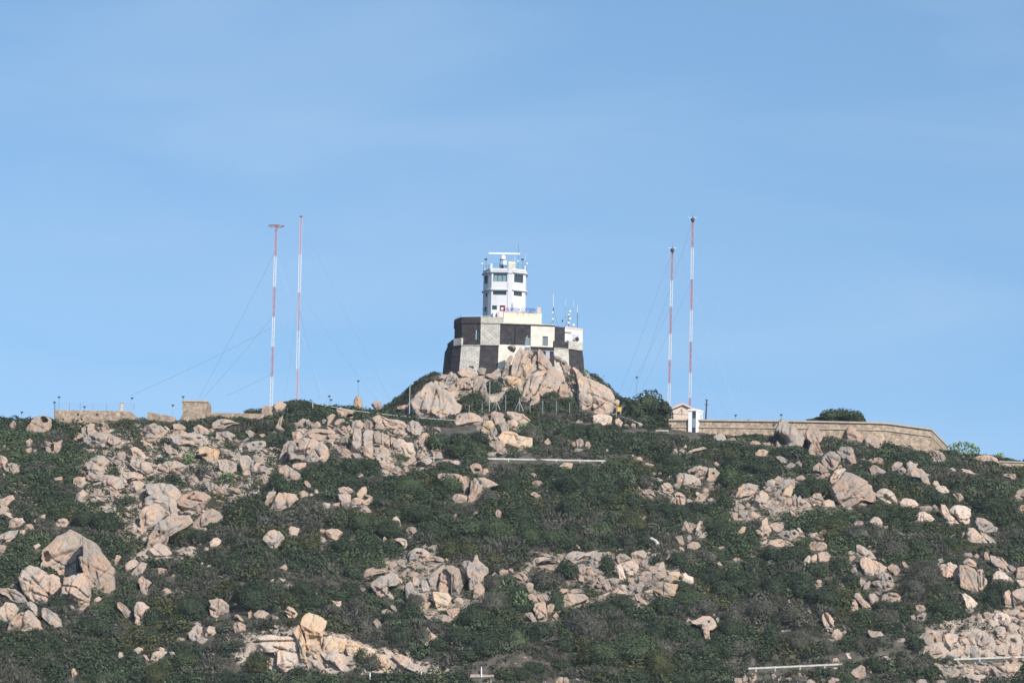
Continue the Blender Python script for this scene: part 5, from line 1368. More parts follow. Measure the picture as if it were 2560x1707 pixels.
g:64,136 70,130 76,126 82,130 80,138 70,140
g:78,128 86,122 94,126 92,132 84,136
g:84,138 94,128 102,126 110,132 110,138 100,142 92,140
g:78,150 86,142 91,142 88,150 80,153
T:1800,1220
p:23,14 30,6 44,3 52,4 46,10 34,12 28,17 D:40,8,4,1,.5
g:64,4 70,-2 78,2 76,9 70,8
g:46,20 54,10 62,2 70,8 72,14 66,22 58,28 48,26|grey faceted block on the boulder heap, the biggest of it
o:88,10 96,0 104,-6 108,2 104,10 98,14 90,14
p:91,20 100,13 107,16 106,23 98,26 92,24
p:106,14 110,7 114,14 113,24 108,24
p:75,20 82,17 88,20 84,24 78,24
p:113,14 118,10 121,16 128,18 130,24 120,28 114,24
p:120,14 126,14 134,18 126,20
p:130,20 140,16 148,18 150,24 138,25
p:150,20 160,16 168,18 170,24 160,26 151,27
o:133,14 138,7 148,6 152,14 144,17
p:170,18 178,8 186,2 192,8 192,15 184,18 176,19
g:212,16 215,8 222,4 230,6 228,16 218,20 D:214,10,3,5,1
p:12,15 16,12 20,16 14,18
p:6,22 12,20 8,24
g:19,28 24,22 32,22 36,28 34,33 22,33
g:36,24 42,21 45,24 40,29
g:43,32 46,25 52,30 50,33
g:15,40 18,34 26,36 26,46 16,46
g:28,34 36,31 38,38 34,46 28,42
p:58,28 62,25 66,29 80,26 80,34 76,41 70,32
p:39,42 42,34 50,34 62,40 52,44 42,46
p:84,26 96,27 90,32 84,32
p:98,30 106,26 114,28 108,34 100,34
p:72,43 88,43 89,46 74,47
p:50,62 58,58 62,46 70,41 71,52 76,62 70,68 63,76 58,72|pale leaning wedge boulder tapering to its foot
g:72,54 80,49 90,51 94,56 90,60 82,65 76,62
g:84,68 92,62 104,61 110,60 116,64 116,70 104,74 92,74|honeycombed grey boulder full of dark holes D:108,67,3,3,.9 D:96,70,3,2,.7
w:58,80 70,75 69,80 60,83
p:66,84 74,76 86,74 100,76 110,82 98,86 80,86
w:112,58 118,58 124,66 118,66
w:116,58 126,61 134,60 128,62
w:128,68 132,64 136,66 142,64 146,68 140,72 131,72
p:136,74 144,66 150,60 156,60 157,68 152,74 146,76 138,78|bird shaped boulder leaning over a dark gap
p:130,84 136,79 152,78 158,82 158,90 150,94 140,94 133,90
p:144,106 144,96 150,93 158,93 164,100 160,106 150,108
w:133,108 134,100 140,95 143,98 142,108 136,111
w:123,106 130,97 134,100 131,112 126,116 123,112
g:154,76 160,80 158,82
g:46,92 48,89 58,93 54,95
p:40,99 46,96 54,99 47,102
g:63,98 68,93 73,96 70,100
w:68,108 76,101 80,104 74,109
p:18,104 24,101 32,104 24,108
o:24,64 30,60 34,55 39,57 36,63 28,66
p:196,52 201,47 206,47 212,51 206,56 198,57
g:218,52 224,44 228,41 234,43 240,50 238,58 228,58 222,54|rough mottled boulder by itself on the sunlit slope
p:176,24 182,19 188,21 190,25 182,28
p:184,29 190,27 196,30 188,32
p:200,22 212,21 217,24 208,26
p:200,96 201,84 206,82 214,88 224,94 230,98 231,104 222,104 212,100 206,100|sharp topmost spire of the tall ruined outcrop
p:206,104 214,100 224,104 225,116 226,124 220,128 212,124 206,112|main block of the tall ruined outcrop
p:184,94 192,91 200,93 196,97 186,96
p:186,106 190,100 198,97 200,102 192,108
g:190,120 200,114 204,126 200,130
p:207,128 212,134 216,140 208,146 204,138
p:208,150 212,140 222,134 220,144 216,146
p:222,138 232,134 240,138 236,148
T:2160,1220
p:12,104 20,106 34,115 30,120 22,128 14,124
g:20,130 28,122 34,124 40,128 46,140 36,148 24,140 D:38,132,3,3,1
p:34,116 42,110 50,114 54,120 48,128 42,122
p:55,108 60,107 66,114 68,118 60,116
T:2160,1440
g:6,32 8,25 14,24 22,32 20,40 10,38
p:24,36 28,27 34,24 46,24 55,30 53,36 40,38|low rounded boulder at the foot of the tall ruined outcrop
T:1800,1440
p:138,10 144,4 151,6 148,12 140,12
w:138,20 140,14 150,12 144,20
w:128,40 134,26 140,20 139,30 132,42
g:97,36 102,33 108,38 102,40
w:128,50 132,49 135,53 131,56
p:152,2 158,0 160,4 154,5
g:172,10 180,10 188,15 184,17 176,14
p:150,60 152,55 158,53 164,58 168,65 166,74 167,80 162,83 156,74 151,68|leaning pod shaped boulder with a long groove C:154,55,163,74
g:162,88 168,78 174,76 180,84 178,90 168,92
g:176,82 184,78 188,79 182,86
p:152,96 160,92 172,92 166,97
p:197,30 200,24 206,25 212,34 218,40 226,49 218,50 206,50 210,42 203,36|long arm of the split pale wedge rock
p:193,40 195,33 199,33 203,42 204,50 196,52 191,48|stubby half of the split pale wedge rock
g:220,26 228,24 233,30 231,38 222,34
w:88,82 90,79 100,78 106,79 98,81 90,86
w:177,74 182,72 184,76 178,77
g:120,80 126,79 124,83
w:180,118 186,110 192,109 198,115 206,114 205,118 194,120 186,120|bright rounded boulder just above the gap between the lower guard rails
w:164,125 166,120 172,119 178,126 172,128 166,128
w:109,126 112,123 118,128 124,131 112,131|small white wedge boulder sitting behind the lower guard rail
w:165,134 172,133 175,136 168,137
p:192,142 196,136 204,132 208,129 214,132 215,140 212,150 204,152 200,146|larger boulder of the pair below the gap in the lower guard rails
p:214,140 216,132 220,129 225,134 224,142 216,144|smaller boulder of the pair below the gap in the lower guard rails
p:20,152 24,148 33,149 33,157 24,160
p:33,148 37,144 41,148 40,158 34,158
p:42,148 48,141 53,143 54,152 46,158
p:8,156 12,153 16,157
g:75,144 80,142 83,148 78,152
g:84,150 90,146 90,150 85,155
p:113,142 118,141 122,148 118,150
p:122,146 126,144 130,148 124,150
p:126,156 132,150 138,152 144,158 128,162
g:146,154 150,149 155,153 152,158
g:157,154 164,147 174,149 176,152 166,152 174,157 160,160
p:95,150 102,148 108,151 98,153
p:104,156 116,154 112,158
T:2160,980
p:94,92 100,85 108,85 116,88 120,96 117,101 110,102 104,104 98,98|smooth rounded boulder at the foot of the rampart corner
p:137,93 142,90 148,92 150,95 142,95
p:161,97 168,93 178,91 186,92 194,96 200,104 190,101 178,100 168,100|long low boulder on the ridge past the big prickly pear
w:200,102 212,101 220,103 214,105 204,106
w:124,114 128,111 133,112 137,116 128,116
w:140,114 146,112 156,114 164,118 174,121 166,120 150,118
w:156,125 160,124 166,125 160,127
w:186,118 190,117 192,120
p:201,121 208,119 222,119 224,122 222,128 212,125|flat topped boulder alone on the sunlit shoulder of the hill
p:8,102 15,100 14,96 22,95 28,98 30,104 39,106 28,104 12,104
g:40,110 44,104 50,101 58,103 56,108 48,113 42,116
g:62,104 68,100 74,103 80,104 78,110 76,116 70,118 62,114|pointed cap of the boulder group with stepped cracks
p:60,122 66,117 78,110 86,112 92,118 99,120 94,122 98,130 99,138 92,136 82,128 72,124 64,126|long sloping body of the boulder group with stepped cracks
p:46,118 54,118 62,126 56,128
g:50,112 58,108 63,114 58,121 50,117 D:54,116,4,3,1
g:8,112 14,106 20,108 32,115 30,118 22,118 12,122
w:100,134 104,129 109,130 113,138 110,140 104,139
w:104,140 112,136 120,138 128,146 118,148 110,146 D:119,146,2,2,.7
p:126,148 142,148 148,155 140,160 132,152
w:17,150 22,144 29,141 40,144 46,149 50,160 48,166 40,162 30,158 20,156|pale dome boulder at the end of the huge sloping dome boulder
T:2160,1220
w:52,22 56,15 62,13 74,16 78,20 82,25 74,28 62,26 54,26
p:77,28 84,26 96,25 102,28 98,33 84,32
p:100,26 104,23 108,28 111,34 106,34
w:69,49 74,42 82,34 88,34 96,38 106,44 98,46 84,46 76,49|low pale pyramid boulder on the sunlit slope
w:126,32 132,26 140,24 152,26 157,30 156,42 155,53 146,50 140,46 134,40 128,37|great pale boulder with a straight sunlit edge and a diagonal crack below it D:154,31,2,2,.7
w:113,34 114,22 120,23 125,31 128,38 138,44 142,50 132,50 122,52 119,44|horned slab under the diagonal crack of the great pale boulder
g:158,52 162,47 166,50 165,56 158,56
g:164,50 167,43 176,44 186,49 192,54 198,57 196,60 186,62 180,65 172,64 168,58|grey winged cap rock jutting to one side
p:150,68 154,58 162,58 170,66 178,72 184,79 174,79 162,80 156,78 151,74|smooth pinkish slab beneath the grey winged cap rock
p:170,64 178,66 188,72 198,83 192,82 184,77 176,72
g:142,64 148,63 148,72 144,70
g:128,68 131,65 134,69 132,72 128,71
g:8,50 12,44 16,41 24,43 26,50 24,57 16,58 10,54
w:28,56 36,55 32,60
p:222,8 228,2 240,-2 246,18 230,18 218,14|smooth boulder cut off by the sunlit edge of the picture, upper one
o:226,28 232,24 244,26 244,36 230,33
p:110,112 118,110 128,108 136,112 140,124 142,134 136,138 128,130 118,130 112,126|rounded shaded end of the massive cliff boulder, with a dark overhang D:127,134,8,4,2
p:140,112 150,112 164,117 168,124 167,148 160,152 148,146 140,140 138,126|flat middle face of the massive cliff boulder
p:168,120 176,118 178,128 182,134 182,142 174,148 168,150|streaked narrow end of the massive cliff boulder C:170,122,170,146 C:176,124,175,144
p:144,110 152,102 160,104 166,110 167,116 156,113
p:124,98 126,93 132,97 137,100 128,101
p:144,98 150,94 158,95 160,99 150,100
p:160,100 166,95 170,99 166,103
g:108,104 116,101 117,108 110,110
g:104,114 110,108 112,114 106,120
p:176,100 178,92 183,94 186,104 180,106
p:186,98 194,100 206,110 217,120 214,126 204,126 194,116 188,108|longest of the leaning slabs above the massive cliff boulder
p:194,98 204,102 214,110 212,114 202,110
g:212,114 218,112 225,118 222,124 216,120
w:185,142 190,126 196,120 206,122 214,130 208,138 196,142 188,146|bright tilted block wedged under the leaning slabs
p:214,128 222,136 218,140 212,136
p:222,128 226,116 235,114 246,116 246,134 230,132
w:223,134 246,134 246,146 228,144
T:2160,1440
w:145,26 150,25 160,32 168,38 170,43 160,46 150,45 147,36
p:148,48 156,46 164,48 158,54 150,52
p:204,30 208,22 214,19 219,26 218,46 208,44|tall narrow slab behind the dark shrub near the picture edge
p:219,24 226,18 235,16 246,22 246,50 228,48 219,44|tall broad slab cut off by the sunlit picture edge
g:75,44 80,41 88,42 91,48 86,52 78,52
g:68,58 74,56 76,62 70,64
g:77,58 86,53 92,54 90,62 84,66 78,62 D:84,62,3,3,.9
g:100,46 106,46 108,52 102,50
p:6,84 6,78 14,80 24,81 33,86 35,90 22,90 10,90|pale boulder sunk in grey brush above the lower road
p:48,96 52,90 60,90 62,94 54,98
g:84,92 90,84 94,81 100,88 104,96 98,100 88,98
p:104,88 108,84 115,90 114,98 106,96
w:115,98 118,86 126,83 136,84 140,90 138,96 132,98 128,106 120,108|brightest heart shaped boulder of the stacked bank above the guard rail
p:90,110 98,101 106,98 112,104 118,112 108,118 96,118
p:140,92 146,88 154,92 157,102 150,112 142,104
p:132,114 140,106 152,114 150,120 136,120
g:155,116 156,106 160,98 168,106 174,118 162,119
g:162,94 168,82 176,78 184,84 186,98 178,106 170,104|biggest grey boulder of the stacked bank above the guard rail
p:184,90 192,86 204,94 200,98 190,98
p:184,110 188,100 200,96 206,102 208,112 198,114 190,113
p:210,110 216,100 226,96 229,104 224,114 214,114
w:190,62 194,54 204,52 214,56 216,64 206,68 194,70|bright flat boulder on top of the stacked bank
g:193,78 198,72 208,74 210,84 204,92 196,88
g:198,66 210,64 216,70 222,72 226,80 220,86 212,84 208,74
p:188,52 192,49 200,50 196,54
p:200,50 210,47 222,50 224,56 214,56
p:224,56 232,52 246,54 246,62 228,62
g:216,62 226,60 232,66 228,72
g:228,64 246,62 246,72 230,74
p:227,82 230,72 246,72 246,96 232,92|rounded boulder of the stacked bank cut off by the picture edge
p:230,98 246,96 246,116 228,112
g:206,92 216,88 226,94 218,98
p:152,62 160,56 164,62 164,66 154,66
p:164,60 168,53 174,58 174,64 167,66
p:174,54 180,51 188,54 188,62 178,62
p:132,68 134,64 140,64 144,68 136,70
p:114,78 124,72 130,70 130,74 118,78
p:140,84 146,80 150,84 144,88
p:148,82 158,90 164,98 158,98
w:10,118 16,114 26,115 34,117 40,120 30,122 16,122
w:72,118 80,116 90,118 90,121 76,121
g:114,138 118,134 124,138 122,146 116,144
p:120,140 132,134 142,136 140,144 128,148
p:138,136 150,133 164,136 160,144 148,146
g:150,146 160,142 172,146 170,157 156,158
p:166,134 182,131 196,132 190,140 172,142
p:196,132 214,128 230,130 226,138 206,140
g:75,156 82,150 90,151 95,157 84,161
g:100,158 108,152 118,152 126,158
g:58,156 66,154 70,158
T:1080,1440
p:20,50 26,47 36,46 44,48 40,54 34,60 26,58
p:12,63 16,56 24,57 32,61 28,64 16,66
w:30,36 36,32 42,31 47,37 44,41 36,38
g:27,42 34,39 36,42 30,44
p:60,28 62,12 72,10 77,18 76,28 70,34 64,30
p:140,28 146,24 154,30 156,36 148,38 142,34
p:154,28 164,28 170,34 170,40 160,38
p:148,46 152,38 166,38 168,48 170,58 170,66 160,68 152,58|pale faceted boulder with an angular top beside a prickly pear
o:168,42 176,38 180,42 178,54 170,54
p:136,54 146,52 152,60 156,68 148,66
p:177,58 182,52 186,58 183,64
p:172,66 176,60 182,66
p:169,22 174,22 178,27 174,28
p:182,24 190,18 200,18 200,22 190,26
g:202,22 208,18 218,18 222,22 212,25 204,26
p:188,40 193,30 202,26 214,25 226,26 230,31 222,36 212,38 206,42 194,44|broad peach boulder with a stepped underside
p:130,120 138,115 145,120 138,124 132,124
p:116,126 124,124 127,131 120,130
p:79,156 82,153 88,152 88,158
p:98,154 104,151 110,155 108,159
w:160,154 164,149 168,156 166,160
o:178,158 184,149 192,147 192,158
p:192,148 198,147 202,154 200,160 193,159
T:1440,1440
p:30,34 33,28 46,23 50,22 46,30 38,38 32,40
p:85,26 92,25 100,34 105,39 100,42 92,38 88,34
p:81,34 84,31 88,36 90,44 85,42
p:166,67 176,64 186,58 196,58 204,62 208,72 204,78 196,80 198,90 194,94 190,88 184,80 184,72 176,70|pale boulder with two dark notches tapering into bushes D:182,72,4,2,1 D:195,66,2,2,.7
p:160,64 164,60 169,64 164,68
p:205,62 209,59 211,66 208,70
g:197,52 202,50 205,57 200,58
T:960,830
g:40,104 46,92 54,86 60,76 68,71 76,73 82,80 92,86 98,92 104,102 112,106 108,110 96,110 92,118 86,124 78,126 68,124 56,124 48,118|big striped cone rock at the foot of the fort hill C:60,88,52,112 C:76,84,66,118
p:38,102 40,97 46,96 46,104
p:48,90 50,86 55,87 50,95
p:17,110 24,108 32,106 38,110 34,116 24,114
g:32,108 38,102 46,106 44,118 36,116
g:88,76 92,64 98,58 104,60 108,66 104,72 98,78 92,78|craggy grey rock under the tarred buttress of the fort
p:108,60 112,55 120,53 128,56 134,62 128,66 114,64
g:136,56 142,51 150,53 148,60 140,60
p:104,84 108,72 114,66 124,66 130,74 128,82 118,80 108,84 D:121,75,2,2,.6
p:92,84 98,80 104,82 100,88
p:130,86 132,74 136,66 142,64 146,68 144,78 138,88 134,91|leaning pod rock with a pale lens shaped face
g:139,90 144,76 148,72 150,80 152,92 160,98 156,104 148,100 142,94
g:148,62 156,60 164,62 170,72 166,74 158,68 150,66
T:1220,830
o:22,70 28,64 38,65 48,68 50,78 44,82 30,82 24,76|rounded tan block wedged beneath the leaning strata slabs
g:18,66 22,54 28,38 33,32 36,36 32,48 26,60 22,70|outermost thin slab of the leaning strata under the fort
g:32,58 36,44 42,28 46,22 52,26 48,38 42,54 38,64|tallest slab of the leaning strata under the fort
p:42,60 48,40 54,26 60,26 60,34 54,46 48,62|rough middle slab of the leaning strata under the fort
o:46,66 52,50 60,44 66,50 60,56 58,66
p:62,48 66,38 70,32 72,38 68,48
p:57,30 62,26 67,30 62,34
p:72,54 74,40 73,28 76,25 82,32 88,40 96,48 94,54 84,56 76,58|peaked crag rising right in front of the fort
w:50,86 56,72 62,62 72,56 82,58 84,64 76,78 66,90 58,98 52,94|long pale tilted slab in the middle of the fort crag
p:70,86 78,72 86,58 96,50 102,54 108,60 114,72 110,76 100,80 90,86 80,94 74,90|broad grey and pink face of the fort crag C:84,62,72,86
p:104,86 106,78 114,74 117,78 117,92 110,92 104,90
p:60,104 66,94 74,88 76,98 70,108 62,106
p:78,92 84,86 92,84 88,92 80,98
o:117,92 120,86 128,85 127,94 119,94
p:132,94 134,78 132,70 138,64 150,70 162,76 172,80 180,86 184,98 182,106 178,118 168,120 152,118 140,112 134,104|big smooth whaleback flank falling from the fort towards the round dark tree
p:122,54 125,50 132,54 138,62 140,72 134,72 130,66 128,58
g:104,44 110,41 116,42 118,46 112,46
g:116,50 120,48 122,52 116,55
w:183,104 187,98 192,99 194,104 190,108|pale ball shaped boulder beside the round dark tree
p:178,110 184,106 190,110 184,114
p:128,132 132,128 140,130 136,134
w:186,128 192,125 198,132 194,140 188,136
'''
import re
KT = 10 / 5.8725
def parse_rocks():
    r = []; ox = oy = 0
    for ln in ROCKS.strip().split('\n'):
        ln = ln.strip()
        if ln.startswith('T:'): ox, oy = map(float, ln[2:].split(',')); continue
        tone, rest = ln[0], ln[2:]
        ext = re.findall(r'([DC]):([-\d.,]+)', rest); rest = re.split(r'\s[DC]:', rest)[0]
        body, _, lab = rest.partition('|')
        cv = lambda x, y: (ox + x * KT, oy + y * KT)
        poly = [cv(*map(float, p.split(','))) for p in body.split()]
        d, c = [], []
        for k, v in ext:
            v = list(map(float, v.split(',')))
            if k == 'D': d.append((*cv(v[0], v[1]), v[2] * KT, v[3] * KT, v[4]))
            else: c.append((*cv(v[0], v[1]), *cv(v[2], v[3])))
        a = 0.5 * abs(sum(poly[i][0] * poly[(i + 1) % len(poly)][1] - poly[(i + 1) % len(poly)][0] * poly[i][1] for i in range(len(poly))))
        r.append(dict(tone=tone, poly=poly, label=lab.strip(), dents=d, cracks=c, area=a))
    return r
def radial(poly, cx, cy, th):
    """distance from the centre to the outline in direction th (outer crossing)"""
    c, s = np.cos(th), np.sin(th); best = np.zeros_like(th); n = len(poly)
    for k in range(n):
        x0, y0 = poly[k][0] - cx, poly[k][1] - cy; x1, y1 = poly[(k + 1) % n][0] - cx, poly[(k + 1) % n][1] - cy
        ex, ey = x1 - x0, y1 - y0; den = c * ey - s * ex; den = np.where(np.abs(den) < 1e-9, 1e-9, den)
        t = (x0 * ey - y0 * ex) / den; u = (x0 * s - y0 * c) / den
        ok = (t > 0) & (u >= -1e-6) & (u <= 1 + 1e-6); best = np.where(ok & (t > best), t, best)
    return best
rng = np.random.default_rng(7)
def rock_mesh(r, lvl, k):
    poly = [tuple(p) for p in r['poly']]; n = len(poly)
    xs_ = [p[0] for p in poly]; ys_ = [p[1] for p in poly]
    w_, h_ = max(xs_) - min(xs_), max(ys_) - min(ys_); by = max(ys_)
    bx = float(np.mean([p[0] for p in poly if p[1] > by - 0.35 * h_]))
    cx0 = float(np.mean(xs_)); B = hit(bx, by - 0.04 * h_); Y0 = min(B[1], 804.0 if cx0 < 1660 or cx0 > 2380 else 790.4); sc = Y0 / FP
    gq = proj(np.array((P(bx, by, Y0)[0], Y0, Hs(P(bx, by, Y0)[0], Y0)))); drop_ = float(np.clip(gq[1] - by, 0, 34))
    # bury the foot a little
    poly = [(x, y + (0.18 * h_ + drop_ if y > by - 0.35 * h_ else 0)) for x, y in poly]
    a = sum(poly[i][0] * poly[(i + 1) % n][1] - poly[(i + 1) % n][0] * poly[i][1] for i in range(n)) / 2
    cx = sum((poly[i][0] + poly[(i + 1) % n][0]) * (poly[i][0] * poly[(i + 1) % n][1] - poly[(i + 1) % n][0] * poly[i][1]) for i in range(n)) / (6 * a)
    cy = sum((poly[i][1] + poly[(i + 1) % n][1]) * (poly[i][0] * poly[(i + 1) % n][1] - poly[(i + 1) % n][0] * poly[i][1]) for i in range(n)) / (6 * a)
    V, F = ICO[lvl]; th = np.arctan2(-V[:, 2], V[:, 0])           # image rows run downwards
    rr = radial(poly, cx, cy, th) * sc
    s = np.sqrt(V[:, 0] ** 2 + V[:, 2] ** 2)
    Rm = math.sqrt(abs(a) / math.pi) * sc; dep = Rm * (0.95 + 0.35 * rng.random())
    rr = rr * (1.10 if cy < 1040 and 1000 < cx < 1545 else 1.05); x = rr * np.cos(th) * s ** 0.6; z = -rr * np.sin(th) * s ** 0.6
    y = np.sign(V[:, 1]) * np.abs(V[:, 1]) ** 0.68 * dep
    y = np.where(y > 0, y * 1.15, y)
    Q = np.stack((x, y, z), -1)
    # planar joints: flat facets on the exposed faces
    big = min(1.0, Rm / 2.0)
    for _ in range(7):
        nn = rng.normal(size=3) * np.array((0.75, 0.5, 0.75)) + np.array((0.1, -0.95, 0.25)); nn /= np.linalg.norm(nn)
        d = Q @ nn; thr = d.max() * rng.uniform(0.55, 0.84); over = np.maximum(d - thr, 0); Q = Q - over[:, None] * nn * (0.92 * np.minimum(1, np.abs(V[:, 1]) * 1.8))[:, None]
    off = rng.uniform(0, 500, 3)
    rim = 0.35 + 0.65 * np.abs(V[:, 1])                            # keep the measured outline
    nrm = V * np.array((1, 1, 1.0))
    W_ = Q + off
    nz = 0.20 * fbm(W_ / 1.9, 3, 3) * min(1, Rm / 1.6) + 0.10 * fbm(W_ / 0.7, 2, 8) * min(1, Rm / .8) - 0.55 * np.maximum(0, fbm(W_ / 1.0, 2, 11) - 0.40) * min(1, Rm / 1.3)
    fw = np.stack((W_[:, 0] * .75 - W_[:, 2] * .6, W_[:, 1] * .7, (W_[:, 0] * .6 + W_[:, 2] * .75) * .38), -1)
    nz = nz - 0.46 * min(1, Rm / 1.2) * np.maximum(0, 1 - 3.2 * np.abs(vnoise(fw / 1.25, 51))) ** 1.5 * (.5 + .5 * vnoise(W_ / 3.0, 53))
    nz = nz - 0.17 * min(1, Rm / .7) * np.maximum(0, 1 - 3.0 * np.abs(vnoise(fw / .55, 55)))
    # joints between blocks: long grooves
    if Rm > 1.3:
        for _ in range(4 if Rm > 2.4 else 2):
            ang = rng.choice([1.15, 0.1, 2.3]) + rng.normal() * 0.25; nn = np.array((math.cos(ang), rng.normal() * .3, math.sin(ang))); nn /= np.linalg.norm(nn)
            d = Q @ nn + 0.22 * fbm(W_ / 2.4, 2, 21); o_ = rng.uniform(-.6, .6) * Rm
            wdt = 0.10 + 0.03 * Rm; nz = nz - 0.50 * big * np.exp(-((d - o_) / wdt) ** 2) * rng.uniform(.4, 1)
            nz = nz + 0.10 * big * np.tanh((d - o_) / wdt)
    Q = Q + nrm * (nz * rim)[:, None]
    for (dx, dy, rx, ry, dp) in r['dents']:
        u = (Q[:, 0] / sc - (dx - cx)) / rx; v = (-Q[:, 2] / sc - (dy - cy)) / ry; q = np.sqrt(u * u + v * v) + 0.40 * vnoise(W_ / 1.0, 41) + .25 * vnoise(W_ / .4, 42)
        Q[:, 1] += np.where(V[:, 1] < 0.15, dp * (1 - sstep((q - 0.55) / 0.45)), 0)
    for (x0, y0, x1, y1) in r['cracks']:
        px = Q[:, 0] / sc + cx; py = -Q[:, 2] / sc + cy; ex, ey = x1 - x0, y1 - y0; l2 = ex * ex + ey * ey
        t = np.clip(((px - x0) * ex + (py - y0) * ey) / l2, 0, 1); dd = np.hypot(px - x0 - t * ex, py - y0 - t * ey) + .8 * vnoise(W_ / .8, 43)
        Q[:, 1] += np.where(V[:, 1] < 0.1, 0.75 * np.exp(-(dd / 2.0) ** 2), 0)
    zb = -(by - cy) * sc
    Q[:, 1] += 0.30 * (Q[:, 2] - zb) + 0.25 * dep
    C = P(cx, cy, Y0)
    o_ = np.array((C[0], Y0 + 0.25 * dep, C[2] + zb))
    r.update(Y0=Y0, cx=cx, cy=cy, Rm=Rm, w=w_, h=h_, base=by)
    return Q + C - np.array((0, C[1] - Y0, 0)) - o_, F, o_
rocks = parse_rocks(); rocks.sort(key=lambda r: -r['area'])
TONE = dict(p='gran', g='grey', o='oran', w='pale')
NB = 300
minor_v, minor_f, minor_m, nv = [], [], [], 0
MT = ['gran', 'grey', 'oran', 'pale']
for k, r in enumerate(rocks):
    px = math.sqrt(r['area'])
    lvl = 6 if px > 62 else 5 if px > 26 else 4 if px > 11 else 3
    v, f, o_ = rock_mesh(r, lvl if k < NB else 3, k)
    if k < NB:
        me = npmesh('boulder', v, f, [TONE[r['tone']]]); ob = bpy.data.objects.new('boulder', me); COL.objects.link(ob); ob.location = o_
        ob['category'] = 'boulder'; ob['group'] = 'granite boulders on the hillside'; r['ob'] = ob
    qx, qy = proj((v + o_).mean(0)); 
    if abs(qx - r['cx']) > .5 * r['w'] + 4 or abs(qy - r['cy']) > .6 * r['h'] + 6: print('ASTRAY', r['poly'][0], r['cx'], r['cy'], qx, qy)
    if k >= NB:
        minor_v.append(v + o_); minor_f.append(f + nv); minor_m.append(np.full(len(f), MT.index(TONE[r['tone']]))); nv += len(v)
# ---- rubble: countless small stones in the stony zones, one object
SMALL = [ICO[2], ICO[1]]
def project_zone(poly, n, smin, smax):
    global nv
    xs_ = [p[0] for p in poly]; ys_ = [p[1] for p in poly]; k = 0; tries = 0
    while k < n and tries < n * 12:
        tries += 1; x, y = rng.uniform(min(xs_), max(xs_)), rng.uniform(min(ys_), max(ys_))
        if not inpoly(np.array([x]), np.array([y]), poly)[0]: continue
        k += 1; B = hit(x, y); s = smin * (smax / smin) ** (rng.random() ** 1.8) * B[1] / FP
        V, F = SMALL[0 if s > .25 else 1]
        sc = np.array((rng.uniform(.8, 1.7), rng.uniform(.8, 1.5), rng.uniform(.5, 1.1))) * s
        q = V * (1 + 0.35 * vnoise(V * 1.7 + rng.uniform(0, 99, 3), 2))[:, None]
        for _ in range(8):
            nn = rng.normal(size=3); nn /= np.linalg.norm(nn); d = q @ nn; q = q - np.maximum(d - .55, 0)[:, None] * nn
        an_ = rng.normal() * .5; tl = -.45 + rng.normal() * .3; sc = sc * np.array((1.25, 1, .85)); c, sn = math.cos(an_), math.sin(an_)
        q = q * sc; q = q @ np.array(((c, sn, 0), (-sn, c, 0), (0, 0, 1))); c, sn = math.cos(tl), math.sin(tl); q = q @ np.array(((c, 0, sn), (0, 1, 0), (-sn, 0, c)))
        minor_v.append(q + B + np.array((0, 0, .25 * sc[2]))); minor_f.append(F + nv); minor_m.append(np.full(len(F), rng.choice([0, 1, 1, 3, 0]))); nv += len(q)
cnt = [760, 240, 110, 170, 110, 70, 120, 220, 80, 40, 40, 70, 60, 50]
rg = [(3, 12), (3, 12), (3, 11), (3, 12), (3, 11), (3, 9), (3, 14), (2, 11), (3, 13), (3, 10), (3, 12), (3, 14), (4, 16), (3, 14)]
for (poly, w), n_, (a, b_) in zip(STONY, cnt, rg): project_zone(poly, n_, a, b_)
ROUND = [[(0, 1080), (2560, 1180), (2560, 1700), (0, 1700)]]
project_zone(ROUND[0], 420, 1.6, 7)
me = npmesh('rubble', np.concatenate(minor_v), np.concatenate(minor_f), MT, np.concatenate(minor_m), smooth=False)
rub = bpy.data.objects.new('rubble', me); COL.objects.link(rub); rub['kind'] = 'stuff'
# ---- labels: the notable boulders carry their own, the rest say where they lie among those
ORD = ['nearest', 'second nearest', 'third nearest', 'fourth nearest', 'fifth nearest', 'sixth nearest', 'seventh nearest', 'eighth nearest', 'ninth nearest', 'tenth nearest', 'eleventh nearest', 'twelfth nearest', 'thirteenth nearest', 'fourteenth nearest', 'fifteenth nearest', 'sixteenth nearest', 'seventeenth nearest', 'eighteenth nearest', 'nineteenth nearest', 'twentieth nearest']
def short(l):
    l = re.split(r', | beside | below | above | with | at | in the| on the| under | standing | directly | just | half | pointing | full of | by itself| alone| cut off| wedged| jutting| sunk| leaning over| tapering| sloping over| sloping down| falling | rising | running | scored| among | amid | before | behind | perched | ringed | against ', l)[0]
    return l
SHORT_OK = {}
for r in rocks:
    if r['label']: SHORT_OK.setdefault(short(r['label']), []).append(r)
def lm_name(r):
    s = short(r['label']); return s if len(SHORT_OK[s]) == 1 and 3 <= len(s.split()) <= 6 else None
LMS = [r for r in rocks if r['label'] and 'ob' in r and lm_name(r)]
def place_words(dx, dy):
    if abs(dx) > 1.3 * abs(dy): return 'to the left of' if dx < 0 else 'to the right of'
    return 'above' if dy < 0 else 'below'
byl = {}
TW = dict(p='pinkish', g='grey', o='orange stained', w='pale')
def shape(r):
    a = r['w'] / max(1, r['h']); return 'low flat' if a > 1.9 else 'squat' if a > 1.25 else 'upright' if a < .8 else 'chunky'
for r in rocks[:NB]:
    if r['label']: r['ob']['label'] = r['label']; continue
    l = min(LMS, key=lambda q: (q['cx'] - r['cx']) ** 2 + (q['cy'] - r['cy']) ** 2); r['lm'] = l
    byl.setdefault((id(l), place_words(r['cx'] - l['cx'], r['cy'] - l['cy']), TW[r['tone']], shape(r)), []).append(r)
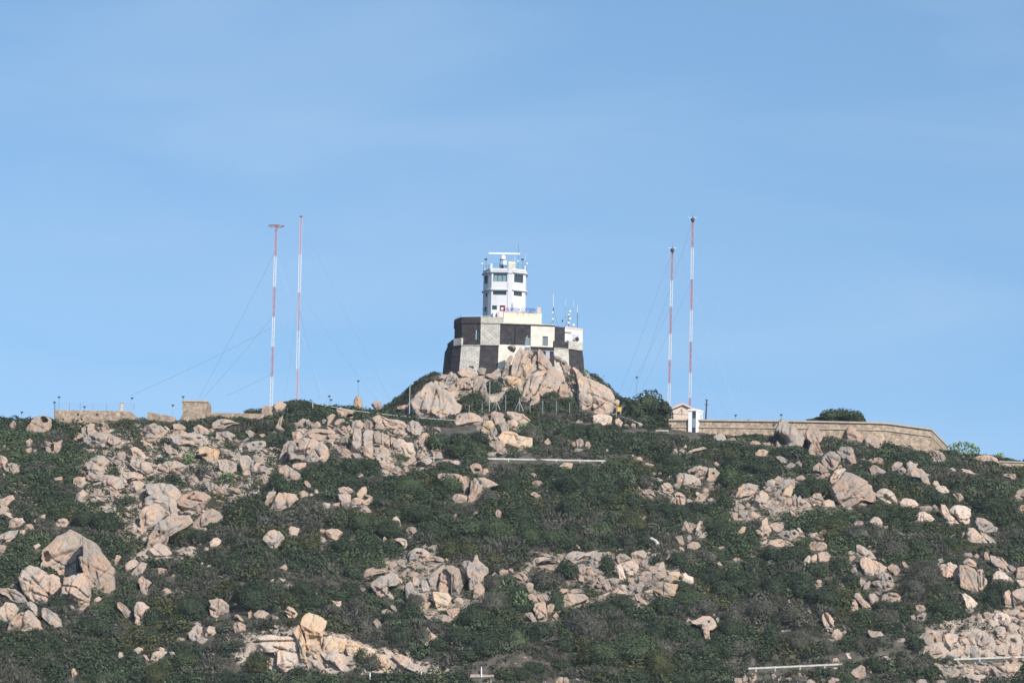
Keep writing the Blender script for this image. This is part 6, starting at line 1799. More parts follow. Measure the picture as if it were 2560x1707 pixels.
for (i, wd_, tn, sh), v in byl.items():
    v.sort(key=lambda r: math.hypot(r['cx'] - r['lm']['cx'], r['cy'] - r['lm']['cy']))
    for j, r in enumerate(v):
        txt = f"{tn} {sh} boulder {wd_} the {lm_name(r['lm'])}"
        r['ob']['label'] = (ORD[j] + ' ' if len(v) > 1 else '') + txt
# ---------------------------------------------------------------- shrubs, trees, prickly pears, scrub cover
SHRUBS = r'''
0,980 8,36,10,6d 22,38,12,7d 40,42,10,6d 98,46,18,8d 120,38,14,4d 150,44,20,7d 165,46,20,8d 205,44,14,10d 228,30,18,5g 40,62,22,6d 95,60,18,10d 85,64,20,7g 52,56,6,4d 30,80,12,4d 112,72,14,6g 70,92,40,5d 165,80,16,4d 200,74,8,5d 222,86,12,9d 230,95,8,8d 60,110,30,10r 122,116,8,6d 90,140,30,8g 45,125,25,6r 200,114,18,6o 140,148,12,7d 200,150,14,10d 186,95,6,5d
0,1220 70,15,40,10d 100,25,30,8g 150,10,14,8d 190,12,10,10d 140,47,36,18d 155,55,20,14d 165,75,14,8o 40,95,30,8d 30,115,20,8d 72,118,16,8d 215,120,10,6d
0,1440 15,8,20,10d 64,36,6,5d 85,40,16,12d 112,45,6,6d 138,14,12,12d 150,42,20,10d 138,75,30,14d 130,90,24,10d 185,28,14,5d 40,88,30,12d 8,75,8,14d 150,105,22,8o 70,105,30,15d 20,110,30,10d 205,118,14,8d 220,90,12,14d 205,130,24,8o 70,130,26,12d 165,150,30,12g 225,140,12,14o 210,70,14,8r
360,980 72,40,16,8d 96,42,10,5d 128,36,16,5d 170,38,16,8d 185,35,12,6d 145,50,30,6d 118,15,10,5d 150,17,18,5d 175,17,14,5d 220,25,14,14d 205,38,10,8d 160,48,16,6r 130,66,12,6d 195,72,20,8d 85,74,14,5d 100,64,6,6d 55,78,14,5d 14,86,12,10d 145,84,8,6d 175,100,12,6r 90,106,14,8r 145,120,10,8d 57,132,12,9d 195,132,16,16d 205,140,18,10g
360,1220 48,10,7,6d 110,15,20,8g 140,22,30,8g 150,50,24,8g 62,70,26,14o 80,72,16,12d 92,66,8,10d 10,60,8,8d 190,85,16,6o 120,90,20,8d 160,100,30,8g 205,95,20,10o 30,108,24,6d 60,100,20,6g 170,150,30,14d 130,150,20,10d 110,120,20,6r 70,140,24,8d 225,80,12,10d
360,1440 160,30,34,24d 70,45,24,18d 40,40,14,8d 60,30,10,6d 120,72,12,10r 130,92,22,10d 90,110,18,8d 60,124,26,14g 30,130,16,12g 170,118,20,12d 165,130,26,14o 195,118,6,6d 60,150,30,10d 20,150,24,14o 210,60,14,10d 175,64,8,6r 10,60,14,16d 120,150,16,12d 100,135,20,8r 145,150,26,10d
720,980 15,24,24,10d 60,28,26,9d 118,22,14,6d 110,30,20,6d 150,34,26,7d 190,52,10,10d 200,38,20,8d 215,72,18,14g 135,48,14,4d 62,80,8,10d 45,100,8,6d 32,104,6,4d 105,106,30,14d 120,110,14,12d 162,94,12,10r 165,106,8,4r 45,116,30,10g 80,130,30,10d 220,110,26,10d 175,140,30,18g 5,138,14,10d 20,140,20,8d 130,132,16,10r 60,148,14,4d
720,1220 45,14,30,8g 80,24,8,6d 135,20,14,12d 165,35,30,12g 190,38,30,16d 90,48,20,8d 120,50,36,14g 150,60,22,16d 30,60,16,8r 15,85,30,12o 80,85,22,12d 130,88,30,12d 100,95,20,10r 190,75,12,10r 210,65,16,14d 60,105,30,8r 95,125,20,12d 132,128,14,5d 30,125,24,6d 50,140,24,12r 160,142,12,10d 90,150,20,12d 200,112,12,10d 165,116,10,5d
720,1440 160,20,12,10d 185,38,16,14r 100,45,16,12r 70,60,16,8d 110,72,16,16r 165,88,24,16d 150,60,16,10d 85,30,30,12d 108,118,14,12o 125,125,18,14r 157,128,10,12d 15,140,16,10d 55,142,12,9d 75,145,10,7d 95,144,16,8d 150,148,30,10d 200,138,30,8o 225,140,20,10d 200,90,14,14r 220,100,16,12d 20,20,24,14d 35,40,24,14d
1080,980 60,12,20,14d 100,18,14,10d 175,10,20,9d 200,14,16,9g 180,26,40,12d 140,24,14,8d 60,66,24,10d 30,62,20,8d 55,85,30,14g 145,62,18,16r 160,66,12,10d 205,58,24,12d 190,72,16,10r 30,105,24,8d 60,96,26,8g 120,112,26,12d 215,118,16,12d 190,120,20,12d 230,125,16,20d 110,135,26,18d 150,125,14,10g 205,135,30,18d 130,150,20,10g 25,135,20,14g 135,90,20,10r 180,95,16,6d
1080,1220 85,12,16,14r 125,18,16,8d 15,42,18,14d 60,60,20,16g 95,62,26,18g 130,40,24,16d 135,55,14,12d 160,70,36,16g 205,30,26,22d 205,60,18,10d 195,42,10,6r 40,90,30,14o 25,75,20,10o 120,92,10,10r 90,105,16,10o 200,80,18,10g 140,85,18,8r 198,120,18,16d 165,135,20,16r 130,148,12,9d 90,140,16,14r 110,110,20,8d 150,95,16,6o
1080,1440 130,16,10,9d 182,35,12,18d 90,40,24,20r 60,60,24,20d 110,60,14,10d 40,90,24,18d 75,100,30,20d 50,115,22,12d 125,95,16,16g 110,95,16,10d 160,80,20,14d 215,70,24,24r 195,100,20,12d 170,115,24,14r 190,130,16,10d 225,105,14,18o 150,135,20,12d 40,148,34,10d 120,145,24,12d 60,130,10,10d 20,132,20,6d
1440,980 40,55,28,14d 80,70,28,12d 20,65,20,10d 105,58,14,8d 120,74,20,12r 218,56,16,6d 45,90,14,10d 60,98,20,6d 190,72,30,6d 70,106,24,10g 120,82,20,8d 210,90,26,10o 90,115,20,10g 140,100,26,14d 100,130,14,12r 60,140,30,14d 20,120,20,12d 190,100,26,10d 170,134,14,6r 225,125,16,16g 25,140,24,12d 50,152,18,10d
1440,1220 50,18,18,14d 20,10,16,14d 85,20,16,14d 120,30,24,12d 175,30,40,10d 145,35,24,12d 220,20,16,12d 40,42,30,10r 80,50,26,14o 30,60,24,12g 60,75,30,12d 100,75,16,14d 130,78,14,10d 210,60,24,14d 110,100,10,8r 45,110,14,14d 180,105,30,14r 150,105,16,12d 205,100,20,10d 220,98,12,12r 200,130,24,14d 3,125,6,14d 165,145,24,10d 215,150,20,16d
1440,1440 65,38,24,16d 40,50,26,16d 20,75,26,24r 100,50,14,10d 130,45,22,16d 165,35,24,16g 185,45,24,14r 120,80,20,16d 115,88,12,14d 150,85,20,18d 170,85,16,12d 60,105,52,26g 100,105,26,20g 30,120,30,14o 40,140,26,12r 120,130,24,20o 180,105,16,12r 200,105,14,14d 190,130,30,14d 140,130,30,14d 220,110,14,14d 80,145,30,10d 155,150,24,10d 230,60,14,20r
1800,980 10,60,12,8d 38,66,9,8d 112,48,8,7d 100,84,26,9d 165,72,22,9d 198,70,10,6d 200,84,30,8d 225,90,20,8d 40,105,36,14d 70,110,24,10d 110,118,20,7g 30,128,30,10g 130,100,14,8r 140,138,26,14d 60,100,16,8d 230,130,10,10d 5,150,12,12d 215,110,14,10d
1800,1220 120,5,14,12d 10,35,10,12d 30,55,20,10r 140,35,36,9g 160,50,30,10o 200,65,26,14r 190,35,14,10d 70,68,8,4r 45,72,24,8r 120,68,10,10d 165,70,20,12o 25,85,26,8d 90,95,30,12d 50,110,18,10d 115,95,20,12d 140,120,20,14d 175,100,14,10d 30,130,24,12d 105,130,30,14d 70,115,20,8r 45,150,20,12d 120,150,22,16d 175,115,14,14d 195,135,16,12d 150,145,20,10d
1800,1440 30,10,24,14d 95,15,40,18d 155,30,26,18d 60,50,26,18r 105,55,28,18r 45,45,8,10d 15,75,26,16d 75,90,14,20d 110,95,26,18r 28,105,22,14r 75,102,12,8o 145,90,14,10r 60,115,18,12d 20,130,24,10d 215,60,26,14d 200,80,14,10d 210,100,26,14r 160,105,16,12r 215,120,24,8o 140,138,30,8d 170,140,20,10o 75,150,14,8r 225,148,14,8d 15,50,14,10r 90,130,20,6r
2160,980 45,82,22,10d 70,95,30,12d 88,88,10,6d 110,82,4,4d 40,128,30,10d 100,110,16,8d 130,122,16,8d 70,140,30,10d 150,100,24,6d 180,110,24,7d 220,107,20,8d 200,135,30,10r 150,130,20,8d 130,145,16,8r 190,150,26,10d 45,145,14,6r
2160,1220 25,28,20,8d 60,38,20,12d 35,35,24,10g 110,40,12,10d 85,60,30,10d 130,55,24,10d 115,15,26,10d 190,25,30,18d 200,45,16,8d 45,90,24,14r 80,85,20,14d 120,78,26,12d 20,65,20,14r 225,70,18,12r 175,87,26,8d 130,104,18,7d 185,108,14,10d 90,125,30,24r 110,150,24,14d 215,95,20,10d 200,145,22,14d 45,55,20,8g
2160,1440 188,32,14,14d 120,45,26,14d 90,15,34,18r 40,45,26,10d 30,60,24,14r 160,22,10,5r 160,66,24,8d 100,35,14,8d 50,75,20,10d 75,75,16,12r 75,100,18,12d 30,95,16,10r 60,115,20,8d 20,130,20,14d 70,130,30,14r 100,125,24,10d 120,118,10,4d 205,125,30,5d 145,128,14,5d 200,148,34,8d 130,150,12,10d 20,150,20,10d 105,145,14,8d
960,830 62,80,14,9d 30,98,12,8d 130,56,8,4r 155,52,16,5r 113,88,16,9d 130,102,18,12d 160,80,16,12d 190,92,16,12d 140,56,10,6r 110,112,20,7r 30,118,34,8d 100,120,14,6d
1220,830 103,40,12,5d 112,48,10,6d 124,44,10,7d 112,62,14,7r 125,76,10,9d 92,96,16,10d 115,104,16,9g 92,112,20,8d 55,114,14,6d 142,62,5,6d 150,68,8,3r 166,74,12,5d 178,84,6,9d 180,104,8,6d 150,116,16,6d
'''
TN = dict(d='dark', g='green', o='olive', r='dry')
def lump(d, sd):
    return 1 + 0.22 * vnoise(d * 1.7 + sd, 3) + 0.13 * vnoise(d * 3.7 + sd, 5)
def leafball(n, leaf, sd, core=True, up=0.55, lo=-0.35, thin=0):
    g = np.random.default_rng(sd); off = g.uniform(0, 99, 3)
    d = g.normal(size=(int(n * 1.8), 3)); d /= np.linalg.norm(d, axis=1)[:, None]; d = d[d[:, 2] > lo][:n]; n = len(d)
    rad = lump(d, off) * (1 - 0.30 * g.random(n) ** 2.2)
    c = d * rad[:, None]
    nn = d * 0.9 + g.normal(size=(n, 3)) * 0.55 + np.array((0, 0, up * .4)); nn /= np.linalg.norm(nn, axis=1)[:, None]
    t = np.cross(nn, g.normal(size=(n, 3))); t /= np.linalg.norm(t, axis=1)[:, None]; b_ = np.cross(nn, t)
    s = leaf * g.uniform(.5, 1.35, n)[:, None]; as_ = g.uniform(.4, .9, n)[:, None] if not thin else g.uniform(.12, .3, n)[:, None]
    if thin: t = d * .8 + np.array((0, 0, .7)) + g.normal(size=(n, 3)) * .35; t /= np.linalg.norm(t, axis=1)[:, None]; b_ = np.cross(nn, t); b_ /= np.linalg.norm(b_, axis=1)[:, None]; s = s * 1.5
    q = np.stack((c - t * s, c + b_ * s * as_, c + t * s, c - b_ * s * as_), 1).reshape(-1, 3)
    f = np.arange(4 * n).reshape(n, 4)
    if core:
        V, F = ICO[2]; keep = V * (lump(V, off) * 0.74)[:, None]
        F4 = np.concatenate((F, F[:, 2:3]), 1)
        return q, f, keep, F
    return q, f, None, None
def bush_mesh(name, mats, n, leaf, sd, thin=0, core=True):
    q, f, cv, cf = leafball(n, leaf, sd, core, thin=thin)
    v = q; faces = [tuple(x) for x in f]
    if cv is not None: v = np.concatenate((q, cv)); faces += [tuple(int(i) + len(q) for i in x) for x in cf]
    me = bpy.data.meshes.new(name); me.from_pydata([tuple(x) for x in v], [], faces); me.materials.append(M[mats]); me.update(); return me
TEMPL = {}
for tn in ('dark', 'green', 'olive', 'dry'):
    for sz, (n, lf) in dict(s=(420, .13), m=(1500, .072), l=(4200, .044)).items():
        for v in range(4): TEMPL[tn, sz, v] = bush_mesh('shrub', tn, n, lf, 100 * v + 7 * n + len(tn), thin=1 if tn == 'dry' and v % 2 else 0)
items = []
for ln in SHRUBS.strip().split('\n'):
    a = ln.split(); ox, oy = map(float, a[0].split(','))
    for e in a[1:]:
        x, y, rx, ry = map(float, e[:-1].split(',')); items.append((ox + x * KT, oy + y * KT, rx * KT, ry * KT, e[-1]))
items.sort(key=lambda e: -e[2] * e[3])
grid = {}
shr = []
g_ = np.random.default_rng(3)
# each measured bush is a clump; the big flat ones are several shrubs grown together, so split those along their length
flat = []
for cx, cy, rx, ry, tn in items:
    k = max(1, int(round(rx / (ry * 1.25))))
    if k == 1 or rx < 14: flat.append((cx, cy, rx, ry, tn)); continue
    for i in range(k):
        u = -1 + (2 * i + 1) / k
        flat.append((cx + u * rx * .85, cy + g_.normal() * ry * .15 + (abs(u) * ry * .12), rx / k * 1.3, ry * (1.02 - .25 * u * u) * g_.uniform(.8, 1.1), tn))
RAILS = [[(1219, 1144), (1514, 1149), (1514, 1157), (1219, 1156)], [(1871, 1665), (2107, 1655), (2107, 1664), (1871, 1675)], [(2383, 1641), (2560, 1634), (2560, 1646), (2383, 1653)], [(1176, 1680), (1236, 1680), (1236, 1692), (1176, 1692)], [(1080, 1060), (1200, 1063), (1200, 1078), (1080, 1076)]]
def blocks(e):
    gx_ = np.array([e[0] + u * e[2] for u in (-.8, -.4, 0, .4, .8) for v in range(9)]); gy_ = np.array([e[1] + v / 4.5 * e[3] - e[3] * .95 for u in range(5) for v in range(9)])
    return any(inpoly(gx_, gy_, p).any() and e[1] + e[3] > max(q[1] for q in p) for p in RAILS)
flat = [e for e in flat if not blocks(e)]
flat.sort(key=lambda e: -e[2] * e[3])
shadow_items = flat[300:]
for k, (cx, cy, rx, ry, tn) in enumerate(flat[:300]):
    B = hit(cx, cy + ry * .92)
    if 1675 < cx < 2370 and B[1] > 790.3: B[1] = 790.3; B[2] = P(cx, cy + ry * .92, 790.3)[2]
    s = B[1] / FP; a, h = rx * s, 2 * ry * s
    sz = 'l' if a > 2.6 else 'm' if a > 1.1 else 's'
    ob = bpy.data.objects.new('shrub', TEMPL[TN[tn], sz, k % 4]); COL.objects.link(ob)
    dy = min(a, 1.1 * h) * .9
    ob.scale = (a, dy, h * .62); ob.location = (B[0], B[1] + dy * .5, B[2] + h * .34)
    ob.rotation_euler = (0, 0, 0 if a > 1.6 * dy else g_.uniform(0, 6.28))
    ob['category'] = 'shrub'; ob['group'] = 'maquis shrubs on the hillside'; shr.append(dict(ob=ob, cx=cx, cy=cy, tn=tn, w=rx, h=ry))
TWS = dict(d='dark green', g='mid green', o='olive green', r='grey brown')
by2 = {}
for r in shr:
    l = min(LMS, key=lambda q: (q['cx'] - r['cx']) ** 2 + (q['cy'] - r['cy']) ** 2); r['lm'] = l
    by2.setdefault((id(l), place_words(r['cx'] - l['cx'], r['cy'] - l['cy']), TWS[r['tn']]), []).append(r)
for (i, wd_, tn), v in by2.items():
    v.sort(key=lambda r: math.hypot(r['cx'] - r['lm']['cx'], r['cy'] - r['lm']['cy']))
    for j, r in enumerate(v): r['ob']['label'] = (ORD[j] + ' ' if len(v) > 1 else '') + f"{tn} shrub {wd_} the {lm_name(r['lm'])}"
# ---- trees
def tree(label, px, base, Y, lobes, trunk_h, tone, n, leaf, sd):
    B = P(px, base, Y); B[2] = min(B[2], Hs(B[0], Y)); o = thing('evergreen_tree', label, 'tree', tuple(B), 'evergreen trees on the summit')
    vv, ff, fc_, nn = [], [], [], 0
    for i, (lx, ly, rx, ry) in enumerate(lobes):
        c = P(lx, ly, Y + (i % 3 - 1) * .6 * rx * Y / FP); s = Y / FP
        q, f, cv, cf = leafball(n, leaf / (rx * s), sd + i, True, lo=-.75)
        S_ = np.array((rx, (rx + ry) / 2, ry)) * s
        vv += [q * S_ + c, cv * S_ * .95 + c]; ff += [tuple(x + nn) for x in f]; nn += len(q); ff += [tuple(int(k) + nn for k in x) for x in cf]; nn += len(cv)
    v = np.concatenate(vv) - B; me = bpy.data.meshes.new('crown'); me.from_pydata([tuple(x) for x in v], [], [tuple(int(k) for k in x) for x in ff]); me.materials.append(M[tone]); me.update()
    c = bpy.data.objects.new('crown', me); COL.objects.link(c); c.parent = o
    mb = MB(); top = P(px, base, Y); mb.tube(B - np.array((0, 0, .4)), B + np.array((.2, 0, trunk_h)), .38, .22, 8)
    for (lx, ly, rx, ry) in lobes: mb.tube(B + np.array((.2, 0, trunk_h * .8)), P(lx, ly + ry * .3, Y), .16, .06, 5)
    mb.obj('trunk', 'trunk', o)
tree('big round dark evergreen tree between the fort hill and the pink gabled house', 1612, 1074, 792,
     [(1585, 1030, 34, 36), (1622, 1015, 40, 38), (1652, 1040, 28, 34), (1605, 1055, 44, 24), (1640, 1062, 34, 16), (1568, 1012, 20, 18), (1660, 1018, 14, 16)], 1.5, 'dark', 900, .26, 11)
tree('umbrella shaped evergreen tree rising behind the long rampart', 2095, 1068, 800,
     [(2075, 1039, 26, 17), (2105, 1035, 32, 15), (2135, 1042, 24, 16), (2150, 1052, 14, 10), (2062, 1050, 16, 9), (2110, 1049, 40, 10), (2030, 1054, 16, 7), (2048, 1048, 12, 6)], 1.6, 'green', 620, .24, 31)
# ---- prickly pears: plump flat pads budding from one another
def cactus(label, ellip, n, sd, scale=.26):
    cx, cy, rx, ry = ellip; B = hit(cx, cy + ry * .9); s = B[1] / FP; g = np.random.default_rng(sd); V, F = ICO[1]; vv, ff, nn = [], [], 0
    for i in range(n):
        u, v = g.uniform(-1, 1), g.uniform(-1, 1) ** 1
        if u * u + v * v > 1: u *= .6; v *= .6
        c = np.array((B[0] + u * rx * s, B[1] + g.uniform(-.9, .4), B[2] + (ry * .9 - v * ry) * s + .1))
        S_ = np.array((.62, .20, 1.0)) * scale * g.uniform(.75, 1.3); a, t = g.uniform(0, 3.14), g.normal() * .5
        q = V * S_; ca, sa = math.cos(t), math.sin(t); q = q @ np.array(((ca, 0, -sa), (0, 1, 0), (sa, 0, ca))); ca, sa = math.cos(a), math.sin(a); q = q @ np.array(((ca, sa, 0), (-sa, ca, 0), (0, 0, 1)))
        vv.append(q + c - B); ff.append(F + nn); nn += len(V)
    me = npmesh('prickly_pear', np.concatenate(vv), np.concatenate(ff), ['cactus']); o = bpy.data.objects.new('prickly_pear', me); COL.objects.link(o); o.location = B
    tag(o, label, 'cactus', 'prickly pears on the hillside')
for k, (lb, e, n) in enumerate((
        ('long bright prickly pear draped over the broken heap below the fence', (1314, 1077, 26, 20), 110), ('small prickly pear beside the upright egg shaped boulder', (1091, 1116, 12, 10), 30),
        ('largest prickly pear, a wide mound at the downhill end of the rampart', (2408, 1125, 44, 19), 240), ('prickly pear beside the pale faceted angular boulder', (1302, 1501, 19, 21), 60),
        ('yellowish prickly pear above a dark shrub near the quarried bank', (990, 1562, 22, 7), 50), ('prickly pear among the grey blocks of the shaded stony field', (470, 1147, 15, 18), 50),
        ('low prickly pear patch in the lower part of the shaded stony field', (565, 1192, 22, 10), 60), ('prickly pear tucked against the fort hill next to the white side wall', (1464, 932, 6, 9), 20),
        ('small prickly pear at the foot of the knobbly pillar rock', (1254, 1462, 6, 12), 16), ('thin prickly pear along the ridge beyond the long low boulder', (2500, 1139, 12, 5), 24))):
    cactus(lb, e, n, 50 + k)
# bleached dead tree stump
st0 = hit(1638, 1376); o = thing('dead_stump', 'bleached white twisted dead stump among green shrubs', 'dead stump', tuple(st0)); Ys = st0[1]
mb = MB()
for pth, r in (([(1639, 1378), (1640, 1368), (1643, 1360), (1640, 1352), (1634, 1348), (1627, 1346)], .26), ([(1645, 1374), (1648, 1364), (1646, 1356), (1640, 1351)], .18), ([(1636, 1376), (1638, 1370), (1643, 1362)], .14)):
    mb.path([P(a, b_, Ys - .2) for a, b_ in pth], r, 6)
mb.obj('twisted_trunk', 'palewood', o); mb = MB(); mb.path([P(1640, 1352, Ys - .2), P(1630, 1343, Ys - .3), P(1625, 1345, Ys - .3)], .1, 5); mb.obj('branch', 'palewood', o)
# bare dead tree before the smooth flank
A = hit(1498, 1030); o = thing('dead_tree', 'bare dead sapling against the smooth whaleback flank', 'dead tree', tuple(A)); Yd = A[1] - .6
mb = MB(); mb.path([P(1499, 1030, Yd), P(1494, 1018, Yd), P(1486, 1010, Yd)], .09, 5); mb.obj('trunk', 'trunk', o)
mb = MB(); mb.path([P(1486, 1010, Yd), P(1478, 1000, Yd), P(1469, 994, Yd)], .05, 4); mb.path([P(1487, 1011, Yd), P(1476, 995, Yd)], .05, 4); mb.path([P(1490, 1014, Yd), P(1492, 1005, Yd)], .04, 4); mb.obj('branch', 'trunk', o)

# ---- scrub cover: what nobody could count, one green and one grey-brown object
MS = 3                                               # a coarse map of where boulders and walls show
mw, mh = int(2560 / MS) + 1, int(1710 / MS) + 1
mask = np.zeros((mh, mw), bool); ygr, xgr = np.mgrid[0:mh, 0:mw]; ygr = ygr * MS; xgr = xgr * MS
depth = np.zeros((mh, mw))
for r in rocks:
    p = r['poly']; x0, x1 = int(min(q[0] for q in p) / MS) - 1, int(max(q[0] for q in p) / MS) + 2; y0, y1 = int(min(q[1] for q in p) / MS) - 1, int(max(q[1] for q in p) / MS) + 2
    x0, y0 = max(0, x0), max(0, y0); x1, y1 = min(mw, x1), min(mh, y1)
    if x1 <= x0 or y1 <= y0: continue
    mm = inpoly(xgr[y0:y1, x0:x1], ygr[y0:y1, x0:x1], p); mask[y0:y1, x0:x1] |= mm; depth[y0:y1, x0:x1] = np.where(mm, np.maximum(depth[y0:y1, x0:x1], r['Y0']), depth[y0:y1, x0:x1])
KEEP = [[(136, 1022), (345, 1026), (345, 1036), (300, 1042), (136, 1038)], [(456, 1000), (520, 1000), (520, 1036), (600, 1040), (640, 1045), (664, 1034), (519, 1029), (500, 1042), (450, 1048), (368, 1048), (368, 1027), (440, 1040)],
        [(1672, 1045), (2000, 1050), (2216, 1055), (2330, 1070), (2360, 1112), (2335, 1108), (2220, 1092), (2000, 1085), (1672, 1085)], [(1720, 1020), (1750, 1020), (1750, 1097), (1720, 1097)],
        [(1085, 1062), (1200, 1066), (1200, 1082), (1085, 1080)], [(1540, 1070), (1672, 1072), (1672, 1080), (1540, 1080)], [(1371, 1071), (1420, 1072), (1420, 1080), (1371, 1080)],
        [(1060, 1139), (1110, 1140), (1110, 1148), (1060, 1148)], [(1219, 1142), (1514, 1147), (1514, 1158), (1219, 1157)], [(1871, 1664), (2107, 1654), (2107, 1664), (1871, 1676)], [(2383, 1640), (2560, 1633), (2560, 1647), (2383, 1654)],
        [(1655, 1000), (1760, 1000), (1760, 1055), (1655, 1055)], [(1108, 700), (1460, 700), (1460, 925), (1108, 935)], [(1176, 1683), (1236, 1683), (1236, 1692), (1176, 1692)], [(920, 1675), (930, 1675), (930, 1700), (920, 1700)], [(1199, 1660), (1209, 1660), (1209, 1690), (1199, 1690)]]
bmask = np.zeros((mh, mw), bool)
for p in KEEP: bmask |= inpoly(xgr, ygr, p)
gs = np.random.default_rng(21)
N0 = 62000
X = gs.uniform(-122, 122, N0); Y = gs.uniform(632, 826, N0); Z = H(X, Y)
sz = np.where(gs.random(N0) < .25, gs.uniform(1.0, 1.75, N0), gs.uniform(.5, 1.05, N0))       # radius of a clump
hz = sz * gs.uniform(.75, 1.2, N0)
back = Y > 797; hz = np.where(back, np.minimum(hz, .75), hz); sz = np.where(back, np.minimum(sz, 1.0), sz)
base_px, base_py = proj(np.stack((X, Y, Z), -1)); top_px, top_py = proj(np.stack((X, Y, Z + hz), -1))
def look(m, px, py, default=False):
    i = (py / MS).astype(int); j = (px / MS).astype(int); ok = (i >= 0) & (i < mh) & (j >= 0) & (j < mw)
    r = np.full(len(px), default, m.dtype); r[ok] = m[i[ok], j[ok]]; return r
bad = np.zeros(N0, bool); badB = np.zeros(N0, bool)
rpx = sz * FP / Y
for fy in (.05, .2, .35, .5, .65, .8, .95, 1.05):
    for fx in (-.6, 0, .6):
        qx = base_px + fx * rpx; qy = base_py + (top_py - base_py) * fy
        hitm = look(mask, qx, qy) & (look(depth, qx, qy, 0) > Y - 3.0); bad |= hitm & (gs.random(N0) < .93)
        badB |= look(bmask, qx, qy)
stn = np.zeros(N0)
for poly, w in STONY: stn = np.maximum(stn, inpoly(base_px, base_py, poly) * w)
cl = vnoise(np.stack((X / 5.0, Y / 5.0, X * 0), -1), 61)
keep = ~bad & ~badB & (gs.random(N0) > stn * .76 - (cl > .35) * .15)
rd = np.zeros(N0, bool)
for rx, ry, rz in ROADS:
    u = Y - np.interp(X, rx, ry); rd |= (u > -.2) & (u < 5.2) & (X > rx[0]) & (X < rx[-1])
keep &= ~rd
# no bushes inside the fort, the tower, the house
keep &= ~((np.abs(X) < 14) & (Y > 804) & (Y < 829)) & ~((X > 30) & (X < 40) & (Y > 796) & (Y < 812))
# low tufts between the bushes, so that little bare earth shows
N1 = 60000
X1 = gs.uniform(-118, 118, N1); Y1 = gs.uniform(634, 800, N1); Z1 = H(X1, Y1); s1 = gs.uniform(.3, .75, N1); h1 = s1 * gs.uniform(.45, .9, N1)
bx1, by1 = proj(np.stack((X1, Y1, Z1 + h1 * .7), -1)); st1 = np.zeros(N1)
for poly, w in STONY: st1 = np.maximum(st1, inpoly(bx1, by1, poly) * w)
k1 = ~(look(mask, bx1, by1) & (look(depth, bx1, by1, 0) > Y1 - 2.0)) & ~look(bmask, bx1, by1) & (gs.random(N1) > st1 * .84)
for rx, ry, rz in ROADS:
    u = Y1 - np.interp(X1, rx, ry); k1 &= ~((u > -.2) & (u < 5.2) & (X1 > rx[0]) & (X1 < rx[-1]))
cl1 = vnoise(np.stack((X1 / 5.0, Y1 / 5.0, X1 * 0), -1), 61)
X, Y, Z, sz, hz, cl, stn = (np.concatenate((q[keep], q1[k1])) for q, q1 in ((X, X1), (Y, Y1), (Z, Z1), (sz, s1), (hz, h1), (cl, cl1), (stn, st1)))
tuft = np.arange(len(X)) >= keep.sum()
dryn = vnoise(np.stack((X / 9.0 + 40, Y / 7.0, X * 0), -1), 71) + .5 * vnoise(np.stack((X / 2.5, Y / 2.5, X * 0), -1), 73) + gs.normal(size=len(X)) * .18
olv = vnoise(np.stack((X / 12.0, Y / 10.0 + 9, X * 0), -1), 77) + gs.normal(size=len(X)) * .2
kind = np.where(dryn > np.where(tuft, .1, .42), 3, np.where(olv > .52, 2, np.where(olv < -.28, 1, 0)))
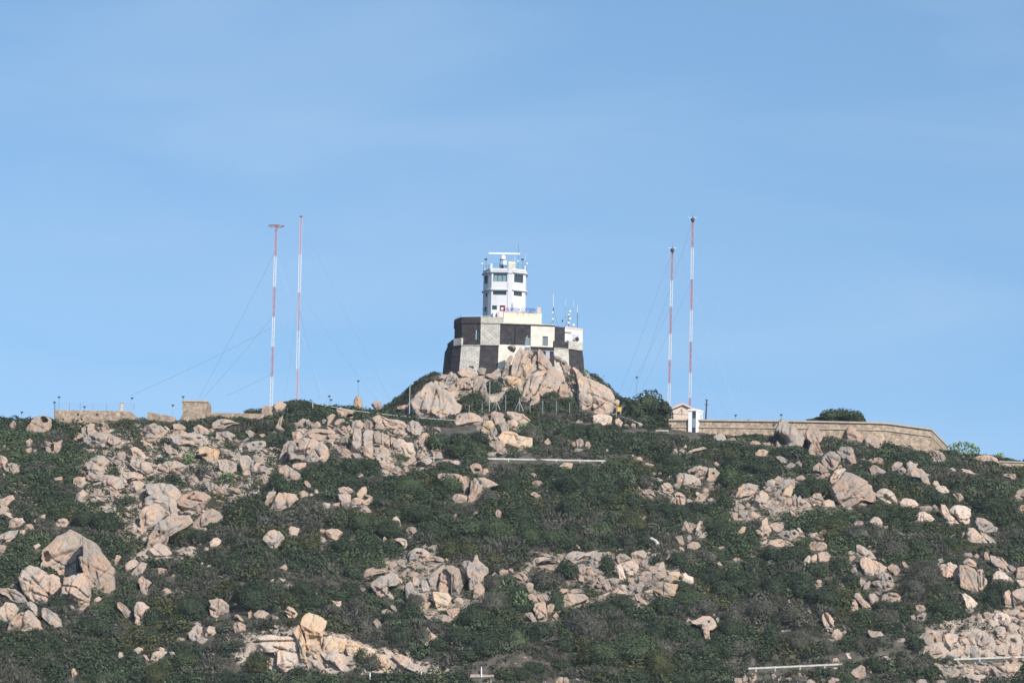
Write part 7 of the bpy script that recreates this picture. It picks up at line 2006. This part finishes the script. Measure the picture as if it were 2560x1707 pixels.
def cover(name, kinds, mats, thin_k):
    vv, ff, mi, nn = [], [], [], 0
    tm = [leafball(115, .16, 900 + i, False, lo=-.15, thin=0) for i in range(6)]; tu = [leafball(46, .3, 980 + i, False, lo=0, thin=i % 2) for i in range(6)]; th = [leafball(115, .175, 950 + i, False, lo=-.1, thin=1) for i in range(4)]
    V2, F2 = ICO[1]; F2q = np.stack((F2[:, 0], F2[:, 1], F2[:, 2], F2[:, 2]), 1)
    for i in np.nonzero(np.isin(kind, kinds))[0]:
        q, f, _, _ = tu[i % 6] if tuft[i] else (th[i % 4] if kind[i] in thin_k and i % 3 else tm[i % 6])
        a = (i * 2.399) % 6.283; c, s = math.cos(a), math.sin(a); Rz = np.array(((c, s, 0), (-s, c, 0), (0, 0, 1)))
        p = (q @ Rz) * np.array((sz[i], sz[i], hz[i])) + np.array((X[i], Y[i], Z[i] + .12 * hz[i])); vv.append(p); ff.append(f + nn); nn += len(q); mi.append(np.full(len(f), kinds.index(kind[i])))
    return npmesh(name, np.concatenate(vv), np.concatenate(ff), mats, np.concatenate(mi), smooth=False)
for nm, ks, ms, tk in (('evergreen_scrub', [0, 1, 2], ['dark', 'green', 'olive'], ()), ('dry_scrub', [3], ['dry'], (3,))):
    o = bpy.data.objects.new(nm, cover(nm, ks, ms, tk)); COL.objects.link(o); o['kind'] = 'stuff'
print('scrub clumps', len(X), 'boulders', min(NB, len(rocks)), 'of', len(rocks), 'shrubs', len(shr), 'of', len(flat))
# ---- thin sea air between the shore and the hill
hz_ = MB(); hz_.box((-6500, -6500, -8), (6500, 6500, 190)); o = hz_.obj('haze', 'tar'); o['kind'] = 'stuff'
hm = bpy.data.materials.new('sea_air'); hm.use_nodes = True; t = hm.node_tree; t.nodes.clear()
mo = t.nodes.new('ShaderNodeOutputMaterial'); pv = t.nodes.new('ShaderNodeVolumePrincipled'); pv.inputs['Color'].default_value = (0.80, 0.88, 1.0, 1); pv.inputs['Density'].default_value = 0.00005
t.links.new(pv.outputs[0], mo.inputs['Volume']); o.data.materials.clear(); o.data.materials.append(hm)
# ---- fence posts: say which one
for gname, what in (('plain posts of the fence below the fort', 'thin plain fence post'), ('braced posts of the fence below the fort', 'braced fence post on slanting legs')):
    v = sorted([o for o in bpy.data.objects if o.get('group') == gname], key=lambda o: o.location.x)
    nm_ = ['first', 'second', 'third', 'fourth', 'fifth', 'sixth', 'seventh', 'eighth', 'ninth']
    for i, o in enumerate(v): o['label'] = f"{what} below the fort, {nm_[i]} from the striped cone rock"
for o in bpy.data.objects:
    if '_o' in o: del o['_o']
